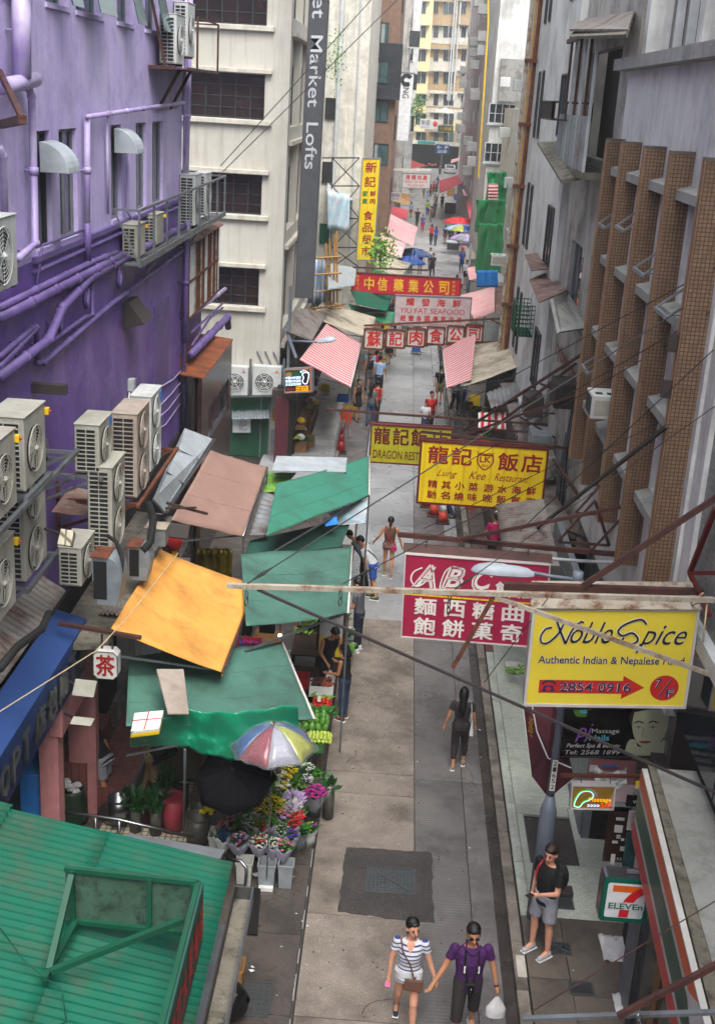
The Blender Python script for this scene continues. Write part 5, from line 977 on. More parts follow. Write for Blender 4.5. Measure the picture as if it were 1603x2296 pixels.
pl(rrect(.065, .075, W7-.075, H7-.075, .03), 'se_white', .016, 'white_face'); pl([(.13, .46), (.13, .555), (.47, .555), (.53, .46)], 'se_orange', .020, 'seven_top')
o_ = curve([(.53, .555), (.42, .50), (.33, .41), (.27, .30), (.25, .20), (.24, .09)], 6); i_ = curve([(.36, .09), (.37, .19), (.40, .29), (.45, .38), (.53, .45)], 6)
mb = MB(); n_ = 24; oo = [o_[int(k*(len(o_)-1)/n_)] for k in range(n_+1)]; ii = [i_[::-1][int(k*(len(i_)-1)/n_)] for k in range(n_+1)]
mb.add([F(*p, .023) for p in oo] + [F(*p, .023) for p in ii], [(k, k+1, n_+2+k, n_+1+k) for k in range(n_)]); mb.build('seven_stem', 'se_red', t)
pl([(.09, .205), (.55, .205), (.55, .315), (.09, .315)], 'se_white', .026, 'white_band'); mb = MB(); text_mb(mb, 'ELEVEn', F(0, 0), (1, 0, 0), (0, 0, 1), (0, -1, 0), (.10, .215, .53, .30), bold=.02, ext=.03); mb.build('lettering', 'se_green', t)
MB().bar(F(.3, .69, -.1), F(1.1, .69, -.1), .04).build('arm', 'steel_dull', t)
# 7-ELEVEN canopy
cv = T('store_canopy', 'concrete canopy over the store with a green, orange and red striped fascia', 'canopy', (3.5, 12, 3.1))
XC0 = 3.42; zc = 3.6; yC = 13.95
A = [G(1462, 1722, zc), G(1470, 1800, zc)]
y0c, y1c = 4.0, G(1462, 1722, zc).y; xe0, xe1 = 3.34, 3.62   # canopy edge in plan leans with the street
ex = lambda y: xe0 + (xe1-xe0) * (y-8.5) / (y1c-8.5)
MB().hexa([(ex(y0c)+.02, y0c, zc-.3), (6, y0c, zc-.3), (6, y1c, zc-.3), (ex(y1c)+.02, y1c, zc-.3)], [(ex(y0c)+.02, y0c, zc), (6, y0c, zc), (6, y1c, zc), (ex(y1c)+.02, y1c, zc)]).build('slab', 'conc_top', cv)
mb = MB(); mb.hexa([(ex(y0c), y0c, zc+.001), (ex(y0c)+.22, y0c, zc+.001), (ex(y1c)+.12, y1c, zc+.001), (ex(y1c), y1c, zc+.001)], [(ex(y0c), y0c, zc+.05), (ex(y0c)+.2, y0c, zc+.03), (ex(y1c)+.1, y1c, zc+.03), (ex(y1c), y1c, zc+.05)]); mb.build('rough_edge', 'conc_dirty', cv)
def fas(y, v, d=0): return V((ex(y)-.09-d, y, zc+.04-1.02*v))
MB().hexa([fas(y0c, 0, -.07), fas(y0c, 0), fas(y1c-.1, 0), fas(y1c-.1, 0, -.07)], [fas(y0c, 1, -.07), fas(y0c, 1), fas(y1c-.1, 1), fas(y1c-.1, 1, -.07)]).build('fascia', 'fas_white', cv)
def stripe(v0, v1, m, ya=y0c, yb=y1c-.1): mb = MB(); mb.add([fas(ya, v0, .004), fas(yb, v0, .004), fas(yb, v1, .004), fas(ya, v1, .004)], [(0, 1, 2, 3)]); mb.build('fascia_stripe', m, cv)
stripe(.02, .22, 'fas_orange', 9.9); stripe(.30, .66, 'fas_green', 9.9); stripe(.74, .98, 'fas_red', 9.9)
mb = MB(); mb.add([fas(9.9, .02, .004), fas(9.9, .22, .004), fas(9.5, .02, .004)], [(0, 1, 2)]); mb.build('fascia_stripe', 'fas_orange', cv)
mb = MB(); mb.add([fas(9.9, .30, .004), fas(9.9, .66, .004), fas(9.1, .98, .004), fas(9.5, .5, .004)], [(0, 1, 2, 3)]); mb.build('fascia_stripe', 'fas_green', cv); mb = MB(); mb.add([fas(9.9, .74, .004), fas(9.9, .98, .004), fas(8.9, .98, .004)], [(0, 1, 2)]); mb.build('fascia_stripe', 'fas_red', cv)
mb = MB(); mb.add([fas(9.05, .1, .005), fas(9.05, .98, .005), fas(7.6, .98, .005), fas(7.9, .1, .005)], [(0, 1, 2, 3)]); mb.build('logo_panel', 'fas_white', cv); mb = MB(); mb.add([fas(8.95, .35, .008), fas(8.95, .55, .008), fas(8.2, .55, .008), fas(8.0, .35, .008)], [(0, 1, 2, 3)]); mb.build('logo_mark', 'fas_red', cv)
# store front below
st = T('shop_entrance', 'dark convenience store entrance with glass and metal door frames below the canopy', 'shopfront', (3.7, 12, 0))
MB().box(3.9, 4.1, 5, 14.9, .13, 3.25).build('wall', 'dark_shop', st); MB().box(3.66, 3.88, 13.2, 13.75, .13, 3.28).build('pier', 'frame_grey', st); MB().box(3.7, 3.86, 11.3, 13.18, .14, 2.6).build('glazing', 'glass', st)
for y in (11.3, 12.1, 13.1): MB().box(3.64, 3.7, y, y+.06, .14, 2.6).build('door_frame', 'steel' if y != 12.1 else 'wood', st)
a, b = PX(1440, 2030, 3.62), PX(1470, 2100, 3.62); t = T('notice', 'small blue and white notice on the store pier', 'notice', a); MB().box(3.58, 3.62, 13.25, 13.65, 1.9, 2.5).build('sheet', 'sign_white', t); MB().box(3.56, 3.58, 13.25, 13.65, 1.86, 1.9).build('yellow_edge', 'crate_yellow', t)
# left ground floor shops
sh = T('teahouse_front', 'dark ground floor shop openings with pink pillars and lintel below the air conditioners', 'shopfront', (-4.5, 17, 0))
MB().box(-5.19, -5.12, 8, 28.3, .04, 3.6).build('back_wall', 'dark_shop', sh)
q = G(120, 1830, .04); PXc = -4.62
yk = PX(125, 1700, PXc).y
MB().box(-4.78, -4.5, yk-.28, yk, .04, 2.62).build('pink_pillar', 'pink_paint', sh, bevel=.01)
MB().box(-4.95, -4.42, yk-.3, yk+1.9, 2.62, 3.35).build('pink_lintel', 'pink_paint', sh, bevel=.01); MB().box(-4.9, -4.45, yk+1.7, yk+1.9, .04, 2.62).build('pink_pillar', 'pink_paint', sh)
MB().box(-4.85, -4.5, 20.4, 20.7, .04, 3.4).build('pillar', 'stained', sh)
for k in range(6): MB().box(-4.75, -4.6, 21.2+k*.42, 21.4+k*.42, .04, 3.2).build('roller_panel', 'galv' if k % 2 else 'frame_grey', sh)
MB().box(-5.1, -4.6, 17.2, 18.9, .04, 1.0).build('red_counter', 'red_tile', sh, bevel=.01); MB().box(-4.62, -3.9, 17.3, 20.0, .04, .5).build('mosaic_step', 'red_tile', sh); MB().box(-3.9, -3.84, 17.3, 20.0, .04, .53).build('step_edge', 'steel', sh)
MB().box(-4.3, -2.7, 15.9, 18.4, .041, .055).build('ivory_floor', 'ivory_tile', lf); MB().box(-3.6, -2.9, 18.5, 20.2, .041, .7).build('ivory_bench', 'ivory_tile', sh)
MB().box(-3.7, -3.0, 17.0, 17.7, .06, .45).build('red_stool_box', 'maroon', sh)
MB().box(-5.1, -4.7, 15.3, 15.9, .04, 1.9).build('menu_poster', 'blue_bright', sh); MB().box(-5.0, -4.72, 16.0, 16.3, .04, 2.2).build('wall_panel', 'card', sh)
# blue shop sign with cut out letters and tin roof above
bs = T('blue_shop_sign', 'long blue shop sign box with raised metal letters at the left edge', 'sign', (-4.4, 14, 3.5))
a = PX(196, 1387, -4.3); b = PX(10, 1680, -4.3); zt_ = a.z; y1s = a.y; y0s = 6.0
c_ = PX(157, 1360, -4.72)
MB().hexa([(-4.72, y0s, zt_-.6), (-4.36, y0s, zt_-.78), (-4.36, y1s, zt_-.78), (-4.72, y1s, zt_-.6)], [(-4.75, y0s, zt_+.12), (-4.3, y0s, zt_), (-4.3, y1s, zt_), (-4.75, y1s, zt_+.12)]).build('top', 'blue_sign', bs, bevel=.01)
MB().box(-4.345, -4.335, y0s, y1s-.02, zt_-.80, zt_-.06).build('front', 'blue_dark', bs)
yl_ = y1s - .45
for ch in ('樓', '下', '麵', '包', '店', 'T', 'P', 'O'):
 w = .42 if ord(ch) > 200 else .3
 mb = MB()
 for e in (0, .012, .024, .036): text_mb(mb, ch, (-4.33, yl_, zt_-.62), (0, 1, 0), (0, 0, 1), (1, 0, 0), (0, 0, w, .42), ext=.006+e, bold=.01, res=2)
 mb.build('raised_letter', 'steel_dull', bs); yl_ -= w + .12
def corr_sheet(label, P, n, m, name='corrugated_roof', amp=.02, parent=None, cat='roof', along=0, kind=None, seams=()):
 P = [V(p) for p in P]; nn = (P[1]-P[0]).cross(P[3]-P[0]).normalized()
 def fn(u, v):
  w = v if along else u
  return P[0].lerp(P[1], u).lerp(P[3].lerp(P[2], u), v) + nn * (amp*math.sin(w*n*2*math.pi) + .015*noise.noise(V((u*5, v*7, n))))
 mb = MB(); mb.grid(fn, n*8 if not along else 6, n*8 if along else 6)
 o = mb.build(name, m, parent, smooth=True, solid=.004)
 if parent is None: tag(o, label, cat)
 return o
corr_sheet('old grey corrugated tin roof above the blue shop sign', [PX(150, 1335, -4.75)+V((0, 0, .08)), PX(150, 1335, -4.75)+V((-.6, .1, .38)), V((-5.35, 6, PX(150, 1335, -4.75).z+.46)), V((-4.75, 6, PX(150, 1335, -4.75).z+.08))], 70, 'corr_old', along=1, amp=.016)
corr_sheet('small rusty purple tinged tin canopy over the beige two fan unit', [PX(116, 1148, -5.1), PX(222, 1162, -4.45), PX(252, 1112, -4.5), PX(160, 1090, -5.1)], 13, 'corr_rust', amp=.02, along=1)
corr_sheet('short rusty corrugated sheet below the big galvanised duct', [PY(225, 1375, 16.4), PY(285, 1380, 16.4), PY(300, 1350, 17.2), PY(245, 1345, 17.2)], 6, 'corr_old', amp=.02)
# ducts
def duct(label, x, y, Y, w, h, d, m='galv'):
 c = PY(x, y, Y); t = T('exhaust_duct', label, 'duct', c); n = 8
 arc = [(w*.15, 0), (w*.15, h*.45)] + [(w*.5 - w*.5*math.cos(k*math.pi/n/1.0*.5), h*.5+h*.5*math.sin(k*math.pi/n*.5)) for k in range(0, 1)] + [(0, h*.62), (0, h), (w*.55, h)] + [(w*.55+w*.45*math.sin(k*math.pi/2/n), h*.55+h*.45*math.cos(k*math.pi/2/n)) for k in range(1, n)] + [(w, h*.5), (w*.85, 0)]
 MB().prism(arc, lambda u, v: c+V((u, 0, v)), (0, d, 0)).build('hood', m, t, bevel=.008); MB().box(c.x-.004, c.x-.001, c.y+.04, c.y+d-.04, c.z+h*.65, c.z+h*.97).build('opening', 'dark', t)
 MB().box(c.x+w*.0+.02, c.x+w*.5, c.y-.004, c.y-.001, c.z+h*.12, c.z+h*.92).build('black_face', 'dark', t); MB().box(c.x-.02, c.x+w*.56, c.y-.03, c.y+d, c.z+h, c.z+h+.02).build('rusty_lid', 'rust', t)  # near-black plate over part of the duct's front, rusty lid on top
duct('big galvanised exhaust duct with black mouth and rusty lid beside the small low unit', 208, 1355, 15.6, .42, .72, .4); duct('smaller galvanised exhaust duct behind the big one by the orange awning', 288, 1300, 17.2, .34, .55, .35)
mb = MB().tube([PY(334, 1130, 18.2), PY(345, 1160, 17.8), PY(338, 1215, 17.4), PY(320, 1235, 17.2)], .06, 8); tag(mb.build('black_hose', 'dark', smooth=True), 'thick black hose drooping behind the platform of tall units', 'hose')
mb = MB().tube([PY(240, 1200, 16), PY(262, 1215, 16), PY(275, 1250, 15.8), PY(272, 1290, 15.7)], .03, 8); tag(mb.build('black_hose', 'dark', smooth=True), 'black cable loop from the low unit to the big duct', 'hose')
mb = MB().tube([PY(110, 1375, 13.9), PY(95, 1410, 13.4), PY(40, 1450, 12.6), PY(0, 1500, 12)], .05, 8); tag(mb.build('black_hose', 'dark', smooth=True), 'black hose lying along the tin roof at the left edge', 'hose')
def flood(label, x, y, Y, w=.3, tilt=.4, m='ac'):
 c = PY(x, y, Y); t = T('floodlight', label, 'floodlight', c); a = V((w, .05, -.04)); b = V((.03, .1, tilt*.55))
 MB().hexa([c-a/2-b/2, c+a/2-b/2, c+a/2+b/2, c-a/2+b/2], [c-a/2.4-b/2.4+V((0, .16, -.1)), c+a/2.4-b/2.4+V((0, .16, -.1)), c+a/2.4+b/2.4+V((0, .16, -.1)), c-a/2.4+b/2.4+V((0, .16, -.1))]).build('housing', m, t, bevel=.01)
 MB().bar(c+V((-w/2, .1, 0)), c+V((-w/2-.25, .15, .05)), .03).build('arm', 'iron', t); return t
flood('grey floodlight on the pink lintel below the tea sign', 190, 1543, 15.2); flood('lower shallow floodlight under the first one on the pink lintel', 185, 1617, 15.2, tilt=.15); flood('cream square lamp box on the rail end left of the ducts', 148, 1205, 15.0, w=.17, tilt=.35, m='noble_yellow' if 0 else 'ivory_tile'); flood('black floodlight behind the orange awning near the red lantern', 400, 1190, 19.0, w=.36, m='iron')
t = T('sign_box', 'rusty tin box on a ledge left of the black floodlight', 'box', PY(340, 1195, 18.4)); c = PY(352, 1200, 18.4); MB().box(c.x-.16, c.x+.16, 18.3, 18.6, c.z-.16, c.z+.14).build('body', 'galv', t, bevel=.01); MB().box(c.x-.18, c.x+.18, 18.28, 18.62, c.z+.141, c.z+.16).build('lid', 'rust_white', t)
c = PY(392, 1215, 19.4); t = T('lantern', 'red lantern with gold strip glimpsed between mauve and orange awnings', 'lantern', c); MB().ell(c, (.14, .14, .17), 10, 8).build('shade', 'crate_red', t, smooth=True); MB().tube([c+V((0, 0, -.16)), c+V((0, 0, -.28))], .05, 8).build('tassel', 'ink_gold', t)
# concrete ledge behind awnings
mb = MB().hexa([(-4.6, 15.4, 3.9), (-3.85, 15.6, 3.9), (-3.9, 21, 3.95), (-4.6, 21, 3.95)], [(-4.6, 15.4, 4.02), (-3.85, 15.6, 4.0), (-3.9, 21, 4.05), (-4.6, 21, 4.1)]); tag(mb.build('concrete_canopy', 'conc_dirty'), 'dirty concrete ledge above the shops behind the orange awning', 'canopy')
# awnings
def awning(label, c, m, cat='awning', bar=None, sag=.05, wav=0, arms=True, val=None, nu=24, nv=16, grp=None, th=.012, legs=()):
 """corners back-left, front..., given as photo point + height; order a,b,c,d with b-c the front edge"""
 P = [G(*p) for p in c]; ctr = sum(P, V((0, 0, 0)))/4; t = T('awning', label, cat, (ctr.x, ctr.y, min(p.z for p in P)), grp)
 sd = random.random()*9
 def fn(u, v):
  p = P[0].lerp(P[1], u).lerp(P[3].lerp(P[2], u), v)
  return p + V((0, 0, -sag*6*u*(1-u)*(.4+.6*4*v*(1-v)) + wav*noise.noise(V((u*4+sd, v*4, sd))) + (.022*noise.noise(V((u*4, v*3+sd, 1))) + .005*noise.noise(V((u*16, v*6+sd, 4))))))
 MB().grid(fn, nu, nv).build('canvas', m, t, smooth=True, solid=th)
 for u in (.33, .67): MB().tube([fn(u, v/8)+V((0, 0, th*.5)) for v in range(9)] if 0 else [fn(v/10, u)+V((0, 0, th*.6)) for v in range(11)], .006, 4).build('seam', m, t)
 if bar: MB().tube([P[1], P[2]], .022, 8).build('front_bar', bar, t, smooth=True)
 if arms:
  for k in (0.04, .96): a = P[0].lerp(P[3], k); b = P[1].lerp(P[2], k); mb = MB().bar(b-V((0, 0, .04)), V((a.x, a.y, a.z-.5)), .03); mb.build('arm', 'steel_dull', t)
 if val:
  mb = MB(); mb.grid(lambda u, v: P[1].lerp(P[2], u) - V((0, 0, .02+val*v*(1+.15*math.sin(u*60)))), 40, 1); mb.build('valance', m, t, solid=.006)
 for g in legs: b = P[1].lerp(P[2], g); MB().tube([b, V((b.x, b.y, .03))], .02, 6).build('pole', 'steel_dull', t)
 return t
ao = awning('bright orange canvas awning sloping down towards the lane', [(360, 1232, 4.2), (575, 1312, 3.2), (498, 1508, 3.2), (250, 1408, 4.2)], 'awn_orange', bar='rust_bar', sag=.06, val=.06, legs=())
awning('pale mauve awning with silver front bar next to the purple wall', [(472, 1010, 4.2), (600, 1048, 3.3), (545, 1203, 3.3), (385, 1165, 4.2)], 'awn_mauve', bar='steel', sag=.02, val=.09, legs=(.02, .98))
P = [G(415, 960, 4.75), G(480, 985, 4.3), G(372, 1148, 4.3), G(345, 1118, 4.75)]; t = T('metal_roof', 'small silver painted sheet roof at the foot of the violet wall', 'roof', P[0]); MB().slab([P[0], P[3], P[2], P[1]], .04).build('sheet', 'awn_greyblue', t); MB().bar(P[1], P[2], .07, .05).build('edge', 'steel', t)
for k in (.33, .66): MB().bar(P[0].lerp(P[3], k)+V((0, 0, .012)), P[1].lerp(P[2], k)+V((0, 0, .012)), .04, .015).build('seam', 'awn_greyblue', t)
awning('clean green awning tapering away with a white end bar, farthest of the near green ones', [(620, 1085, 3.4), (828, 1022, 2.8), (828, 1110, 2.8), (597, 1200, 3.4)], 'awn_green', bar='sign_white', sag=.03, legs=(.95,))
awning('middle green awning with a white front bar over the vegetable stall', [(540, 1240, 3.4), (790, 1225, 2.9), (780, 1375, 2.9), (552, 1405, 3.4)], 'awn_green2', bar='sign_white', sag=.06, wav=.03, legs=(.05, .97))
awning('stained dark green awning below the orange one with a white diagonal front bar', [(290, 1470, 3.3), (632, 1438, 2.75), (705, 1612, 2.75), (283, 1630, 3.2)], 'awn_green2', bar='sign_white', sag=.05, wav=.03, legs=(.03,))
P = [G(352, 1500, 3.62), G(412, 1500, 3.5), G(424, 1600, 3.4), G(378, 1600, 3.5)]; tag(MB().slab([P[0], P[1], P[2], P[3]][::-1], .02).build('folded_tin_strip', 'ac_brown'), 'bent dusty pink tin strip lying over the stained green awning', 'tin strip')
P = [G(300, 1440, 3.0), G(480, 1440, 3.0), G(480, 1500, 2.95), G(310, 1500, 2.95)]
# crumpled tarpaulin edge
tp = [(293, 1642), (360, 1615), (425, 1592), (480, 1600), (560, 1592), (668, 1585)]; bt = [(292, 1675), (360, 1672), (425, 1680), (480, 1698), (540, 1706), (672, 1690)]
def tf(u, v):
 k = min(int(u*5), 4); f_ = u*5-k; a = V((*[tp[k][i]+(tp[k+1][i]-tp[k][i])*f_ for i in (0, 1)], 0)); b = V((*[bt[k][i]+(bt[k+1][i]-bt[k][i])*f_ for i in (0, 1)], 0))
 p = G(a.x, a.y, 3.3).lerp(G(b.x, b.y, 2.8-.45*u), v); w = noise.noise(V((u*9, v*3, 2)))*.09 + abs(noise.noise(V((u*22-v*6, v*7, 5))))*.05
 return p + V((0, -w*.6, w))
tag(MB().grid(tf, 90, 16).build('tarpaulin', 'tarp_green', smooth=True, solid=.008), 'shiny crumpled green tarpaulin draped over the near edge of the flower stall', 'tarpaulin')
P = [G(302, 1598, 3.35), G(368, 1592, 3.35), G(358, 1632, 3.30), G(294, 1640, 3.30)]; t = T('foam_box', 'white foam box on a yellow tray with red tape lying on the tarpaulin', 'foam box', P[0]); MB().slab([P[3], P[2], P[1], P[0]], .05).build('lid', 'foam', t, bevel=.008)
MB().slab([p-V((0, 0, .055)) for p in (P[3], P[2], P[1], P[0])], .045).build('tray', 'crate_yellow', t); MB().slab([p+V((0, 0, .006)) for p in (P[3].lerp(P[2], .44), P[3].lerp(P[2], .48), P[0].lerp(P[1], .52), P[0].lerp(P[1], .48))], .004).build('tape', 'arrow_red', t); MB().slab([p+V((0, 0, .007)) for p in (P[0].lerp(P[3], .42), P[0].lerp(P[3], .46), P[1].lerp(P[2], .5), P[1].lerp(P[2], .46))][::1], .004).build('tape', 'arrow_red', t)
# stall things between awnings
P = [G(620, 1022, 3.3), G(778, 1026, 3.0), G(775, 1058, 3.0), G(610, 1055, 3.3)]; t = T('metal_roof', 'flat pale grey sheet roof behind the farthest near green awning', 'roof', P[0]); MB().slab(P[::-1], .03).build('sheet', 'awn_greyblue', t); MB().bar(P[2], V((P[2].x, P[2].y, 0)), .04).build('pole', 'steel_dull', t)
corr_sheet('small grey corrugated stall roof between the mauve and the green awnings', [G(560, 1200, 2.9), G(600, 1200, 2.8), G(625, 1110, 2.8), G(590, 1095, 2.9)], 10, 'corr_grey', along=1)
corr_sheet('low green and white plastic roof beyond the mauve awning tip', [G(590, 1105, 2.9), G(600, 1060, 2.9), G(665, 1060, 2.9), G(630, 1100, 2.9)], 8, 'leaf2')
tag(MB().slab([G(560, 1212, 2.7), G(790, 1160, 2.3), G(765, 1225, 2.3), G(545, 1255, 2.7)][::-1], .02).build('tarpaulin', 'awn_dark'), 'dark green tarpaulin under the clean green awning', 'tarpaulin')
tag(MB().slab([G(735, 1150, 2.75), G(825, 1118, 2.7), G(818, 1172, 2.3), G(760, 1178, 2.4)][::-1], .008).build('printed_cloth', 'tarp_flower'), 'translucent printed plastic sheet hanging at the lane end of the clean green awning', 'plastic sheet')
tag(MB().slab([G(728, 1162, 2.8), G(755, 1158, 2.8), G(758, 1175, 2.7), G(730, 1180, 2.7)][::-1], .01).build('blue_card', 'blue_bright'), 'small bright blue card lying under the clean green awning', 'card')
for x, y, lab in ((462, 1262, 'olive metallic gift bag hanging behind the orange awning'), (500, 1262, 'gold foil sheet hanging beside the olive bag')):
 c = G(x, y, 2.6); t = T('foil_sheet', lab, 'foil'); MB().grid(lambda u, v: c + V(((u-.5)*.38, .03*math.sin(u*12), (v-.5)*.62)), 10, 4).build('foil', mat('gold_foil', '8a7a14', .3, .7, col2='5c5210', ns=4), t, smooth=True, solid=.006)
tag(MB().box(*[f(a) for a, f in ((0, lambda _: G(365, 0+1265, 2.7).x), (0, lambda _: G(365, 1265, 2.7).x+.5), (0, lambda _: G(365, 1265, 2.7).y), (0, lambda _: G(365, 1265, 2.7).y+.3))], 2.7, 2.75).build('foam_sheet', 'foam'), 'white foam sheet under the orange awning edge', 'foam sheet')
# menu board
c = G(740, 1520, 0); t = T('menu_board', 'dark framed standing menu board with a white printed sheet beside the vendor', 'menu board', c)
zb_, zt2 = .1, 2.0; w = .27; MB().box(c.x-w-.06, c.x+w, c.y, c.y+.05, zb_, zt2).build('frame', 'wood_dark', t); MB().box(c.x-w+.0, c.x+w-.06, c.y-.006, c.y-.001, .5, zt2-.06).build('sheet', 'ac_w', t); MB().box(c.x-w, c.x+w-.06, c.y-.010, c.y-.007, .5, .95).build('yellow_block', 'noble_yellow', t); MB().box(c.x-w+.05, c.x-w+.2, c.y-.010, c.y-.007, 1.80, 1.88).build('logo', 'noble_yellow', t)
mb = MB()
for k, s_ in enumerate(('茶餐廳', '早餐 A  B  C  D', '常餐 特餐 午餐', '奶茶 咖啡 檸茶')): text_mb(mb, s_, (c.x-w, c.y, 0), (1, 0, 0), (0, 0, 1), (0, -1, 0), (.05 if k else .25, 1.72-k*.11, .42, 1.79-k*.11), ext=.012)
mb.build('lettering', 'frame_dark', t)
# near green tin roof and sign frame
gr = T('green_roof', 'large green corrugated stall roof filling the lower left corner', 'roof', (-2.8, 9.5, 3.2))
def rz(x): return 3.02 + (-1.5 - x) * .2
def roofsheet(x0, x1, lift, y0=5.5, y1=12.0, m='corr_green'):
 n = int((y1-y0)/.115)
 MB().grid(lambda u, v: V((x0+(x1-x0)*u, y0+(y1-y0)*v + .0, rz(x0+(x1-x0)*u)+lift*(1-.5*u)+.019*math.sin(v*n*2*math.pi)+.006*noise.noise(V((u*9+x0, v*20, 1))))), 6, n*8).build('roof_sheet', m, gr, smooth=True, solid=.003)
roofsheet(-1.5, -3.05, .0); roofsheet(-2.95, -4.2, .014, y1=11.97); roofsheet(-4.1, -5.2, .028, y1=12.03)
gx = -1.46
MB().box(gx+.04, gx+.24, 5.5, 11.6, 2.80, 2.815).build('gutter_floor', 'conc_dirty', gr); MB().box(gx+.025, gx+.04, 5.5, 11.6, 2.8, 2.98).build('gutter_side', 'iron', gr); MB().box(gx+.24, gx+.256, 5.5, 11.6, 2.8, 2.98).build('gutter_side', 'steel', gr); MB().box(gx+.03, gx+.25, 11.6, 11.615, 2.8, 2.98).build('gutter_end', 'steel', gr)
MB().box(-5, gx, 8, 11.4, .04, 2.6).build('stall_body', 'frame_grey', gr)
cord = [G(130, 1855, 3.62), G(95, 1960, 3.55), G(0, 2060, 3.6)]; tag(MB().tube([G(0, 2080, 3.66), G(60, 2160, 3.52), G(140, 2220, 3.42), G(150, 2290, 3.4), G(70, 2330, 3.55)], .008, 5).build('cord', 'green_paint', smooth=True), 'thin cord lying loosely across the green roof', 'cord')
sg = T('roof_sign_frame', 'green steel sign frame standing on the corrugated roof, red characters on its street side', 'sign', G(440, 2080, 3.2))
zt3 = 4.1; A0, A1, B1 = G(147, 1945, zt3), G(446, 1977, zt3), G(352, 2340, zt3); dz = .62
def vp(p, z): return V((p.x, p.y, z))
MB().hexa([vp(A0, zt3-dz), vp(A1, zt3-dz), vp(A1, zt3-dz)+V((0, .05, 0)), vp(A0, zt3-dz)+V((0, .05, 0))], [A0, A1, A1+V((0, .05, 0)), A0+V((0, .05, 0))]).build('back_board', 'green_board', sg)
MB().hexa([vp(A1, zt3-dz-.1), vp(A1, zt3-dz-.1)+V((.05, 0, 0)), vp(B1, zt3-dz-.1)+V((.05, 0, 0)), vp(B1, zt3-dz-.1)], [A1, A1+V((.05, 0, 0)), B1+V((.05, 0, 0)), B1]).build('street_board', 'awn_dark', sg)
for a, b in ((A0, A1), (vp(A0, zt3-dz), vp(A1, zt3-dz)), (A1, B1)): MB().bar(a+V((0, -.02, 0)), b+V((0, -.02, 0)), .05).build('frame_bar', 'green_paint', sg)
for k in (.06, .64, .97): p = A0.lerp(A1, k); MB().bar(p-V((0, .04, .0)), vp(p, zt3-dz)-V((0, .04, 0)), .045).build('upright', 'green_paint', sg)
MB().bar(G(162, 1962, zt3), G(112, 2172, 3.5), .06).build('brace', 'green_paint', sg); MB().bar(G(412, 2062, 3.85), G(115, 2178, 3.5), .06).build('brace', 'green_paint', sg); MB().bar(vp(A0.lerp(A1, .08), zt3-dz), G(100, 2195, 3.48), .06).build('brace', 'green_paint', sg)
d_ = (A1-B1).normalized(); mb = MB(); L = (A1-B1).length
for k, ch in enumerate('鮮花水果海味'): text_mb(mb, ch, B1+V((.056, 0, -.6)), d_, (0, 0, 1), (1, 0, 0), (L*(.12+k*.145), .06, L*(.12+k*.145)+.27, .5), ext=.006, bold=.01)
mb.build('lettering', 'arrow_red', sg); cs = B1.lerp(A1, .9)
# railing, steel counter, pole
rl_ = T('metal_railing', 'polished steel railing sloping down behind the green roof', 'railing', G(240, 1900, .04)); pr = [G(50, 1815, .9), G(52, 1808, 1.05), G(215, 1830, 1.05), G(268, 1838, 1.05), G(436, 1878, .8)]
MB().tube(pr, .026, 8).build('handrail', 'steel', rl_, smooth=True)
for p in (pr[1], pr[2], pr[3]): MB().tube([p, V((p.x, p.y, .05))], .022, 8).build('post', 'steel', rl_, smooth=True)
tag(MB().tube([G(508, 1925, .95), G(540, 1930, .95), G(552, 1945, .9), G(553, 1960, .8), V((G(540, 2085, 0).x, G(540, 2085, 0).y, .0))], .026, 8).build('railing', 'steel', smooth=True), 'bent steel railing end beside the flower buckets', 'railing')
t = T('steel_counter', 'grey steel counter sheet between the railing and the green roof', 'counter', G(400, 1920, 1)); MB().slab([G(290, 1868, 1.0), G(505, 1905, 1.0), G(475, 1960, 1.0), G(250, 1930, 1.0)][::-1], .03).build('top', 'frame_grey', t); MB().box(G(300, 1870, 1).x, G(490, 1905, 1).x, G(480, 1955, 1).y, G(480, 1955, 1).y+.2, .05, .96).build('body', 'iron', t)
MB().slab([G(545, 1990, .05), G(585, 1990, .05), G(578, 2095, .05), G(535, 2090, .05)][::-1], .02).build('rubber_mat', 'dark', lf)
tag(MB().tube([G(413, 1870, 0.05), G(415, 1680, 2.7)], .02, 8).build('stall_pole', 'steel_dull', smooth=True), 'thin grey pole holding up the tarpaulin above the florist', 'pole')
# stuff in florist interior
def pot(label, x, y, z0, r, h, m, nm='bucket', cat='bucket', taper=.85, rim=True, fill=None, sq=False):
 p = G(x, y, z0); t = T(nm, label, cat, p); n = 4 if sq else 16; mb = MB(); k = 1.3 if sq else 1
 rb, rt = r*taper*k, r*k; ang = math.pi/4 if sq else 0
 ring = lambda rr, z: [p+V((rr*math.cos(ang+i*2*math.pi/n), rr*math.sin(ang+i*2*math.pi/n), z)) for i in range(n)]
 vs = ring(rb, 0)+ring(rt, h)+ring(rt-.015, h)+ring(rb-.01, .04); fs = [tuple(range(n-1, -1, -1))]+[(j*n+i, j*n+(i+1) % n, (j+1)*n+(i+1) % n, (j+1)*n+i) for j in range(3) for i in range(n)]+[tuple(range(3*n, 4*n))]
 mb.add(vs, fs); mb.build('body', m, t, smooth=not sq, bevel=.006 if sq else 0)
 if rim: mb = MB(); c2 = ring(rt+.012, h-.03)+ring(rt+.014, h); mb.add(ring(rt, h-.035)+c2+ring(rt-.005, h+.002), [(j*n+i, j*n+(i+1) % n, (j+1)*n+(i+1) % n, (j+1)*n+i) for j in range(3) for i in range(n)]); mb.build('rim', m, t)
 if fill: mb = MB(); mb.add(ring(rt-.02, h-.05), [tuple(range(n))]); mb.build('contents', fill, t)
 return t
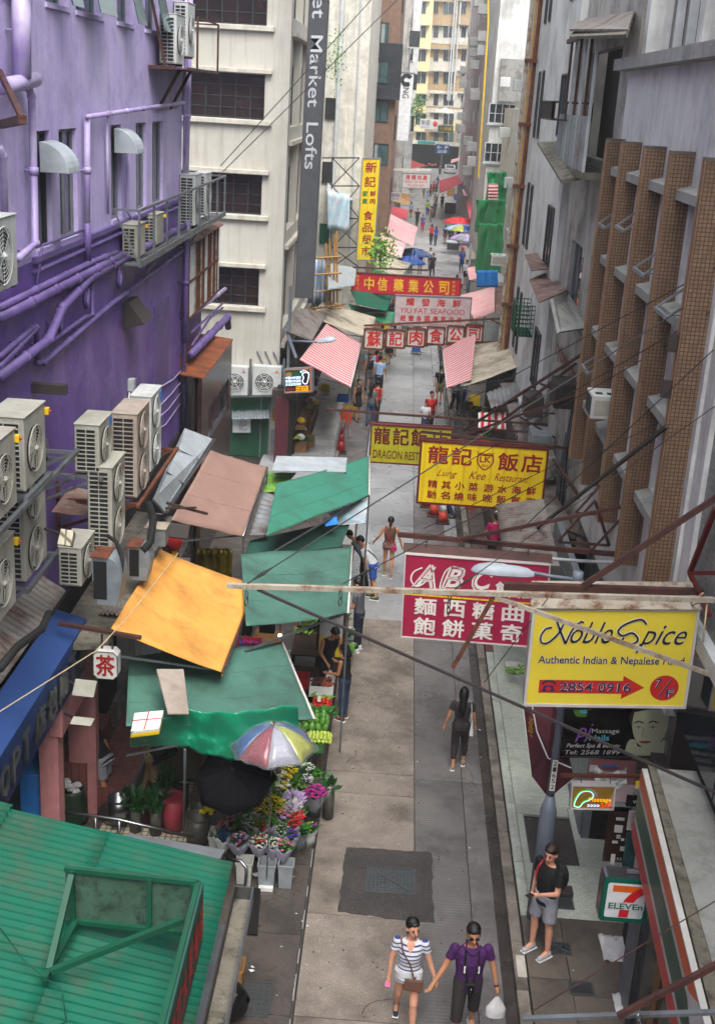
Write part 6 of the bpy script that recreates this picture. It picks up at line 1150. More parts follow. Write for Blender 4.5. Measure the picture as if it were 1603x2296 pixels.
pot('large stainless stock pot behind the railing', 267, 1838, .25, .17, .42, 'steel', 'stock_pot', 'pot', 1); pot('wide steel basin under the stock pot', 258, 1836, .06, .27, .2, 'steel', 'basin', 'basin', .8, False)
pot('pink plastic barrel beside the palm plants', 388, 1858, .06, .19, .62, 'pot_pink', 'barrel', 'barrel', .9, True, 'pot_pink'); pot('dented metal milk can below the yellow lilies', 444, 1888, .03, .19, .5, 'can', 'milk_can', 'can', 1.0); pot('second milk can behind the first in the shade', 450, 1840, .03, .18, .5, 'can', 'milk_can', 'can', 1.0)
q = G(160, 1838, .05); t = T('rubbish_bag', 'dark green rubbish bag with white waste beside the pink pillar', 'bag', q); mb = MB()
mb.grid(lambda u, v: q+V(((.27+.03*noise.noise(V((u*9, v*4, 3))))*(1-.15*v)*math.cos(u*6.283), (.25+.03*noise.noise(V((u*9, v*4, 3))))*(1-.15*v)*math.sin(u*6.283), v*.62)), 28, 8); mb.build('sack', 'bag_green', t, smooth=True, solid=.01); mb = MB()
for k in range(9): mb.ell(q+V((random.uniform(-.14, .14), random.uniform(-.14, .14), .58+random.uniform(0, .08))), (.08, .07, .05), 6, 4)
mb.build('waste', 'bag_white', t, kind='stuff')
q = G(222, 1790, .05); t = T('rubbish_bag', 'second dark green sack in front of the bending man', 'bag', q); MB().grid(lambda u, v: q+V(((.26+.04*noise.noise(V((u*9, v*4, 6))))*math.cos(u*6.283)*(1-.4*v), (.24+.03*noise.noise(V((u*9, v*4, 8))))*math.sin(u*6.283)*(1-.4*v), v*.7)), 28, 8).build('sack', 'bag_green', t, smooth=True, solid=.01)
q = G(515, 2280, .0); t = T('rubbish_bag', 'shiny black rubbish bag at the corner of the green roof', 'bag', q); MB().grid(lambda u, v: q+V(((.24+.06*noise.noise(V((u*7, v*5, 1))))*math.cos(u*6.283)*math.sin(.5+v*2.5), (.22+.05*noise.noise(V((u*7, v*5, 4))))*math.sin(u*6.283)*math.sin(.5+v*2.5), v*.6)), 36, 14).build('sack', 'bag_black', t, smooth=True, solid=.01)
q = G(520, 2195, 0.02); t = T('cardboard_box', 'open cardboard box with a red bag inside beside the green roof', 'box', q); w = .17
for a in ((-w, w, -w, -w+.01), (-w, w, w-.01, w), (-w, -w+.01, -w, w), (w-.01, w, -w, w)): MB().box(q.x+a[0], q.x+a[1], q.y+a[2], q.y+a[3], .02, .27).build('side', 'card', t)
MB().box(q.x-w, q.x+w, q.y-w, q.y+w, .02, .03).build('base', 'card', t); MB().ell(q+V((-.02, 0, .15)), (.12, .1, .07), 8, 6).build('red_bag', 'crate_red', t, smooth=True)
def leafy(label, x, y, z0, n, L, m='leaf_dark', nm='palm_plant', spread=.8, wid=.035, cat='plant', h=.15):
 p = G(x, y, z0); t = T(nm, label, cat, p); rnd = random.Random(int(x)); mb = MB()
 for i in range(n):
  a = rnd.uniform(0, 6.28); e = rnd.uniform(.2, 1.1); d = V((math.cos(a)*math.sin(e)*spread, math.sin(a)*math.sin(e)*spread, math.cos(e))); s_ = p+V((rnd.gauss(0, .08), rnd.gauss(0, .08), h*rnd.random())); ll = L*rnd.uniform(.6, 1); sd = d.cross(V((0, 0, 1))).normalized()*wid
  pts = [s_, s_+d*ll*.35, s_+d*ll*.7-V((0, 0, .04)), s_+d*ll-V((0, 0, .16*L))]
  mb.add([pts[0], pts[1]+sd, pts[2]+sd*.8, pts[3], pts[2]-sd*.8, pts[1]-sd], [(0, 1, 5), (1, 2, 4, 5), (2, 3, 4)])
 mb.build('leaves', m, t, kind='stuff'); MB().tube([p-V((0, 0, z0-.05)), p+V((0, 0, .1))], .1, 10).build('pot', 'can', t, smooth=True); return t
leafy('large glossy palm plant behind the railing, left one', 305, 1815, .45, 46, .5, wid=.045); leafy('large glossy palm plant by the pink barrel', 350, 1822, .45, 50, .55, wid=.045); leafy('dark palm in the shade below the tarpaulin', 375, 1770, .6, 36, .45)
# umbrellas
def parasol(label, apex, r, mats, h=.28, pole=None, tilt=(0, 0), cover=False, n=8, rot=0, pm='steel_dull'):
 apex = V(apex); t = T('parasol', label, 'umbrella', pole or apex); Rm = Matrix.Rotation(tilt[0], 3, 'X') @ Matrix.Rotation(tilt[1], 3, 'Y')
 def pt(a, s, k=1.0): sagf = 1 - .10*abs(math.sin((a-rot)*n/2))*s; return apex + Rm @ V((r*s*k*sagf*math.cos(a), r*s*k*sagf*math.sin(a), -h*s*s*1.0 + (.012 if k > 1 else 0)))
 for i in range(n):
  a0 = rot+i*2*math.pi/n; mb = MB(); mb.grid(lambda u, v: pt(a0+u*2*math.pi/n, .02+v*.98), 4, 5); mb.build('panel', mats[i % len(mats)], t, smooth=True, solid=.004)
 for i in range(n): a0 = rot+i*2*math.pi/n; MB().tube([pt(a0, .02)-V((0, 0, .01)), pt(a0, .5)-V((0, 0, .012)), pt(a0, 1)-V((0, 0, .012))], .004, 4).build('rib', 'iron', t)
 MB().tube([apex+Rm @ V((0, 0, .07)), apex-V((0, 0, .02))], .009, 6).build('tip', 'iron', t)
 base = V(pole) if pole else apex + Rm @ V((0, 0, -.95)); MB().tube([apex, base], .014, 6).build('pole', pm, t)
 if cover:
  def cp(u, v): a = u*2*math.pi; w = noise.noise(V((math.cos(a)*6, math.sin(a)*6, v*7)))*.03+abs(noise.noise(V((math.cos(a)*14, math.sin(a)*14, v*9))))*.035; p = pt(a, .03+v*1.02, 1.02); return p+V((0, 0, .012+w))
  MB().grid(cp, 90, 22).build('plastic_cover', 'clear_plastic', t, smooth=True)
 return t
pb_ = G(597, 1990, 0); pb_.z = 0
parasol('rainbow panelled umbrella wrapped in clear plastic over the flower buckets', PY(614, 1626, 15.25), .63, ['umb_grey', 'umb_yel', 'umb_blue', 'umb_red', 'umb_yel', 'umb_blue', 'umb_blue', 'umb_red'], .33, pole=pb_, cover=True, rot=R(-90))
parasol('large black umbrella shading the flowers under the tarpaulin', PY(520, 1725, 15.3), .62, ['umb_black'], .25, tilt=(R(28), R(-8)))
tag(MB().box(pb_.x-.11, pb_.x+.11, pb_.y-.1, pb_.y+.08, 0, .06).build('umbrella_base', 'foam'), 'white block at the foot of the rainbow umbrella pole', 'base')
# flowers and buckets
pot('tall square white bucket, leftmost of the three holding wrapped bouquets', 548, 1978, 0, .135, .42, 'bucket_white', sq=True); pot('tall square grey bucket in the middle under the umbrella pole', 598, 1982, 0, .145, .42, 'bucket_grey', sq=True); pot('tall square grey bucket with a notched foot, rightmost of the three', 640, 1984, 0, .125, .42, 'bucket_grey', sq=True)
pot('round white bucket standing alone at the kerb line with yellow and purple flowers', 691, 1892, 0, .125, .26, 'bucket_white'); pot('white plastic crate bucket holding blue and pink hydrangeas', 492, 1902, .1, .17, .3, 'bucket_white', sq=True); pot('dark grey bucket with the magenta orchids', 703, 1825, 0, .13, .4, 'frame_grey'); pot('grey bucket behind the kerb side flowers', 672, 1900, 0, .12, .38, 'bucket_grey'); pot('low grey tub among the inner flowers', 588, 1890, 0, .16, .34, 'bucket_grey'); pot('low grey tub behind the yellow blossom', 620, 1850, 0, .17, .34, 'bucket_grey'); pot('white tub under the lilac blossom', 664, 1845, 0, .15, .36, 'bucket_white')
def bouquet(label, x, y, z, r, ms, n=30, bs=.03, wrap=True, green='leaf', ng=26, spiky=False, hh=.28):
 p = G(x, y, z); n = int(n*1.6); ng = int(ng*1.6); r *= 1.12; t = T('bouquet', label, 'flowers', p); rnd = random.Random(int(x*7+y)); ms = ms if isinstance(ms, list) else [ms]
 for j, m in enumerate(ms):
  mb = MB()
  for i in range(n//len(ms)):
   a = rnd.uniform(0, 6.28); rr = r*math.sqrt(rnd.random()); c = p+V((rr*math.cos(a), rr*math.sin(a), r*.6*(1-(rr/r)**2)+rnd.uniform(-.02, .03))); s_ = bs*rnd.uniform(.6, 1.2)
   if spiky:
    d = V((rr*math.cos(a)*1.5, rr*math.sin(a)*1.5, r*1.2)).normalized(); mb.tube([c-d*.06, c, c+d*s_*1.6], [s_*.1, s_*.5, s_*.1], 5)
   else:
    for q_ in range(5): b_ = q_*1.257+a; e = c+V((math.cos(b_), math.sin(b_), .3))*s_; f_ = c+V((math.cos(b_+.63), math.sin(b_+.63), .7))*s_*.7; g_ = c+V((math.cos(b_-.63), math.sin(b_-.63), .7))*s_*.7; mb.add([c, g_, e, f_], [(0, 1, 2), (0, 2, 3)])
    mb.ell(c+V((0, 0, s_*.2)), s_*.42, 5, 4)
  mb.build('blossoms', m, t, kind='stuff')
 mb = MB()
 for i in range(ng):
  a = rnd.uniform(0, 6.28); e = rnd.uniform(.1, .9); d = V((math.cos(a)*math.sin(e), math.sin(a)*math.sin(e), math.cos(e))); s0 = p-V((0, 0, hh*.4)); L = hh*.5+r*rnd.uniform(.6, 1.25); sd = d.orthogonal().normalized()*.014; mb.add([s0, s0+d*L*.6+sd, s0+d*L, s0+d*L*.6-sd], [(0, 1, 2, 3)])
 mb.build('leaves', green, t, kind='stuff')
 if wrap:
  n_ = 16; mb = MB(); mb.grid(lambda u, v: p+V(((.035+(r*1.15-.035)*v**.8*(1+.08*math.sin(u*25)))*math.cos(u*6.283), (.035+(r*1.15-.035)*v**.8*(1+.08*math.sin(u*25)))*math.sin(u*6.283), -hh+(hh+.02+.03*math.sin(u*31))*v)), 40, 5); mb.build('paper_wrap', wrap if isinstance(wrap, str) else 'wrap', t, smooth=True, solid=.002)
 return t
B_ = bouquet
B_('purple and pink bouquet in lavender paper in the white square bucket', 537, 1885, .62, .15, ['fl_purple', 'fl_pink', 'fl_lilac', 'fl_white'], 34); B_('peach and white bouquet in lavender paper, middle front', 583, 1888, .62, .14, ['fl_white', 'fl_coral', 'fl_white'], 34); B_('white rose bouquet right of the umbrella pole', 612, 1892, .62, .11, 'fl_white', 22)
B_('small pink rose bouquet in pale paper, front right', 636, 1900, .60, .12, ['fl_pink', 'fl_pink', 'leaf2'], 22, .035); B_('deep violet bouquet at the kerb side of the front row', 653, 1874, .62, .1, 'fl_purple', 26); B_('mixed yellow and purple posy in the lone round bucket', 697, 1856, .38, .09, ['fl_yellow', 'fl_purple', 'fl_red'], 22, .03, wrap=False)
B_('blue hydrangea head in white paper', 502, 1876, .55, .12, 'fl_blue', 60, .025, wrap='foam'); B_('pink hydrangea head above the blue one', 500, 1853, .6, .09, 'fl_pink', 50, .022, wrap=False); B_('second pink hydrangea behind the first', 516, 1838, .62, .08, 'fl_pink', 40, .02, wrap=False); B_('yellow lilies standing in the milk can', 470, 1818, .75, .12, 'fl_yellow', 12, .07, wrap=False)
B_('white babys breath cluster in the shade', 568, 1838, .65, .14, 'fl_white', 60, .012); B_('dark red rose bunch left of the pole', 588, 1852, .65, .12, ['fl_red', 'fl_red', 'leaf'], 24); B_('green foliage bunch right of the pole', 611, 1845, .68, .11, 'leaf2', 20, .03, ng=60); B_('pale green white filler flowers in lavender paper', 631, 1860, .66, .11, ['fl_white', 'leaf2'], 60, .014)
B_('pink and violet carnations in lilac wrapping', 638, 1832, .72, .13, ['fl_lilac', 'fl_pink', 'fl_mag'], 26, .04); B_('coral and red gerberas at the kerb side', 664, 1830, .72, .12, ['fl_coral', 'fl_red'], 20, .05, wrap=False); B_('deep red gerberas below the coral ones', 657, 1850, .68, .10, 'fl_red', 16, .045)
B_('big airy yellow orchid spray in the middle of the stall', 604, 1806, .85, .24, 'fl_yellow', 260, .016, wrap=False, ng=60); B_('lilac chrysanthemums above the coral flowers', 661, 1796, .82, .13, 'fl_lilac', 70, .05, wrap=False, spiky=True); B_('white spiky chrysanthemums below the lilac ones', 655, 1812, .8, .12, ['fl_white', 'fl_lilac'], 60, .05, wrap=False, spiky=True)
B_('bright magenta orchids in clear film', 706, 1778, .72, .17, 'fl_mag', 90, .035, wrap='clear_plastic', hh=.35); B_('fluffy lime green foliage bunch', 665, 1764, .75, .16, 'veg_green', 80, .03, wrap=False, ng=120); B_('upper white wrapped bulb bouquet', 638, 1745, .9, .09, ['fl_white', 'fl_yellow'], 14, .05, wrap='foam'); B_('lower white wrapped bulb bouquet', 634, 1767, .85, .10, ['fl_white', 'fl_yellow'], 16, .05, wrap='foam'); B_('lemon yellow flowers just below the umbrella rim', 650, 1730, .9, .12, 'fl_yellow', 40, .03, wrap='clear_plastic')
B_('pink white snapdragon spray at the kerb', 688, 1748, .85, .10, ['fl_lilac', 'fl_white'], 50, .02, wrap='clear_plastic', ng=50); B_('green bell spray at the kerb under the umbrella edge', 712, 1738, .85, .09, 'leaf2', 40, .02, wrap='clear_plastic', ng=50); B_('white gypsophila next to the umbrella rim', 690, 1722, .95, .10, 'fl_white', 60, .015, wrap=False)
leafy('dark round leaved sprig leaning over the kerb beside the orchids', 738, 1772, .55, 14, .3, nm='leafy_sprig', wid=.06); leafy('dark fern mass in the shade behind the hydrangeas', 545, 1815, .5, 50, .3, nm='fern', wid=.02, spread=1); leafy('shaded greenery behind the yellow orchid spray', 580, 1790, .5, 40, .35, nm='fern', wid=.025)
# vegetable stalls
def crate(label, x, y, z0, w, d, h, m, fill=None, nm='crate', cat='crate', rz=0):
 p = G(x, y, z0); t = T(nm, label, cat, p, rz=0); o = .02
 for a in ((-w/2, w/2, -d/2, -d/2+o), (-w/2, w/2, d/2-o, d/2), (-w/2, -w/2+o, -d/2+o, d/2-o), (w/2-o, w/2, -d/2+o, d/2-o)): MB().box(p.x+a[0], p.x+a[1], p.y+a[2], p.y+a[3], z0, z0+h).build('side', m, t)
 MB().box(p.x-w/2+o, p.x+w/2-o, p.y-d/2+o, p.y+d/2-o, z0, z0+.02).build('base', m, t)
 return t, p
def table(label, x0, x1, y0, y1, z, m='wood'):
 t = T('stall_table', label, 'table', ((x0+x1)/2, (y0+y1)/2, 0)); MB().box(x0, x1, y0, y1, z-.03, z).build('top', m, t)
 for x in (x0+.05, x1-.05):
  for y in (y0+.05, y1-.05): MB().box(x-.025, x+.025, y-.025, y+.025, .0, z-.03).build('leg', 'wood_dark', t)
 return t
pa, pb2 = G(740, 1690, .7), G(752, 1560, .7)
table('stepped green covered produce table along the lane in front of the dark green awning', -1.35, -.80, pa.y+.0, 18.9, .70, 'leaf_dark'); MB().box(-1.35, -.79, pa.y-.01, pa.y+.01, .55, .7)
def fruit(name, label, grp, pts, shape, m, parts=None):
 mb = MB(); shape(mb); o = mb.build(name, m, smooth=True); tag(o, label, name.replace('_', ' '), grp); o.location = pts[0]; rnd = random.Random(len(pts))
 for i, p in enumerate(pts):
  c = o if i == 0 else o.copy()
  if i: COL.objects.link(c)
  c.location = p; c.rotation_euler = (rnd.uniform(-.3, .3), rnd.uniform(-.3, .3), rnd.uniform(0, 6.28)); c.scale = (rnd.uniform(.85, 1.1),)*3
def heap(cx, cy, z, w, d, nx, ny, st, layers=2, seed=1):
 rnd = random.Random(seed); o = []
 for L in range(layers):
  for i in range(nx-L):
   for j in range(ny-L): o.append((cx-w/2+w*(i+.5+L*.5)/nx+rnd.uniform(-.01, .01), cy-d/2+d*(j+.5+L*.5)/ny+rnd.uniform(-.01, .01), z+st*(.5+L*.8)))
 return o
c = G(702, 1618, .78); fruit('watermelon', 'dark green melon in the pile nearest the umbrella', 'melons piled on the produce table', heap(c.x, c.y, .71, .6, .55, 5, 4, .13, 2), lambda m: m.ell((0, 0, 0), (.062, .062, .095), 12, 8), 'melon')
c = G(716, 1653, .74); fruit('lime', 'pale green apple in the heap at the near end of the produce table', 'apples heaped at the table end', heap(c.x, c.y, .70, .46, .34, 7, 5, .06, 2, 3), lambda m: m.ell((0, 0, 0), .036, 10, 7), 'apple_g')
for o in [o for o in bpy.data.objects if o.name.startswith('lime')]: o.name = o.name.replace('lime', 'apple'); o['category'] = 'apple'
c = G(722, 1578, .78); ct, cp_ = crate('green tray of red tomatoes on the produce table', 722, 1580, .72, .36, .3, .06, 'crate_red'); fruit('tomato', 'red tomato in the tray on the produce table', 'tomatoes in the tray', heap(cp_.x, cp_.y, .74, .3, .25, 5, 4, .055, 2, 5), lambda m: m.ell((0, 0, 0), (.033, .033, .027), 10, 6), 'tomato')
c = G(722, 1560, .8); fruit('corn_cob', 'green husked corn cob lying above the tomatoes', 'corn cobs on the produce table', [(c.x+random.uniform(-.2, .2), c.y+random.uniform(-.12, .12), .73+.03*(i % 3)) for i in range(14)], lambda m: m.tube([(-.14, 0, 0), (-.08, 0, 0), (.05, 0, 0), (.13, 0, 0)], [.008, .024, .02, .004], 8), 'corn')
tag(MB().box(c.x-.06, c.x+.0, c.y-.36, c.y-.35, .86, .98).build('price_card', 'foam'), 'white price card standing in the tomatoes', 'price card')
t, p = crate('white foam box full of sweet potatoes between the vendor and the shopper', 722, 1558, .62, .46, .36, .22, 'foam', nm='foam_box', cat='foam box'); p = G(722, 1530, .85)
t.location = V((p.x, p.y, .62)); 
for k in kids(t): pass
rnd = random.Random(4); fruit('sweet_potato', 'dark reddish sweet potato heaped in the foam box', 'sweet potatoes in the foam box', [(p.x+rnd.uniform(-.19, .0), p.y+rnd.uniform(-.14, .14), .83+rnd.uniform(0, .07)) for i in range(22)], lambda m: m.ell((0, 0, 0), (.065, .03, .03), 8, 6), 'yam'); fruit('sweet_potato', 'light brown sweet potato heaped in the foam box', 'light sweet potatoes in the foam box', [(p.x+rnd.uniform(.02, .2), p.y+rnd.uniform(-.14, .14), .83+rnd.uniform(0, .06)) for i in range(18)], lambda m: m.ell((0, 0, 0), (.06, .032, .03), 8, 6), 'yam2')
t, p = crate('red basket left of the sweet potato box', 676, 1535, .45, .28, .36, .2, 'crate_red', nm='basket', cat='basket')
tag(MB().box(G(676, 1545, .2).x-.2, G(676, 1545, .2).x+.2, G(676, 1545, .2).y-.2, G(676, 1545, .2).y+.2, .04, .44).build('support_box', 'wood_dark'), 'dark box under the red basket', 'box')
def greens(label, x, y, z, w, d, m='leaf2', n=70, nm='leafy_vegetables', L=.12):
 p = G(x, y, z); t = T(nm, label, 'vegetables', p); rnd = random.Random(int(x+y)); mb = MB()
 for i in range(n):
  c = p+V((rnd.uniform(-w/2, w/2), rnd.uniform(-d/2, d/2), rnd.uniform(0, .08))); a = rnd.uniform(0, 6.28); dd = V((math.cos(a), math.sin(a), rnd.uniform(.1, .8))).normalized(); sd = dd.cross(V((0, 0, 1))).normalized()*L*.3; mb.add([c, c+dd*L*.5+sd, c+dd*L, c+dd*L*.5-sd], [(0, 1, 2, 3)])
 mb.build('leaves', m, t, kind='stuff'); return t
for i, (x, y, z, w, d, m, lab) in enumerate([(686, 1420, .55, .4, .45, 'veg_green', 'pale lettuce heaped in a red and white crate left of the menu board'), (745, 1388, .75, .7, .25, 'leaf', 'mixed leaf greens on the stall under the middle green awning'), (775, 1425, .6, .3, .35, 'leaf_dark', 'dark cucumbers and greens beside the grey shirted man'), (695, 1395, .8, .4, .3, 'veg_green', 'long pale green vegetables at the left of the middle stall'), (720, 1600, .73, .5, .2, 'leaf', 'string beans spread between tomatoes and melons'), (775, 1460, .35, .3, .3, 'leaf2', 'green bunches in a white crate on the ground by the menu board')]):
 greens(lab, x, y, z, w, d, m, 110)
 p = G(x, y, z)
 if i != 4: crate(['red and white lettuce crate', 'long tray of leaf greens', 'crate of cucumbers', 'tray of long vegetables', '', 'white crate of green bunches'][i]+[' beside the menu board', ' under the middle green awning', ' near the grey shirted man', ' at the back of the middle stall', '', ' on the ground by the board'][i], x, y, z-.14, w+.06, d+.06, .14, ['crate_red', 'crate_yellow', 'foam', 'foam', '', 'crate_white'][i])
pm_ = G(720, 1420, .5); table('dark stall table under the middle green awning', -1.75, -.85, 22.6, 24.6, .62, 'wood_dark'); table('dark low stall table behind the menu board', -1.9, -1.1, 21.6, 22.5, .42, 'wood_dark')
t, p = crate('open tray of packets glimpsed between orange and green awnings', 560, 1445, .8, .5, .3, .1, 'crate_red'); greens('colourful wrapped sweets glimpsed under the orange awning edge', 560, 1445, .9, .5, .3, 'fl_purple', 60, nm='packets', L=.08)
c = G(628, 1425, 2.2); t = T('lamp', 'bare lit bulb hanging under the middle green awning', 'lamp', c); MB().ell(c, .04, 8, 6).build('bulb', 'lamp_on', t, smooth=True); MB().tube([c, c+V((0, 0, .8))], .006, 4).build('cord', 'wire', t)
c = G(600, 1400, 1.7); t = T('weighing_scale', 'dark hanging scale and cash box under the middle green awning', 'scale', c); MB().box(c.x-.15, c.x+.15, c.y-.1, c.y+.1, c.z-.15, c.z+.1).build('body', 'iron', t, bevel=.01); MB().ell(c+V((0, 0, .12)), (.12, .12, .03), 12, 4).build('pan', 'steel', t, smooth=True)
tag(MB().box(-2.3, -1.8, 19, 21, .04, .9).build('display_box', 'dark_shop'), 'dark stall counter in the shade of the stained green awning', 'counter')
# stalls from the loft building onward, left
awning('red and white striped awning on the left below the framed board sign', [(735, 722, 3.6), (810, 770, 2.8), (785, 868, 2.8), (672, 806, 3.6)], 'stripe_pink', bar='sign_white', sag=.02, legs=(.03, .97)); awning('dirty white corrugated plastic canopy behind the striped awning', [(725, 672, 3.9), (843, 712, 3.0), (828, 757, 3.0), (698, 710, 3.9)], 'awn_white', sag=.05, legs=(.95,))
awning('mint green canopy below the red company sign', [(785, 650, 3.6), (880, 660, 2.9), (868, 698, 2.9), (800, 680, 3.4)], 'corr_green', sag=.03); awning('darker green hanging canopy under the mint one', [(780, 680, 3.2), (885, 700, 2.5), (880, 728, 2.4), (790, 700, 3.0)], 'tarp_green', sag=.05)
awning('pale pink awning by the small tree, upper of the two', [(858, 470, 3.6), (937, 510, 2.9), (925, 552, 2.9), (848, 510, 3.6)], 'awn_pinkpale', sag=.05, bar='sign_white'); awning('pale pink awning by the small tree, lower of the two', [(852, 525, 3.5), (910, 545, 3.0), (900, 578, 3.0), (850, 560, 3.5)], 'awn_pinkpale', sag=.04); awning('dirty striped canopy just above the red company sign', [(850, 568, 3.6), (922, 590, 3.0), (900, 622, 3.0), (838, 602, 3.6)], 'awn_white', sag=.05, bar='tarp_green')
awning('peach awning by the tiny white sign', [(893, 430, 3.4), (920, 436, 3.0), (916, 460, 3.0), (880, 450, 3.4)], 'card', sag=.02); awning('far red awning on the left near the junction', [(905, 352, 3.4), (930, 362, 3.0), (958, 372, 2.8), (912, 380, 3.4)], 'awn_red', sag=.02)
# bamboo scaffold with striped cloth
bf = T('bamboo_scaffold', 'bamboo scaffold lashed in front of the buildings below the yellow vertical sign', 'scaffold', PY(740, 700, 47))
for k, x in enumerate((733, 741, 748, 756)): MB().tube([PY(x, 690-k*4, 47.2), PY(x+random.uniform(-3, 3), 545-k*9, 47.2)], .045, 6).build('bamboo_pole', 'bamboo', bf)
for y in (575, 612, 650, 690): MB().tube([PY(705, y+4, 47.1), PY(766, y, 47.1)], .04, 6).build('bamboo_pole', 'bamboo', bf)
for k in range(6): p = PY(690+k*13, 694-k*1.5, 45); MB().tube([p, p+V((.35, -.5, .18))], .035, 6).build('bamboo_stub', 'bamboo', bf)
tag(MB().grid(lambda u, v: PY(690+40*u, 580+5*u+100*v, 47.6)+V((0, .1*math.sin(u*14), 0)), 16, 4).build('striped_cloth', 'tarp_stripe', smooth=True, solid=.01), 'blue and white striped cloth hanging behind the bamboo', 'cloth')
tag(MB().grid(lambda u, v: PY(734+50*u, 428+10*u+85*v, 56)+V((0, .15*math.sin(u*9+v*4), 0)), 16, 6).build('printed_tarpaulin', 'tarp_flower', smooth=True, solid=.01), 'blue flowered tarpaulin behind the lattice frame', 'tarpaulin'); awning('white plastic canopy over the flowered tarpaulin', [(735, 400, 7.5), (800, 425, 6.8), (790, 450, 6.8), (733, 428, 7.5)], 'frame_white', sag=.05, arms=False)
tag(MB().box(PY(737, 455, 57).x, PY(770, 455, 57).x, 56.5, 57.5, PY(737, 450, 57).z-.15, PY(737, 436, 57).z).build('yellow_canopy', 'crate_yellow'), 'short yellow canopy above the flowered tarpaulin', 'canopy')
awning('grey tin lean-to below the lattice frame', [(738, 590, 5.0), (800, 600, 4.2), (795, 640, 4.2), (735, 650, 5.0)], 'awn_greyblue', sag=.02, arms=False); awning('rusty brown shop canopy left of the striped awning', [(672, 690, 4.4), (735, 700, 3.8), (700, 765, 3.8), (640, 742, 4.4)], 'corr_old', sag=.02, arms=False)
tb = T('timber_steps', 'pale concrete shop platform slabs left of the traffic cone', 'platform', (-2.2, 42, 0)); MB().box(-2.75, -1.9, 40.3, 43.3, .1, .3).build('slab', 'white_wall', tb); MB().box(-2.75, -1.9, 43.4, 46, .1, .28).build('slab', 'white_wall', tb)
sf = T('shop_shelves', 'dried goods shop front with crowded shelves below the striped awning', 'shopfront', (-3.2, 40, 0)); MB().box(-3.7, -3.2, 39, 56, .1, 3.2).build('wall', 'dark_shop', sf); MB().box(-3.2, -2.8, 39.2, 45, .1, .5).build('shelf', 'wood', sf); MB().box(-3.2, -2.9, 39.2, 45, .9, .95).build('shelf', 'wood', sf)
MB().box(-3.75, -3.25, 38.2, 38.78, .1, 2.6).build('end_wall', 'dark_shop', sf)
rnd = random.Random(12)
for k in range(26):
 m = rnd.choice(['crate_red', 'maroon', 'card', 'crate_yellow', 'c_brown', 'leaf', 'foam', 'wood', 'bag_white']); y = 39.3+rnd.random()*5.4; z = rnd.choice([.5, .95]); r = rnd.uniform(.08, .16); q = V((-3.0+rnd.uniform(-.08, .1), y, z)); tag(MB().ell(q+V((0, 0, r*.8)), (r, r, r*.8), 8, 6).build('goods_bag', m, smooth=True), 'packed bag of dried goods on the shelves under the striped awning', 'bag', 'bags of goods on the shelves')
for lab, x, y, w, h, m in (('blue plastic crate beside the woman in the black dress', 768, 905, .45, .35, 'crate_blue'), ('yellow crate below the blue one', 783, 925, .42, .25, 'crate_yellow'), ('orange bin at the kerb behind the woman in black', 776, 945, .4, .45, 'crate_orange'), ('yellow crate under the greens at the board sign', 852, 825, .5, .4, 'crate_yellow'), ('white foam crate with greens stacked by the board sign', 850, 808, .45, .6, 'foam'), ('yellow crate by the striped awning foot', 728, 880, .4, .3, 'crate_yellow')):
 p = G(x, y, .0); t, _ = crate(lab, x, y, .0, w, .4, h, m)
greens('bok choy heaped in the white foam crate by the board sign', 850, 795, .7, .5, .4, 'veg_green', 80); leafy('potted green plant among the shelves', 672, 842, .9, 20, .3, nm='potted_plant', wid=.02)
greens('pineapples and squash heaped in a wooden crate by the loft building corner', 685, 990, .5, .5, .4, 'leaf_dark', 80); crate('wooden crate of squash by the loft building corner', 685, 1000, .1, .6, .5, .35, 'wood'); greens('yellow green fruit heap beside the dark pillar', 658, 985, .6, .4, .3, 'apple_g', 60)
# foot-sign side: porch and old sign
corr_sheet('small corrugated porch roof on the cream wall below the white units', [PY(520, 940, 38.2), PY(604, 938, 38.2), PY(604, 918, 38.75), PY(520, 920, 38.75)], 12, 'galv'); s = Sign('old faded grey sign under the corrugated porch', (522, 938), (562, 938), (522, 970), 38.5, 38.5, 'frame_white', None, .05); s.text('記', (.35, .15, .8, .85), 'frame_grey')
tag(MB().box(-3.9, -3.1, 38.0, 38.6, 2.2, 2.5).build('door_canopy', 'iron'), 'dark canopy box under the lit foot sign', 'canopy'); tag(MB().box(-3.75, -3.72+.4, 37.8, 37.9, .1, 2.3).build('side_panel', 'maroon'), 'dark maroon panel below the lit foot sign', 'panel')
def cone(label, x, y, h=.75, m='cone', dark=False):
 p = G(x, y, 0); t = T('traffic_cone', label, 'traffic cone', p); MB().box(p.x-.2, p.x+.2, p.y-.2, p.y+.2, .0, .05).build('base', 'iron', t, bevel=.01); MB().tube([p+V((0, 0, .05)), p+V((0, 0, .35*h/.75))], [.16, .11], 12).build('body', m, t, smooth=True); MB().tube([p+V((0, 0, .351*h/.75)), p+V((0, 0, .55*h/.75))], [.108, .07], 12).build('band', m if dark else 'cone_w', t, smooth=True); MB().tube([p+V((0, 0, .551*h/.75)), p+V((0, 0, h))], [.069, .03], 12).build('tip', m, t, smooth=True)
cone('dark red traffic cone on the wet kerb by the loft building', 764, 1016, .95, 'cone_dark', True); cone('orange traffic cone nearest the camera below the yellow sign', 992, 1172); cone('orange traffic cone just left of the nearest one', 972, 1156); cone('orange cone partly behind the yellow sign, left end', 956, 1135); cone('orange cone behind the man in jeans', 1052, 1148); cone('orange cone rightmost at the kerb', 1062, 1138)
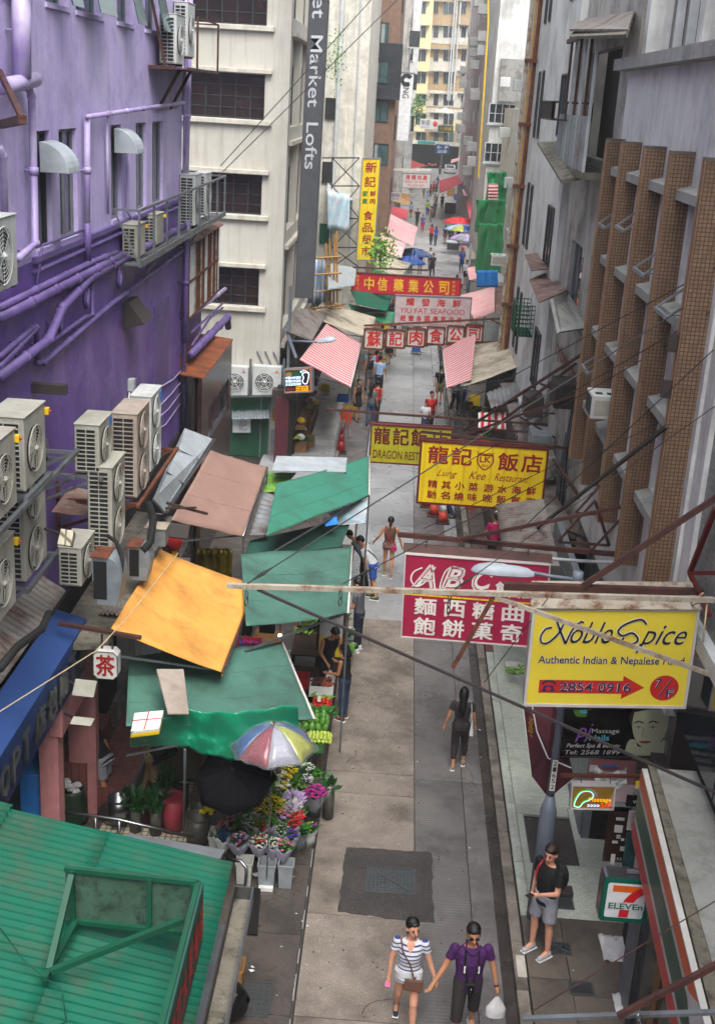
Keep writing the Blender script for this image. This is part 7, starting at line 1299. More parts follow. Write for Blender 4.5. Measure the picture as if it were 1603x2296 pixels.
p = G(1000, 1160, 0); t = T('keep_left_sign', 'round blue traffic sign with a white arrow among the cones', 'traffic sign', p); c = p+V((0, 0, .75)); MB().tube([c, c+V((0, .03, 0))], .3, 24).build('disc', 'blue_sign', t); mb = MB(); text_mb(mb, '↙', c, (1, 0, 0), (0, 0, 1), (0, -1, 0), (-.18, -.18, .18, .18), ext=.01, bold=.03); mb.build('arrow', 'ink_white', t); MB().bar(p+V((0, .06, 0)), c+V((0, .06, 0)), .04).build('post', 'iron', t)
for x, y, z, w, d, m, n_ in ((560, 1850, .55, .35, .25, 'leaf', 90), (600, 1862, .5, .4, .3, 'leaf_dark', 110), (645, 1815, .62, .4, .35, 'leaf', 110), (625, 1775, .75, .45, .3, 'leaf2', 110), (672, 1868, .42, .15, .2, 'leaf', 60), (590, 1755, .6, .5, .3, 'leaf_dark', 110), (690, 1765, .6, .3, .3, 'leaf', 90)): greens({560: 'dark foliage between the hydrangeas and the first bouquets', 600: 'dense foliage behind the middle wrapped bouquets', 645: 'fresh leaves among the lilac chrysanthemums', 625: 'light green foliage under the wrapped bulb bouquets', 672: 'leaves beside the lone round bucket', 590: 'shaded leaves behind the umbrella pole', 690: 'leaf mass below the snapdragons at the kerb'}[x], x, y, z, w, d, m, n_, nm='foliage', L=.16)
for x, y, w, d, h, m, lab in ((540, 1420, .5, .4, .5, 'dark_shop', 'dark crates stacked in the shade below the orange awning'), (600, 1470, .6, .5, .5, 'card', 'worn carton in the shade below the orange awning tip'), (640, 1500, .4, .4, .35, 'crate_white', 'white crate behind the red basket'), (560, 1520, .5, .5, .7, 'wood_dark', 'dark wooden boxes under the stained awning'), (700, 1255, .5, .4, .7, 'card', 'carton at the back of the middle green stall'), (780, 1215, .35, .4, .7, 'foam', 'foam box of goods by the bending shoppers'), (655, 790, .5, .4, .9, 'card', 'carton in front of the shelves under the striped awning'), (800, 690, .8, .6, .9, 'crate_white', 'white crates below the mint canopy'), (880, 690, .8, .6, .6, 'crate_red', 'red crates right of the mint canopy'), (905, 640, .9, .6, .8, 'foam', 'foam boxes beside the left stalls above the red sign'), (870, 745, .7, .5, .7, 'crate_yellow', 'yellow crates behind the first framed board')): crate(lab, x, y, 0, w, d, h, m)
# people
def solidify_skin(prims, voxel, name, m, parent, smooth=3, kind=None):
 mb = MB()
 for p in prims:
  if p[0] == 'c':
   _, a, b, ra, rb = p; a, b = V(a), V(b); L = (b-a).length
   if L < 1e-4: mb.ell(a, ra, 10, 6); continue
   d = (b-a)/L; pts = [a-d*ra*.95, a-d*ra*.7, a-d*ra*.25, a, a.lerp(b, .5), b, b+d*rb*.25, b+d*rb*.7, b+d*rb*.95]; rs = [ra*.25, ra*.7, ra*.97, ra, (ra+rb)/2, rb, rb*.97, rb*.7, rb*.25]
   mb.tube(pts, rs, 12)
  elif p[0] == 'f': mb.tube([p[1], p[2]], [p[3], p[4]], 14)      # flat ended
  elif p[0] == 'e': mb.ell(p[1], p[2], 14, 10, p[3] if len(p) > 3 else None)
  elif p[0] == 'r':    # elliptical loft: list of (centre, rx, ry)
   n = 18; vs = []
   for c, rx, ry in p[1]: vs += [V(c)+p[2] @ V((rx*math.cos(i*2*math.pi/n), ry*math.sin(i*2*math.pi/n), 0)) for i in range(n)]
   k = len(p[1]); mb.add(vs, [(j*n+i, j*n+(i+1) % n, (j+1)*n+(i+1) % n, (j+1)*n+i) for j in range(k-1) for i in range(n)]+[tuple(range(n-1, -1, -1)), tuple(range((k-1)*n, k*n))])
 me = bpy.data.meshes.new(name); me.from_pydata(mb.v, [], mb.f); o = bpy.data.objects.new(name, me)
 COL.objects.link(o)
 r = o.modifiers.new('r', 'REMESH'); r.mode = 'VOXEL'; r.voxel_size = voxel; r.use_smooth_shade = True
 s_ = o.modifiers.new('s', 'SMOOTH'); s_.factor = .5; s_.iterations = smooth
 return o, (m, parent, kind)
PEND = []
def sk(*a, **k): PEND.append(solidify_skin(*a, **k)); return PEND[-1][0]
UP = V((0, 0, 1))
def person(label, pos, face, h=1.65, female=False, skin='skin', hair='short', hairm='hair', top='c_black', sleeve=.5, bottom='c_jeans', leg='long', shoe='c_black', legs=None, arms=None, lean=0, headturn=0, nod=0, near=0, topm_len=0, extras=(), kneel=0, side=0):
 """face = heading in degrees, 0 looks along +Y (away). arms/legs: unit direction pairs ((upper),(lower)) for right, left in body frame (x right, y forward, z up)"""
 k = h/1.75; pos = V(pos); t = T('person', label, 'person', pos); t.rotation_euler.z = R(face)
 v = (.0105 if near == 2 else .014) if near else .024
 legs = legs or (((.02, .12, -1), (.0, -.1, -1)), ((-.02, -.12, -1), (0, -.25, -1)))
 arms = arms or (((.15, .1, -1), (.05, .3, -1)), ((-.15, -.1, -1), (-.05, .15, -1)))
 A, B = .43*k, .44*k; hw = .085*k; sw = (.175 if female else .20)*k
 feet = []; hips = [V((hw, 0, 0)), V((-hw, 0, 0))]; J = []
 for i in (0, 1):
  kn = hips[i] + V(legs[i][0]).normalized()*A; an = kn + V(legs[i][1]).normalized()*B; J.append((hips[i], kn, an)); 
 low = min(j[2].z for j in J); hz = -low + .085*k
 J = [tuple(p + UP*hz for p in j) for j in J]; pel = UP*hz
 Rt = Matrix.Rotation(-R(lean), 3, 'X') @ Matrix.Rotation(R(side), 3, 'Y')
 tp = lambda x, y, z: pel + Rt @ V((x*k, y*k, z*k))
 sh = [tp(sw/k, 0, .46), tp(-sw/k, 0, .46)]; neck = tp(0, -.01, .54); 
 Rh = Matrix.Rotation(R(headturn), 3, 'Z') @ Matrix.Rotation(-R(nod+lean*.5), 3, 'X')
 hc = neck + Rt @ V((0, .01, .10*k)) + Rh @ V((0, .02*k, .04*k)); HR = .098*k
 hd = lambda x, y, z: hc + Rh @ V((x*k, y*k, z*k))*1.06
 E_, Wr = [], []
 for i in (0, 1):
  e = sh[i] + (Rt @ V(arms[i][0])).normalized()*.28*k; w = e + (Rt @ V(arms[i][1])).normalized()*.25*k; E_.append(e); Wr.append(w)
 fm = female; P = []
 P.append(('r', [(tp(0, 0, -.09), .145*k, .105*k), (tp(0, -.005, 0), .165*k, .115*k), (tp(0, 0, .12), (.125 if fm else .145)*k, .095*k), (tp(0, .01, .30), (.145 if fm else .17)*k, (.115 if fm else .11)*k), (tp(0, 0, .42), (.15 if fm else .175)*k, .09*k), (tp(0, -.01, .50), .08*k, .06*k)], Rt))
 P.append(('c', tp(0, -.005, .47), hc, .052*k, .05*k)); P.append(('e', hd(0, -.008, .025), (.081*k, .101*k, .106*k), Rh)); P.append(('e', hd(0, .022, -.04), (.06*k, .066*k, .074*k), Rh)); P.append(('e', hd(0, .045, -.085), (.03*k, .03*k, .025*k), Rh))
 if near: P += [('c', hd(0, .088, .01), hd(0, .108, -.028), .010*k, .015*k), ('e', hd(.078, -.005, -.01), (.012*k, .02*k, .03*k), Rh), ('e', hd(-.078, -.005, -.01), (.012*k, .02*k, .03*k), Rh)]
 for i in (0, 1):
  sx = 1 if i == 0 else -1
  P += [('c', sh[i], E_[i], .050*k, .038*k), ('c', E_[i], Wr[i], .038*k, .025*k), ('c', J[i][0], J[i][1], .082*k, .055*k), ('c', J[i][1]+V((0, -.008, -.03*k)), J[i][1].lerp(J[i][2], .35)+V((0, -.015*k, 0)), .052*k, .055*k), ('c', J[i][1].lerp(J[i][2], .35)+V((0, -.012*k, 0)), J[i][2], .053*k, .033*k)]
  P += [('c', J[i][2], J[i][2]+V((0, .13*k, -.045*k)), .036*k, .03*k), ('c', J[i][2]+V((0, -.02*k, -.02*k)), J[i][2]+V((0, -.035*k, -.045*k)), .035*k, .032*k)]
  d = (Wr[i]-E_[i]).normalized(); f = d.cross(V((sx, 0, 0))).normalized()
  if f.length < .5: f = V((0, 1, 0))
  s_ = d.cross(f).normalized()
  pm = Wr[i]+d*.05*k; P.append(('c', Wr[i]+d*.01, Wr[i]+d*.075*k, .027*k, .032*k))
  if near:
   for q, (off, L) in enumerate(((-.028, .062), (-.009, .072), (.010, .068), (.028, .052))):
    b0 = Wr[i]+d*.085*k+f*off*k; m1 = b0+d*L*.5*k+s_*.012*k*(-sx); e1 = m1+(d*.6+s_*(-sx)*.7).normalized()*L*.5*k; P += [('c', b0, m1, .0095*k, .009*k), ('c', m1, e1, .009*k, .0075*k)]
   b0 = Wr[i]+d*.03*k+f*.025*k; P += [('c', b0, b0+(d*.6+f*.8).normalized()*.05*k, .012*k, .009*k)]
  else: P.append(('c', pm, Wr[i]+d*.13*k, .026*k, .016*k))
 sk(P, v, 'body', skin, t)
 g = .012*k    # garments
 z0 = -.10 - topm_len
 Q = [('r', [(tp(0, 0, z0), (.168 if fm else .172)*k, .128*k), (tp(0, -.005, 0), .172*k, .124*k), (tp(0, .0, .12), (.142 if fm else .165)*k, .108*k), (tp(0, .01, .30), (.158 if fm else .185)*k, (.13 if fm else .122)*k), (tp(0, 0, .42), (.165 if fm else .19)*k, .102*k), (tp(0, -.01, .485), .10*k, .075*k), (tp(0, -.01, .50), .075*k, .06*k)], Rt)]
 for i in (0, 1):
  if sleeve > 0:
   if sleeve <= .5: Q += [('c', sh[i]-UP*.002*k, sh[i].lerp(E_[i], .35), .060*k, .055*k), ('f', sh[i].lerp(E_[i], .2), sh[i].lerp(E_[i], sleeve*1.3), .054*k, .058*k)]
   else: Q += [('c', sh[i], E_[i], .064*k, .052*k), ('f', E_[i], E_[i].lerp(Wr[i], (sleeve-.5)*2), .052*k, .04*k)]
  else: Q.append(('c', sh[i]-V((sh[i].x*.25, 0, -.01)), sh[i]-V((sh[i].x*.35, 0, 0)), .05*k, .05*k))
 sk(Q, v, 'shirt' if sleeve else 'top', top, t)
 if leg == 'skirt': Q = [('r', [(tp(0, 0, -.32), .20*k, .17*k), (tp(0, 0, -.08), .19*k, .14*k), (tp(0, 0, .06), .155*k, .115*k)], Rt)]
 else:
  Q = [('r', [(tp(0, 0, -.13), .165*k, .12*k), (tp(0, -.005, -.02), .175*k, .127*k), (tp(0, 0, .07), .16*k, .117*k)], Rt)]
  for i in (0, 1):
   hp, kn, an = J[i]
   if leg == 'shorts': Q.append(('f', hp+UP*.04*k, hp.lerp(kn, .82), .105*k, .10*k))
   elif leg == 'hot': Q.append(('f', hp+UP*.04*k, hp.lerp(kn, .36), .100*k, .098*k))
   elif leg == 'knee': Q += [('c', hp, kn, .098*k, .075*k), ('f', kn, kn.lerp(an, .22), .075*k, .072*k)]
   else: Q += [('c', hp, kn, .098*k, .078*k), ('c', kn, kn.lerp(an, .4), .077*k, .072*k), ('f', kn.lerp(an, .38), kn.lerp(an, .70 if leg == 'capri' else .97), .066*k, .052*k)]
 sk(Q, v, 'skirt' if leg == 'skirt' else ('shorts' if leg in ('shorts', 'hot', 'knee') else 'trousers'), bottom, t)
 if shoe:
  for i in (0, 1):
   a = J[i][2]; Q = [('c', a+V((0, -.03*k, -.045*k)), a+V((0, .14*k, -.05*k)), .042*k, .038*k), ('c', a+V((0, -.02*k, -.01*k)), a+V((0, .05*k, -.035*k)), .043*k, .040*k)]; sk(Q, max(v, .012), 'shoe', shoe, t)
   if near: MB().hexa([a+V(p)*k for p in ((-.045, -.08, -.092), (.045, -.08, -.092), (.045, .175, -.092), (-.045, .175, -.092))], [a+V(p)*k for p in ((-.045, -.08, -.07), (.045, -.08, -.07), (.042, .175, -.07), (-.042, .175, -.07))]).build('sole', 'foam', t, world=1, bevel=.01)
 H = [('e', hd(0, -.022, .045), (.092*k, .103*k, .098*k), Rh)]
 if hair == 'short': H = [('e', hd(0, -.018, .050), (.091*k, .104*k, .094*k), Rh), ('e', hd(0, -.055, .0), (.07*k, .06*k, .07*k), Rh)]
 if hair in ('long', 'bob'):
  L = .30 if hair == 'long' else .10
  H += [('c', hd(0, -.06, .02), hd(0, -.085, -.10), .08*k, .085*k), ('c', hd(.06, -.03, .03), hd(.065, -.03, -.08), .035*k, .03*k), ('c', hd(-.06, -.03, .03), hd(-.065, -.03, -.08), .035*k, .03*k)]
  if hair == 'long': e = hd(0, -.085, -.10); H += [('c', e, tp(0, -.13, .33), .085*k, .06*k), ('c', tp(-.05, -.12, .4), tp(-.04, -.13, .30), .05*k, .03*k)]
 if hair == 'pony': H += [('c', hd(0, -.10, .02), hd(0, -.13, -.06), .03*k, .035*k), ('c', hd(0, -.13, -.06), hd(0, -.125, -.17), .032*k, .015*k)]
 if hair == 'bun': H += [('e', hd(0, -.11, -.02), (.04*k, .04*k, .045*k))]
 if hair == 'cap': MB().ell(hd(0, .07, .06), (.07*k, .08*k, .012*k), 12, 4, Rh).build('cap_peak', hairm, t, world=1)
 if hair: 
  if hair != 'cap': H.append(('e', hd(0, .045, .085), (.06*k, .045*k, .032*k), Rh))
  sk(H, v, 'hair' if hair != 'cap' else 'cap', hairm, t)
 if near:
  for sx in (-1, 1):
   MB().ell(hd(sx*.031, .083, .005), (.013*k, .008*k, .007*k), 8, 5, Rh).ell(hd(sx*.031, .089, .005), (.006*k, .005*k, .006*k), 6, 4, Rh).build('eye', 'hair', t, smooth=True, world=1); MB().bar(hd(sx*.018, .090, .024), hd(sx*.046, .082, .026), .007*k, .006*k).build('brow', hairm, t, world=1)
  MB().ell(hd(0, .082, -.062), (.022*k, .009*k, .007*k), 8, 5, Rh).build('mouth', 'lips', t, smooth=True, world=1)
 J_ = dict(tp=tp, hd=hd, sh=sh, E=E_, W=Wr, J=J, k=k, t=t, Rt=Rt, Rh=Rh)
 for f in extras: f(J_)
 return J_
def strap_bag(side=-1, m='c_brown', drop=-.02, w=.2, h=.17, front=True, back=False, sm=None):
 def f(j):
  tp, k, t = j['tp'], j['k'], j['t']; y = .14 if front else (-.13 if back else .0); c = tp(side*(.14 if not front else .08), y+.02, drop)
  MB().hexa([c+j['Rt'] @ V(p)*k for p in ((-w/2, -.025, -h), (w/2, -.025, -h), (w/2, .03, -h), (-w/2, .03, -h))], [c+j['Rt'] @ V(p)*k for p in ((-w/2, -.02, 0), (w/2, -.02, 0), (w/2, .02, 0), (-w/2, .02, 0))]).build('shoulder_bag', m, t, world=1, bevel=.012)
  ys = .135; mb = MB(); mb.tube([c+V((0, 0, 0)), tp(side*.02, ys, .2), tp(-side*.09, ys-.01, .38), tp(-side*.13, .02, .5), tp(-side*.11, -.11, .38), tp(0, -.13, .2), tp(side*.16, -.08, .02), c], .011*k, 6, caps=False); mb.build('strap', sm or m, t, smooth=True, world=1)
 return f
def hand_item(i, kind, m, **q):
 def f(j):
  w = j['W'][i]; d = (j['W'][i]-j['E'][i]).normalized(); c = w+d*.12*j['k']; t = j['t']
  if kind == 'phone': MB().box(c.x-.036, c.x+.036, c.y-.02, c.y+.10, c.z+.012, c.z+.022).build('phone', m, t, world=1, bevel=.004)
  if kind == 'bag':
   c = w+d*.13; mb = MB(); mb.grid(lambda u, v: c+V(((.02+.11*min(1, v*1.6))*math.cos(u*6.283)*(1+.15*noise.noise(V((u*8, v*5, 2)))), (.012+.06*min(1, v*1.6))*math.sin(u*6.283), -.04-.30*v)), 24, 10); mb.build('plastic_bag', m, t, smooth=True, world=1); mb = MB(); mb.ell(c-V((0, 0, .30)), (.095, .05, .06), 10, 6); mb.build('bag_contents', 'maroon' if q.get('red') else 'leaf2', t, world=1, smooth=True)
 return f
def finish_people():
 bpy.context.view_layer.update(); dg = bpy.context.evaluated_depsgraph_get(); res = []
 for o, (m, parent, kind) in PEND: res.append((o, bpy.data.meshes.new_from_object(o.evaluated_get(dg)), m, parent))
 for o, me, m, parent in res:
  o.modifiers.clear(); o.data = me; me.materials.clear(); me.materials.append(MATS[m]); me.polygons.foreach_set('use_smooth', [True]*len(me.polygons)); o.parent = parent
D = lambda x, y, z=0: G(x, y, z)
def polo(j):   # collar, camera strap, camera, sunglasses
 tp, hd, k, t = j['tp'], j['hd'], j['k'], j['t']
 MB().tube([tp(-.07, .07, .49), tp(-.02, .11, .45), tp(.02, .11, .45), tp(.07, .07, .49), tp(.06, -.06, .52), tp(-.06, -.06, .52), tp(-.07, .07, .49)], .016, 6).build('collar', 'c_purple', t, smooth=True, world=1)
 MB().tube([tp(-.06, -.04, .51), tp(-.08, .08, .46), tp(-.085, .15, .30), tp(-.03, .17, .10)], .014, 4).tube([tp(.06, -.04, .51), tp(.08, .08, .46), tp(.085, .15, .30), tp(.03, .17, .10)], .014, 4).build('camera_strap', 'ink_black', t, world=1)
 for s in (-.084, .086): c = tp(s, .158, .27); MB().box(c.x-.010, c.x+.010, c.y-.003, c.y+.006, c.z-.05, c.z+.05).build('strap_print', 'ink_white', t, world=1)
 c = tp(0, .19, .06); MB().box(c.x-.065, c.x+.065, c.y-.03, c.y+.03, c.z-.04, c.z+.045).build('camera', 'ink_black', t, world=1, bevel=.01); MB().tube([c, c+V((0, .09, -.02))], .033, 14).build('lens', 'black_gloss', t, world=1, smooth=True)
 for s in (-1, 1): MB().ell(hd(s*.034, .092, .008), (.03, .012, .023), 10, 6, j['Rh']).build('sunglass_lens', 'black_gloss', t, smooth=True, world=1)
 MB().bar(hd(-.03, .1, .012), hd(.03, .1, .012), .006).bar(hd(.06, .08, .012), hd(.085, -.01, .012), .005).bar(hd(-.06, .08, .012), hd(-.085, -.01, .012), .005).build('sunglass_frame', 'ink_black', t, world=1)
def vneck(j):
 tp, t = j['tp'], j['t']; mb = MB(); mb.add([tp(-.055, .085, .475), tp(0, .127, .36), tp(.055, .085, .475), tp(.03, .06, .51), tp(-.03, .06, .51)], [(0, 1, 2), (0, 2, 3, 4)]); mb.build('neckline', 'skin_fair', t, world=1)
 c = j['W'][1]; MB().tube([c-V((0, 0, .012)), c+V((0, 0, .012))], .032, 10).build('bracelet', 'ac_w', t, world=1)
def watch(i, m='iron'):
 def f(j): c = j['W'][i]; d = (j['W'][i]-j['E'][i]).normalized(); MB().tube([c-d*.012, c+d*.014], .031, 12).build('watch', m, j['t'], world=1)
 return f
def backpack(j):
 tp, t, k = j['tp'], j['t'], j['k']; o, z = MB(), 0; pts = []
 sk([('e', tp(.0, -.20, .25), (.16*k, .10*k, .22*k))], .016, 'backpack', 'c_black', t)
 for s in (-1, 1): MB().tube([tp(s*.12, -.12, .42), tp(s*.13, .0, .50), tp(s*.13, .10, .40), tp(s*.14, .08, .2), tp(s*.15, -.08, .1)], .014, 6).build('pack_strap', 'crate_red' if s > 0 else 'c_black', t, world=1, smooth=True)
# near figures
HC_ = D(1028, 2345)
person('woman in a navy and white striped top and white shorts walking hand in hand', D(905, 2308), 176, 1.76, True, 'skin_fair', 'pony', 'hair', 'stripe_shirt', .38, 'c_white', 'hot', 'shoe_navy',
       legs=(((.06, -.22, -1), (.05, -.55, -1)), ((-.03, .30, -1), (-.03, .02, -1))), arms=(((.22, .05, -1), (.05, .10, -1)), ((-.30, .0, -1), (-.38, .15, -1)))[::1], headturn=28, near=2, extras=(strap_bag(-1, 'c_brown', .0, .24, .16), vneck, hand_item(0, 'phone', 'fl_pink')))
person('man in a purple polo shirt and sunglasses with a camera, holding her hand', D(1035, 2335), 184, 1.86, False, 'skin', 'short', 'hair', 'c_purple', .42, 'c_charcoal', 'knee', 'foam',
       legs=(((.08, .28, -1), (.05, .05, -1)), ((-.06, -.16, -1), (-.06, -.5, -1))), arms=(((.40, .10, -1), (.60, .25, -1)), ((-.32, .0, -1), (-.22, .10, -1))), headturn=0, nod=6, near=2, extras=(polo, watch(1), hand_item(1, 'bag', 'bag_white', red=1)))
person('young man in black t-shirt and pale grey shorts with backpack holding a phone', D(1208, 2138, .147), 128, 1.82, False, 'skin_fair', 'short', 'hair_brown', 'c_black', .48, 'c_lgrey', 'shorts', 'shoe_grey',
       legs=(((.10, .10, -1), (.02, -.05, -1)), ((-.04, -.02, -1), (-.02, -.06, -1))), arms=(((.12, -.05, -1), (.05, .12, -1)), ((-.15, .25, -1), (.35, .95, .12))), headturn=18, nod=8, near=2, extras=(backpack, hand_item(1, 'phone', 'ink_black')))
person('woman with long black hair and dark clothes walking away with a cream tote', D(1025, 1718), -4, 1.62, True, 'skin', 'long', 'hair', 'c_dkgrey', .42, 'c_charcoal', 'capri', 'c_tan',
       legs=(((.03, .20, -1), (.02, -.02, -1)), ((-.02, -.05, -1), (-.0, -.35, -1))), arms=(((.22, .05, -1), (.15, .45, -1)), ((-.30, -.12, -1), (-.28, .1, -1))), near=1, extras=(lambda j: MB().hexa([j['tp'](*p) for p in ((.17, -.12, -.18), (.25, -.12, -.18), (.25, .12, -.18), (.17, .12, -.18))], [j['tp'](*p) for p in ((.19, -.10, .08), (.22, -.10, .08), (.22, .1, .08), (.19, .1, .08))]).build('tote_bag', 'ivory_tile' if 0 else 'crate_white', j['t'], world=1, bevel=.01), lambda j: MB().tube([j['tp'](.205, -.08, .08), j['tp'](.16, -.06, .50), j['tp'](.15, .06, .50), j['tp'](.205, .08, .08)], .01, 5).build('tote_strap', 'crate_white', j['t'], world=1)))
person('vendor in a black vest bending over a bag behind the sweet potatoes', D(728, 1560), -150, 1.70, False, 'skin', 'short', 'hair', 'c_black', 0, 'c_black', 'long', 'c_black', lean=22, headturn=20, nod=25, near=1, arms=(((.1, .35, -1), (-.2, 1, -.2)), ((-.1, .3, -1), (.1, 1, -.35))), extras=(hand_item(0, 'bag', 'bag_white'),))
person('woman in a black sleeveless top and blue jeans choosing sweet potatoes', D(768, 1612), 62, 1.60, True, 'skin', 'bob', 'hair', 'c_black', 0, 'c_jeans', 'long', 'c_brown', lean=3, nod=8, near=1, arms=(((.1, .25, -1), (-.1, .9, .3)), ((-.1, .15, -1), (-.05, .9, -.1))), legs=(((.02, .03, -1), (0, -.03, -1)), ((-.02, -.03, -1), (0, -.06, -1))), extras=(strap_bag(1, 'c_black', -.0, .14, .12, False, False),))
person('man in a grey t-shirt and dark trousers standing at the vegetable stall', D(800, 1458), 70, 1.70, False, 'skin', 'short', 'hair', 'c_grey', .45, 'c_navy', 'long', 'foam', lean=4, nod=15, near=1, arms=(((.1, .1, -1), (0, .7, -.5)), ((-.1, .2, -1), (.1, 1, -.2))), legs=(((.05, .02, -1), (0, -.03, -1)), ((-.05, 0, -1), (0, -.05, -1))))
person('man in a white and blue shirt with a black sling bag leaning to the stall', D(832, 1342), 75, 1.68, False, 'skin', 'short', 'hair', 'c_white', .45, 'c_blue', 'shorts', 'leaf_dark', lean=32, nod=15, near=1, arms=(((.05, .2, -1), (0, .5, -1)), ((-.1, .2, -1), (.1, .6, -1))), extras=(strap_bag(1, 'c_black', .05, .18, .14, False, False), lambda j: MB().box(*[0]*0) if 0 else None))
person('person in a dark jacket bending behind the man in white and blue', D(812, 1318), 80, 1.62, False, 'skin', 'short', 'hair', 'c_grey', .9, 'c_charcoal', 'long', 'c_black', lean=38, nod=15)
person('woman in a brown tank top and pale shorts with a crimson cross bag walking away', D(868, 1292), -3, 1.62, True, 'skin', 'pony', 'hair', 'c_brown', 0, 'c_mauve', 'hot', 'c_tan', topm_len=.03, near=1, arms=(((.35, .05, -1), (.30, .25, -1)), ((-.5, -.05, -1), (-.5, .5, -.8))), legs=(((.03, -.08, -1), (.02, -.3, -1)), ((-.03, .15, -1), (0, .05, -1))), extras=(strap_bag(1, 'c_mag', -.02, .15, .13, False, True, 'crate_red'),))
person('person in a magenta t-shirt seen from behind under the rusty beams at the right pavement', D(1100, 1280, .14), 10, 1.6, True, 'skin', 'bun', 'hair', 'c_mag', .45, 'c_black', 'long', 'c_black', arms=(((.2, .1, -1), (-.3, .8, -.3)), ((-.3, .0, -1), (-.2, .6, -.6))), near=1)
person('florist in a black t-shirt and pale shorts bending over sacks by the pink pillar', D(236, 1805, .05), 62, 1.68, False, 'skin', 'short', 'hair', 'c_black', .5, 'c_lgrey', 'shorts', 'c_black', lean=45, nod=20, near=1, arms=(((.1, .15, -1), (-.1, .3, -1)), ((-.1, .2, -1), (.1, .3, -1))))
person('stooping person in khaki trousers deep in the florist shade', D(340, 1790, .05), -80, 1.6, False, 'skin_brown', 'short', 'hair', 'c_black', .9, 'c_tan', 'long', 'c_black', lean=70, nod=10)
person('man in blue jeans crouching among the orange cones', D(1022, 1160), 100, 1.7, False, 'skin', 'short', 'hair', 'c_grey', .5, 'c_jeans', 'long', 'c_black', lean=35, legs=(((.1, 1, -.5), (0, -.5, -1)), ((-.1, .8, -.7), (0, -.6, -1))))
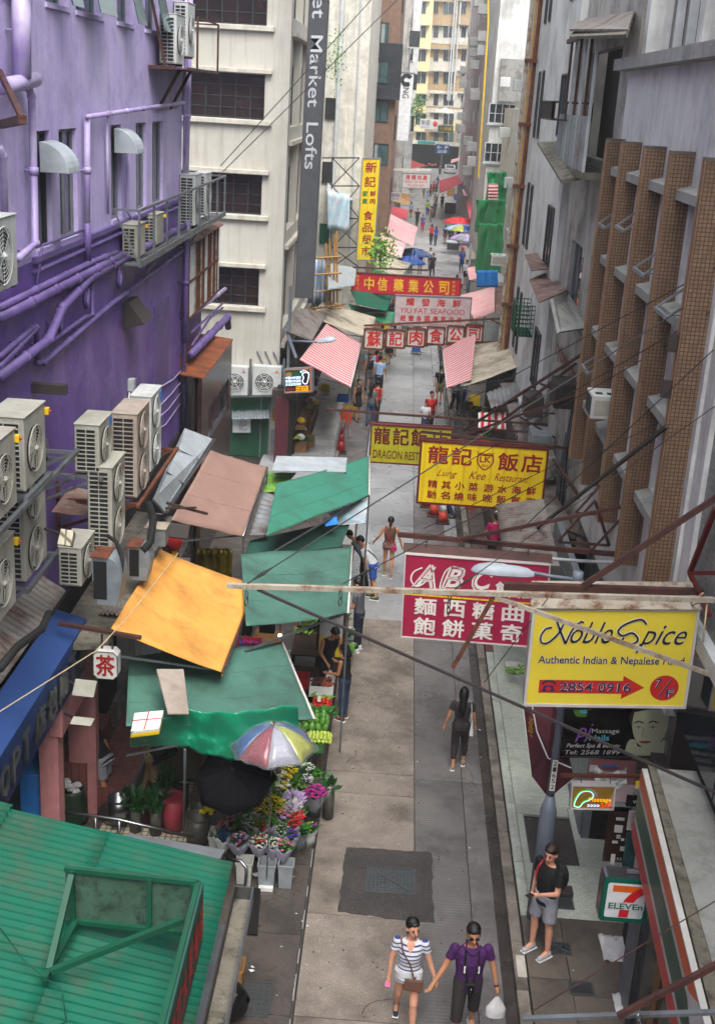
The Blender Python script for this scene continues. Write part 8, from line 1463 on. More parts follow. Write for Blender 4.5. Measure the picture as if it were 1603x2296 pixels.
# middle and far figures: (label, x, y, heading, height, female, hair, top, sleeve, bottom, leg)
walk = (((.02, .18, -1), (.0, .0, -1)), ((-.02, -.08, -1), (0, -.35, -1)))
for a in [('man in a pale blue shirt standing behind the woman with a black bag', 825, 872, 175, 1.74, 0, 'short', 'c_lblue', .5, 'c_lgrey', 'shorts'), ('long haired woman in black top and patterned shorts by the pale blue shirt', 826, 878, 190, 1.62, 1, 'long', 'c_black', 0, 'c_grey', 'shorts'),
          ('woman in a black dress with a bag near the orange bin', 800, 944, 215, 1.62, 1, 'bun', 'c_black', 0, 'c_black', 'skirt'), ('girl in a grey tee and jeans standing with her friend in red', 829, 955, -15, 1.62, 1, 'long', 'c_grey', .5, 'c_jeans', 'long'), ('girl in a red top and dark jeans with a maroon bag', 842, 948, 20, 1.62, 1, 'short', 'c_red', 0, 'c_charcoal', 'long'),
          ('woman in a cap, black tee and khaki shorts walking away under the striped right awning', 982, 908, 5, 1.62, 1, 'cap', 'c_black', .5, 'c_tan', 'shorts'), ('man in black trousers bending by the right stall awning', 1018, 925, -60, 1.68, 0, 'short', 'c_lgrey', .5, 'c_black', 'long'),
          ('man in a red vest just above the yellow dragon sign', 961, 975, 200, 1.65, 0, 'short', 'c_red', .4, 'c_charcoal', 'long'), ('small child in white beside the man in red above the dragon sign', 950, 976, 160, 1.3, 0, 'short', 'c_white', .5, 'c_jeans', 'long'),
          ('woman in black with a pink bag below the framed boards', 869, 818, 10, 1.6, 1, 'long', 'c_mag', 0, 'c_black', 'skirt'), ('woman in a black dress right of the pink bag woman', 881, 800, 0, 1.62, 1, 'bob', 'c_black', 0, 'c_black', 'skirt'), ('person in purple behind the white foam crate', 853, 800, 20, 1.6, 1, 'bob', 'c_purple', .5, 'c_grey', 'long'), ('walker in green shorts behind the third framed board', 903, 782, 0, 1.65, 0, 'short', 'c_grey', .5, 'c_green', 'shorts'), ('person pulling a small blue trolley behind the third framed board', 932, 785, 5, 1.65, 0, 'short', 'c_navy', .5, 'c_charcoal', 'long'), ('man in a white shirt behind the fourth framed board', 952, 778, 0, 1.7, 0, 'short', 'c_white', .5, 'c_navy', 'long'), ('person in pink behind the fifth framed board', 985, 776, 10, 1.6, 1, 'bob', 'c_mauve', .5, 'c_charcoal', 'long'),
          ('man in a navy shirt and tan trousers walking away above the red company sign', 940, 614, 0, 1.74, 0, 'short', 'c_navy', .5, 'c_tan', 'long'), ('man in black beside the blue parasols at the left', 918, 612, 5, 1.7, 0, 'short', 'c_black', .5, 'c_black', 'long'), ('woman in blue and jeans with a red shoulder bag in mid lane', 975, 551, 15, 1.62, 1, 'long', 'c_blue', .5, 'c_jeans', 'long'), ('woman in purple standing beside the cart under the lamp', 996, 546, 190, 1.6, 1, 'long', 'c_purple', .5, 'c_mauve', 'skirt'), ('man in a dark jacket by the cart under the lamp', 1008, 552, 170, 1.7, 0, 'short', 'c_charcoal', .9, 'c_black', 'long'), ('person in dark clothes behind the blue parasol on the right', 1026, 538, 180, 1.7, 0, 'short', 'c_black', .5, 'c_black', 'long'),
          ('woman in a red and blue top and magenta trousers walking towards the camera', 946, 521, 180, 1.62, 1, 'bun', 'c_blue', .5, 'c_mag', 'long'), ('man in a dark blue polo left of the woman in magenta trousers', 934, 508, 190, 1.72, 0, 'short', 'c_navy', .5, 'c_charcoal', 'long'), ('worker in a lime green safety vest on a motor scooter', 957, 485, 0, 1.7, 0, 'short', 'c_green', .5, 'c_blue', 'long'), ('woman in black with a handbag walking away in the far lane', 990, 468, 0, 1.68, 1, 'short', 'c_navy', .5, 'c_black', 'long'), ('person in beige carrying a red bag in the far lane', 974, 466, 5, 1.6, 1, 'bob', 'c_tan', .5, 'c_lgrey', 'long'), ('person in a grey blue dress with a dark backpack in the far lane', 956, 460, 0, 1.62, 1, 'bob', 'c_lblue', .5, 'c_lblue', 'skirt'), ('person with a dark pack near the estate sign', 949, 445, 0, 1.65, 0, 'short', 'c_grey', .5, 'c_tan', 'long'), ('person in maroon walking below the estate sign', 964, 443, 0, 1.66, 1, 'long', 'c_red', .5, 'c_charcoal', 'long'),
          ('man in a blue shirt beside the blue plastic sheet', 1033, 612, 175, 1.72, 0, 'short', 'c_blue', .5, 'c_jeans', 'long'), ('man in white beside the blue sheet at the right stalls', 1042, 640, 185, 1.7, 0, 'short', 'c_white', .5, 'c_charcoal', 'shorts'), ('man in a pale blue shirt nearest the blue plastic sheet', 1053, 660, 185, 1.66, 0, 'short', 'c_lblue', .5, 'c_jeans', 'long'), ('person in pink under a parasol at the right stalls', 1036, 590, 180, 1.6, 1, 'bob', 'fl_pink', .5, 'c_jeans', 'long'), ('person in grey crossing between the black car and the white car', 985, 393, 0, 1.7, 0, 'short', 'c_grey', .5, 'c_charcoal', 'long'), ('person in yellow at the teal awning shop', 942, 353, 120, 1.7, 0, 'short', 'crate_yellow', .5, 'c_charcoal', 'long'), ('person in blue and a red bag at the left stalls far down', 920, 488, 20, 1.62, 1, 'bob', 'c_lblue', .5, 'c_red', 'skirt')]:
 person(a[0], D(a[1], a[2]), a[3], a[4], bool(a[5]), 'skin', a[6], 'hair', a[7], a[8], a[9], a[10], 'c_black' if 'child' not in a[0] else 'c_white', legs=walk)
rnd = random.Random(21)
for k in range(34):
 tp_ = ['c_charcoal', 'c_white', 'c_red', 'c_lblue', 'c_navy', 'c_mauve'][k % 6]; nm = ['dark', 'white', 'red', 'light blue', 'navy', 'mauve'][k % 6]; fr = k/18; y = rnd.uniform(66, 190) if k < 18 else rnd.uniform(46, 80)
 person('distant pedestrian in a %s top in the far part of the lane' % nm, ((rnd.choice([rnd.uniform(-.3, .4), rnd.uniform(3.0, 4.1)]) if k < 18 else rnd.choice([-1.9, 1.5]) + rnd.uniform(-.3, .5)) + y*.022, y, 0), rnd.choice([0, 180]) + rnd.uniform(-30, 30), rnd.uniform(1.55, 1.75), k % 2 == 0, 'skin', 'bob' if k % 2 == 0 else 'short', 'hair', tp_, .5, rnd.choice(['c_jeans', 'c_charcoal', 'c_tan']), 'long', 'c_black', legs=walk)
 bpy.data.objects[PEND[-1][1][1].name]['group'] = 'distant pedestrians in %s tops' % nm
finish_people()
# lamp posts
def tube_at(pts, r, n=10): return MB().tube(pts, r, n)
b = V((2.66, 15.25, .14)); top = PY(1280, 1290, 15.25); t = T('lamp_post', 'grey lamp post with number plate 21652 beside the standing young man', 'lamp post', b); zt4 = top.z
tube_at([b, b+V((0, 0, 1.85)), b+V((0, 0, 2.1))], [.135, .12, .06], 14).build('base', 'pole_grey', t, smooth=True); tube_at([b+V((0, 0, 2.1)), V((b.x, b.y, zt4))], [.058, .045], 12).build('pole', 'pole_grey', t, smooth=True)
p = PY(1247, 1770, 15.17); mb = MB(); mb.box(b.x-.038, b.x+.038, b.y-.064, b.y-.058, 2.35, 2.85); mb.build('number_plate', 'ink_white', t); mb = MB()
for k, ch in enumerate('21652'): text_mb(mb, ch, (b.x-.025, b.y-.064, 2.76-k*.095), (1, 0, 0), (0, 0, 1), (0, -1, 0), (0, 0, .05, .075), ext=.004, bold=.02)
mb.build('lettering', 'ink_black', t)
def lamphead(t, tip, root, w, h, m='lamp_head'):
 tip, root = V(tip), V(root); c = (tip+root)/2; L = (root-tip).length; d = (root-tip).normalized(); s_ = d.cross(V((0, 0, 1))).normalized(); u = s_.cross(d).normalized()
 prof = [(0, .02), (.04, .45), (.12, .75), (.3, 1), (.52, .98), (.56, .9), (.75, .85), (.9, .7), (1, .35)]
 for nm, sg, hh, mm in (('shell', 1, h, m), ('lens', -1, h*.35, 'lamp_lens')):
  mb = MB(); n = 12; vs = []
  for x, r in prof:
   for j in range(n+1): a = math.pi*j/n; vs.append(tip+d*L*x+s_*math.cos(a)*w/2*r*(1 if sg > 0 else .92)+u*sg*math.sin(a)*hh*r)
  mb.add(vs, [(i*(n+1)+j, i*(n+1)+j+1, (i+1)*(n+1)+j+1, (i+1)*(n+1)+j) for i in range(len(prof)-1) for j in range(n)]); mb.build(nm, mm, t, smooth=True)
lamphead(t, PY(1055, 1278, 15.2), PY(1196, 1290, 15.2), .26, .13); tube_at([PY(1190, 1284, 15.22), PY(1235, 1292, 15.24), V((b.x, b.y, zt4-.06))], [.03, .025, .03], 8).build('arm', 'pole_grey', t, smooth=True); tube_at([V((b.x, b.y, zt4-.12)), V((b.x, b.y, zt4+.06))], .07, 12).build('cap', 'pole_grey', t, smooth=True)
q = PY(648, 766, 38.6); t = T('wall_lamp', 'street lamp head on a wall bracket in front of the striped awning', 'street lamp', q); lamphead(t, PY(755, 762, 37.5), PY(712, 768, 37.5), .32, .14); tube_at([PY(714, 767, 37.5), PY(650, 764, 38.6)], .035, 6).build('arm', 'pole_grey', t, smooth=True); MB().bar(PY(640, 735, 38.6), PY(664, 802, 38.3), .07).build('bracket', 'pole_grey', t)
p = G(1043, 695, 0); tp_ = PY(1040, 545, p.y); t = T('lamp_post', 'slender grey lamp post at the right stalls with its head over the cart', 'lamp post', p); tube_at([p, V((p.x, p.y, tp_.z))], .07, 8).build('pole', 'pole_grey', t, smooth=True); lamphead(t, PY(998, 543, p.y), PY(1026, 545, p.y), .4, .16); tube_at([PY(1025, 545, p.y), V((p.x, p.y, tp_.z))], .04, 6).build('arm', 'pole_grey', t, smooth=True)
# right hand stalls, awnings and clutter
awning('pink and white striped awning leaning over the lane at the right', [(1066, 752, 3.6), (990, 768, 2.8), (1002, 870, 2.8), (1056, 850, 3.2)], 'stripe_pink', bar='sign_white', sag=.02, legs=(.05, .95)); awning('dirty white corrugated awning sloping over the right stalls', [(1195, 748, 3.9), (1040, 778, 3.0), (1040, 866, 3.0), (1185, 812, 3.7)], 'awn_white', sag=.05, bar='steel_dull'); awning('pale pink awning behind the rusty sheet on the right', [(1108, 640, 3.6), (1030, 662, 2.9), (1062, 715, 2.9), (1108, 700, 3.5)], 'awn_pinkpale', sag=.04)
awning('long dusty red awning far down on the right', [(1072, 378, 3.8), (984, 405, 2.9), (985, 433, 2.9), (1062, 398, 3.8)], 'awn_red', sag=.03, bar='steel_dull'); awning('salmon awning at the junction on the right', [(1045, 348, 3.6), (1012, 358, 3.0), (1010, 366, 3.0), (1040, 356, 3.6)], 'awn_pinkpale', sag=.01); awning('red flat awning next to the parasols on the right', [(1078, 452, 3.4), (1045, 452, 3.0), (1052, 490, 3.0), (1080, 492, 3.4)], 'awn_red', sag=.01)
for lab, c_, m_ in (('faded red awning under the estate agent sign on the left', [(880, 462, 3.4), (915, 470, 2.8), (912, 492, 2.8), (872, 484, 3.4)], 'awn_red'), ('small white awning past the tiny blue lettered sign', [(898, 405, 3.4), (922, 410, 2.9), (918, 424, 2.9), (892, 420, 3.4)], 'awn_white'), ('pink awning between the red flat awning and the long dusty one', [(1074, 420, 3.4), (1036, 425, 2.9), (1040, 440, 2.9), (1074, 436, 3.4)], 'awn_pinkpale'), ('white canvas awning below the lilac parasol', [(1088, 548, 3.2), (1040, 556, 2.7), (1046, 582, 2.7), (1090, 576, 3.2)], 'awn_white'), ('pink awning by the blue sheet on the right', [(1090, 590, 3.2), (1046, 600, 2.7), (1052, 628, 2.7), (1092, 620, 3.2)], 'awn_pinkpale'), ('green canvas awning left of the small leafy tree', [(836, 600, 3.8), (868, 612, 3.3), (858, 640, 3.3), (824, 630, 3.8)], 'awn_green')): awning(lab, c_, m_, sag=.03)
corr_sheet('rusty corrugated sheet beside the pale pink awning', [G(1110, 640, 3.4), G(1152, 640, 3.5), G(1150, 705, 3.4), G(1108, 700, 3.3)], 12, 'corr_rust', along=1); corr_sheet('large grey corrugated stall roof on the right pavement with rust and puddles', [G(1112, 1130, 3.2), G(1218, 1118, 3.6), G(1255, 1270, 3.6), G(1130, 1265, 3.2)], 26, 'corr_old', along=1, amp=.02)
corr_sheet('pale grey bent sheet roof beneath the striped right awnings', [G(1160, 890, 3.6), G(1205, 860, 3.7), G(1222, 920, 3.7), G(1172, 950, 3.6)], 3, 'awn_greyblue', amp=.01); corr_sheet('dark corrugated roof strip behind the dirty white awning', [G(1090, 880, 3.0), G(1190, 845, 3.2), G(1195, 880, 3.2), G(1100, 915, 3.0)], 10, 'corr_grey', amp=.02)
tag(MB().grid(lambda u, v: G(1072+92*u, 925+38*v, 2.3+.4*(1-v))+V((0, .02*math.sin(u*30), 0)), 30, 4).build('striped_cloth', 'stripe_red', smooth=True, solid=.008), 'bold red and white striped cloth at the right stall behind the yellow signs', 'cloth')
rs = T('market_stall', 'dark shuttered row of market stalls along the right pavement', 'stall', (3.2, 35, .14)); MB().box(3.5, 3.65, 24.5, 45, .14, 2.9).build('shutter', 'dark_shop', rs); MB().box(2.9, 3.5, 28, 44, .14, .95).build('counter', 'wood_dark', rs); MB().box(3.5, 4.1, 24.5, 45, 2.9, 3.0).build('roof', 'corr_old', rs)
MB().box(3.62, 3.75, 17.4, 24.4, .14, 3.4).build('shutter', 'frame_grey', rs); MB().box(4.5, 4.6, 14.9, 17.4, .14, 3.4).box(3.75, 4.5, 17.4, 17.5, .14, 3.4).build('recess_wall', 'dark_shop', rs)
for k in range(24): y = 17.5+k*.28; MB().box(3.598, 3.62, y, y+.25, .14, 3.0).build('shutter_slat', 'steel_dull' if k > 4 else 'galv', rs)
rnd = random.Random(31)
for k in range(34):
 y = 28.2+rnd.random()*15.5; r = rnd.uniform(.08, .16); q = V((rnd.uniform(2.95, 3.4), y, .95)); tag(MB().ell(q+V((0, 0, r*.7)), (r, r*1.2, r*.7), 7, 5).build('goods_pile', rnd.choice(['yam2', 'crate_red', 'card', 'leaf', 'apple_g', 'fl_white', 'crate_orange', 'maroon'])), 'small heap of goods on the dark counter of the right stalls', 'goods', 'heaps of goods on the right counter')
for i, (lab, x, y, w, h, m) in enumerate((('dark crate at the kerb under the striped right awning', 1045, 925, .5, .4, 'iron'), ('yellow crate under the dirty white awning', 1062, 915, .4, .5, 'crate_yellow'), ('white foam box of greens beside the crimson sign', 1152, 1518, .36, .24, 'foam'), ('brown carton stack on the far right stall', 1010, 440, 1.0, 1.0, 'card'), ('dark cart in mid lane near the red parasol', 1008, 478, 1.2, 1.1, 'maroon'), ('dark hand cart below the far lamp head', 1015, 560, 1.0, .8, 'iron'), ('blue plastic bin at the far right stalls', 1022, 448, .6, .7, 'crate_blue'), ('wood plank stack on the right kerb near the blue sheet', 1022, 660, .9, .5, 'ivory_tile'))): crate(lab, x, y, .14 if x == 1152 else 0, w, .5, h, m)
greens('greens wrapped in clear plastic in the white foam box', 1152, 1508, .38, .3, .3, 'veg_green', 60)
# green netting, blue sheet
def netf(x0, y0, x1, y1, Y0, Y1):
 def f(u, v): a = PY(x0+(x1-x0)*u, y0+(y1-y0)*v, Y0+(Y1-Y0)*u); return a+V((.06*math.sin(u*19+v*5), .22*math.sin(u*15+v*3)+.3*noise.noise(V((u*4, v*4, x0*.1))), .15*noise.noise(V((u*4, v*3, 1)))))
 return f
nn = T('safety_netting', 'green construction netting draped over scaffolding on the right', 'netting', PY(1095, 600, 64))
MB().grid(netf(1090, 385, 1134, 470, 63, 60), 26, 20).build('net_sheet', 'net_green', nn, smooth=True, solid=.01); MB().grid(netf(1066, 447, 1130, 520, 62, 57), 30, 20).build('net_sheet', 'net_green', nn, smooth=True, solid=.01); MB().grid(netf(1068, 500, 1125, 612, 59, 54), 30, 24).build('net_sheet', 'net_green', nn, smooth=True, solid=.01)
for x in (1064, 1070, 1078, 1084): MB().tube([G(x, 640, 0), PY(x+6, 430, G(x, 640)[1])], .04, 5).build('scaffold_pole', 'bamboo' if x == 1070 else 'galv', nn)
MB().grid(lambda u, v: PY(1094+22*u, 412+35*v, 59)+V((0, .1*math.sin(v*30), 0)), 6, 10).build('red_striped_bag', 'awn_pinkpale', nn, solid=.01)
tag(MB().grid(lambda u, v: PY(1068+48*u, 606+38*v, 51-u)+V((0, .04*math.sin(u*20), 0)), 14, 6).build('blue_sheet', 'blue_bright', smooth=True, solid=.01), 'bright blue plastic sheet below the green netting', 'plastic sheet'); tag(MB().box(4.4, 8, 62.0, 62.4, 0, 3).build('stall_wall', 'dark_shop'), 'dark stall wall behind the green netting', 'wall')
# far parasols
for lab, x, y, r, ms in (('red parasol far down on the right', 1030, 487, 1.5, ['crate_red']), ('blue and yellow patterned parasol on the right', 1038, 503, 1.6, ['umb_blue', 'c_lblue', 'umb_yel']), ('lilac parasol in front of the blue patterned one', 1043, 524, 1.3, ['fl_lilac', 'umb_grey']), ('navy blue parasol by the pale pink awnings', 928, 556, 1.35, ['umb_blue']), ('second blue parasol just left of the first', 918, 574, 1.1, ['umb_blue', 'c_blue'])):
 q = G(x, y, 2.4); parasol(lab, q, r, ms, .45, pole=(q.x, q.y, 0))
q = G(935, 600, 0)
# vehicles at the far end
def car(label, x, y, m, L=4.3, rz=0, lights='crate_red', lit=False):
 p = G(x, y, 0); t = T('parked_car', label, 'car', p); X0, Y0 = p.x, p.y; w = .88; prof = [(0, .35), (0, .85), (.35, .98), (.9, 1.42), (2.4, 1.46), (3.1, 1.0), (4.1, .85), (4.3, .6), (4.3, .3), (0, .3)]
 MB().prism(prof, lambda u, v: (X0-w, Y0+u, v), (2*w, 0, 0)).build('body', m, t, bevel=.05)
 MB().hexa([(X0-w*.82, Y0+.30, .99), (X0+w*.82, Y0+.30, .99), (X0+w*.82, Y0+.32, .99), (X0-w*.82, Y0+.32, .99)], [(X0-w*.72, Y0+.82, 1.37), (X0+w*.72, Y0+.82, 1.37), (X0+w*.72, Y0+.86, 1.37), (X0-w*.72, Y0+.86, 1.37)]).build('rear_window', 'glass', t)
 for s in (-1, 1):
  MB().box(X0+s*.62-.14, X0+s*.62+.14, Y0-.02, Y0+.03, .68, .84).build('tail_light', 'led_red' if lit else lights, t)
  for yy in (.75, 3.4): wl = MB().tube([(X0+s*(w-.12), Y0+yy, .32), (X0+s*(w+.02), Y0+yy, .32)], .32, 16).build('wheel', 'ink_black', t, smooth=False); MB().tube([(X0+s*(w+.021), Y0+yy, .32), (X0+s*(w+.03), Y0+yy, .32)], .18, 12).build('rim', 'steel_dull', wl)
 MB().box(X0-.26, X0+.26, Y0-.03, Y0-.01, .5, .62).build('number_plate', 'noble_yellow', t); MB().box(X0-w, X0+w, Y0-.06, Y0, .3, .52).build('bumper', m, t, bevel=.03); return t
car('white hatchback parked at the far right of the lane', 1008, 390, 'car_white'); car('black car with glowing red tail lights at the far junction', 968, 377, 'car_black', lit=True)
p = G(962, 487, 0); t = T('motor_scooter', 'dark motor scooter ridden by the worker in the lime vest', 'scooter', p+V((.25, 0, 0))); x, y = p.x+.35, p.y
for yy in (-.5, .6): MB().tube([(x-.05, y+yy, .25), (x+.05, y+yy, .25)], .25, 14).build('wheel', 'ink_black', t)
MB().prism([(-.7, .45), (-.6, .85), (0, .8), (.1, .4), (.5, .4), (.6, 1.0), (.7, 1.0), (.72, .3), (-.6, .3)], lambda u, v: (x-.15, y+u, v), (.3, 0, 0)).build('body', 'car_black', t, bevel=.03); MB().bar((x-.32, y+.6, 1.05), (x+.32, y+.6, 1.05), .04).build('handlebar', 'iron', t); MB().box(x-.22, x+.22, y-.85, y-.5, .85, 1.2).build('top_box', 'car_black', t, bevel=.03)
p = G(932, 795, 0); t = T('shopping_trolley', 'small blue shopping trolley behind the third framed board', 'trolley', p); MB().box(p.x-.2, p.x+.2, p.y-.15, p.y+.15, .15, .75).build('bag', 'crate_blue', t, bevel=.03); MB().bar((p.x, p.y+.2, .1), (p.x, p.y+.35, 1.1), .03).build('handle', 'iron', t)
for s in (-1, 1): MB().tube([(p.x+s*.2, p.y, .1), (p.x+s*.24, p.y, .1)], .1, 10).build('wheel', 'ink_black', t)
# near right: maroon awning, posters, covered signs
aw = T('maroon_awning', 'folded maroon fabric awning with pale piping behind the lamp post', 'awning', PY(1210, 1690, 16.5)); Pm = [PY(1172, 1578, 17.3), PY(1192, 1740, 15.9), PY(1230, 1790, 15.7), PY(1285, 1745, 15.9), PY(1262, 1640, 17.0), PY(1240, 1570, 17.5)]
cen = PY(1225, 1660, 16.2); vs = Pm+[cen+V((0, -.25, .0))]; MB().add(vs, [(i, (i+1) % 6, 6) for i in range(6)]).build('fabric', 'maroon', aw, solid=.02)
MB().tube([Pm[0], Pm[1], Pm[2], Pm[3]], .012, 5).tube([PY(1192, 1578, 16.9), PY(1203, 1640, 16.1), PY(1228, 1700, 15.7), PY(1280, 1722, 15.6)], .01, 5).build('piping', 'foam', aw, kind='stuff'); mb = MB()
for k, ch in enumerate('酒吧'): text_mb(mb, ch, PY(1186, 1622+k*22, 16.1), (.4, -.9, 0), (0, 0, 1), (-.9, -.4, 0), (0, 0, .13, .14), ext=.02)
mb.build('lettering', 'ink_gold', aw)
def sheet(label, x0, y0, x1, y1, Y, m, nm='poster', cat='poster', txt=None, tm='ink_black', th=.02, r=(.1, .3, .9, .7)):
 t, a, b2 = plate(nm, label, cat, x0, y0, x1, y1, Y, m, th)
 if txt: letter(t, a, b2, txt, r, tm, Y)
 return t
sheet('dusty pink board with stickers below the black spa sign', 1322, 1700, 1415, 1800, 16.2, 'pink_paint', 'board', 'board'); q = PY(1360, 1735, 16.0); t = T('crumpled_sheet', 'crumpled white sheet hanging in front of the pink board', 'paper', q); MB().grid(lambda u, v: PY(1332+72*u, 1718+38*v+14*math.sin(u*3), 15.9)+V((0, .07*noise.noise(V((u*5, v*5, 3))), 0)), 14, 10).build('sheet', 'foam', t, solid=.004)
sheet('white circular logo sticker on the pink board', 1322, 1716, 1338, 1732, 16.1, 'foam', 'sticker', 'sticker'); sheet('blue and red sticker on the pink board top', 1350, 1716, 1385, 1724, 16.1, 'blue_bright', 'sticker', 'sticker')
sheet('yellow strip notice above the black wrapped banner', 1425, 1752, 1468, 1772, 14.6, 'crate_yellow', 'notice', 'notice'); sheet('crinkled black plastic banner reading VOLT above the store canopy edge', 1405, 1782, 1455, 1812, 14.5, 'bag_black', 'banner', 'banner', 'VOLT', 'ink_white', r=(.28, .35, .72, .6)); sheet('white poster with red characters under the VOLT banner', 1410, 1818, 1448, 1865, 14.7, 'sign_white', 'poster', 'poster', '港澳\n日報', 'ink_red', r=(.15, .15, .8, .9)); sheet('dark board covered with small band stickers left of the white poster', 1365, 1820, 1402, 1935, 15.2, 'marble', 'sticker_board', 'board', 'KRS', 'ink_white', r=(.45, .05, .8, .11))
for i, (x, y, w, h) in enumerate([(1378, 1850, 16, 18), (1382, 1872, 8, 9), (1372, 1885, 12, 7), (1390, 1898, 11, 11), (1370, 1915, 6, 24), (1381, 1833, 18, 8), (1392, 1880, 6, 6)]): sheet('small pale sticker %s on the dark sticker board' % ('at the top', 'in the middle left', 'below the middle', 'round and white', 'tall and narrow at the bottom', 'wide at the upper edge', 'tiny at the right')[i], x, y, x+w, y+h, 15.17, 'ink_white' if i % 2 == 0 else 'ac_w', 'sticker', 'sticker', th=.01)
sheet('grubby glass panel beside the sticker board', 1405, 1866, 1440, 1945, 15.0, 'glass_teal', 'glass_panel', 'panel'); sheet('dark wall strip of small grey tiles right of the pink board', 1416, 1700, 1470, 1780, 16.4, 'grey_mosaic', 'tile_panel', 'panel')
tag(MB().tube([PY(1470, 1700, 15.3), PY(1440, 1940, 15.0)], .02, 6).build('conduit', 'frame_white'), 'thin white conduit beside the grubby glass panel', 'conduit'); tag(MB().slab([G(1362, 1808, 2.6), G(1455, 1812, 2.6), G(1470, 1760, 2.9), G(1380, 1760, 2.9)], .008).build('clear_canopy', 'clear_plastic'), 'clear perspex canopy sheet above the sticker board', 'canopy')
q = G(1335, 1730+320, .14); t = T('utility_box', 'dark grey square box on the white tiles behind the young man', 'box', G(1270, 1990, .14)); p = G(1262, 2005, .14); MB().box(p.x-.14, p.x+.14, p.y-.1, p.y+.1, .14, .24).build('case', 'iron', t, bevel=.015)
for i, (x, y, w) in enumerate([(1380, 2130, .22), (1400, 2255, .15)]): p = G(x, y, .14); t = tag(MB().grid(lambda u, v: p+V(((u-.5)*w*2, (v-.5)*w*2.6, .03+.05*noise.noise(V((u*5, v*5, i))))), 10, 10).build('plastic_sheet', 'bag_white', smooth=True, solid=.004), ['crumpled clear plastic on the pavement by the store front', 'crumpled white wrapper near the store door'][i], 'litter')
# bottom right steel angle, brackets
mb = MB().bar(PY(1172, 2284, 8.2), PY(1640, 2268, 8.2), .045, .03); tag(mb.build('steel_angle', 'steel_dull'), 'grey steel angle bar crossing the bottom right corner', 'steel bar'); tag(MB().bar(PY(1385, 2278, 8.1), PY(1640, 2145, 8.1), .045).build('steel_brace', 'rust_bar'), 'dark steel brace rising to the right in the bottom corner', 'steel bar')
mb = MB(); chain(mb, PY(1430, 2262, 8.1), PY(1432, 2300, 8.1), .006, 3); tag(mb.build('chain', 'steel'), 'short chain hanging on the bottom right steel bar', 'chain'); wire('thin rope from the bottom right bar up across the store fascia', PY(1192, 2268, 8.2), PX(1620, 2010, 3.5), .006, m='rust_bar', nm='rope')
mb = MB().bar(PX(1545, 1285, 4.05), PX(1603, 1140, 4.05), .06).bar(PX(1545, 1285, 4.05), PX(1590, 1380, 4.0), .05).bar(PX(1545, 1285, 3.9), PX(1603, 1285, 4.0), .05); tag(mb.build('wall_bracket', 'ink_darkred'), 'dark red triangular bracket on the mosaic wall at the right edge', 'bracket'); tag(MB().tube([PX(1575, 1330, 3.9), PX(1540, 1360, 3.9), PX(1585, 1345, 3.9), PX(1575, 1440, 3.9)], .012, 5).build('rope_loop', 'rope', smooth=True), 'pale rope tied in a loop at the right end of the beams', 'rope')
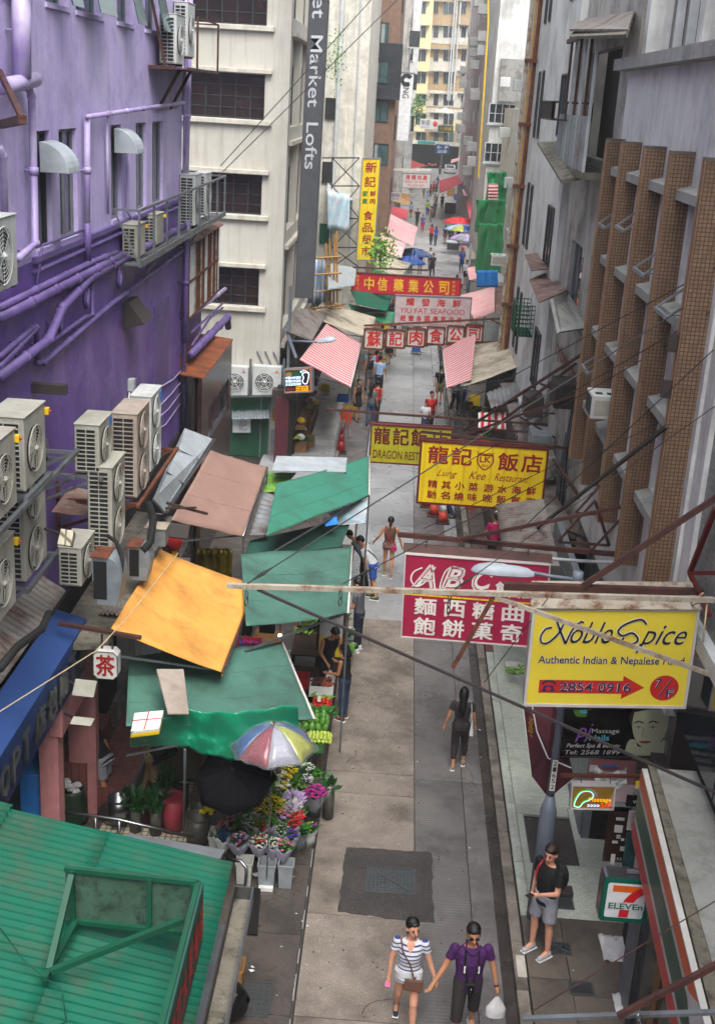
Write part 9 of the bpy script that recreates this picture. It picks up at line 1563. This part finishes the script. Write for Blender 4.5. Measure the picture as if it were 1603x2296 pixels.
# wires and cords
wire('thin dark wire crossing down from the top centre to the purple gallery', PY(495, 372, 30), PY(832, 0, 36), .012); wire('second thin wire beside it from the purple gallery to the far left wall', PY(500, 385, 30), PY(890, 0, 36), .012)
tag(MB().tube([PY(-10, 1602, 11), PY(120, 1520, 12.5), PY(218, 1458, 14), PY(290, 1380, 15.5), PY(400, 1240, 19)], .008, 5).build('rope', 'rope'), 'pale knotted string running over the blue sign to the ducts', 'rope')
for i, (a, b_, Ya) in enumerate([((930, 960), (1603, 600), 31), ((1100, 985), (1590, 700), 27), ((1040, 1040), (1500, 770), 26)]): wire(['thin cable from the dragon sign up to the right fins', 'middle thin cable from the bright yellow sign to the fins', 'lower thin cable in front of the bright yellow sign'][i], PY(*a, Ya), PX(*b_, 4.0), .009)
tag(MB().bar(PY(375, 1128, 18.5), PY(465, 1152, 19), .045).bar(PY(372, 1140, 18.3), PY(440, 1138, 18.8), .03).build('bamboo_pole', 'wood_dark'), 'dark timber poles jutting over the mauve awning', 'pole')
for i, (x, y) in enumerate([(1290, 1150), (1250, 1215), (1320, 1240)]):
 p = PY(x, y, 21-i); mb = MB().bar(p, p+V((.5, -.3, .9)), .04).bar(p, p+V((.9, 0, 0)), .04).bar(p+V((.9, 0, 0)), p+V((.5, -.3, .9)), .04); tag(mb.build('triangular_bracket', 'rust_bar'), ['upper rusty triangular frame by the fin feet', 'lowest rusty frame above the corrugated roof', 'middle rusty frame behind the lamp arm'][i], 'bracket')
mb = MB().tube([PY(1175, 1248, 20), PY(1300, 1258, 19.5), PY(1400, 1262, 19)], .03, 6); tag(mb.build('white_pipe', 'frame_white'), 'thin white pipe behind the crimson sign beam', 'pipe')
for k, (x, y) in enumerate([(1215, 905), (1232, 990), (1290, 880), (1240, 1040)]): p = PX(x, y, 4.0); tag(MB().box(p.x-.5, p.x, p.y-.4, p.y+.5, p.z-.3, p.z+.25).build('wall_box', ['iron', 'galv', 'dark_shop', 'stained'][k], bevel=.02), ['dark wall cabinet above the striped cloth', 'galvanised wall cabinet beside the yellow sign', 'black opening hood on the old grey wall', 'stained concrete wall box behind the bright sign'][k], 'wall box')
for k in range(7):
 p = PX(1262+k*7, 1000-k*30, 4.05); tag(MB().tube([p, p+V((-.05, .1, -1.6)), p+V((0, .2, -3.2))], .02, 5).build('cable', 'wire' if k % 2 else 'frame_grey', smooth=True), 'thin service cable hanging on the old grey wall', 'cable', 'cables on the old grey wall')
# haze
hz = MB().box(-60, 70, -20, 260, -2, 52).build('haze', mat('haze_air', 'c8ccd2'), kind='stuff'); hm = MATS['haze_air']; hn = hm.node_tree; hn.nodes.clear()
pv = hn.nodes.new('ShaderNodeVolumePrincipled'); pv.inputs['Color'].default_value = (.86, .9, .95, 1); pv.inputs['Density'].default_value = .0006; mo_ = hn.nodes.new('ShaderNodeOutputMaterial'); hn.links.new(pv.outputs[0], mo_.inputs['Volume'])
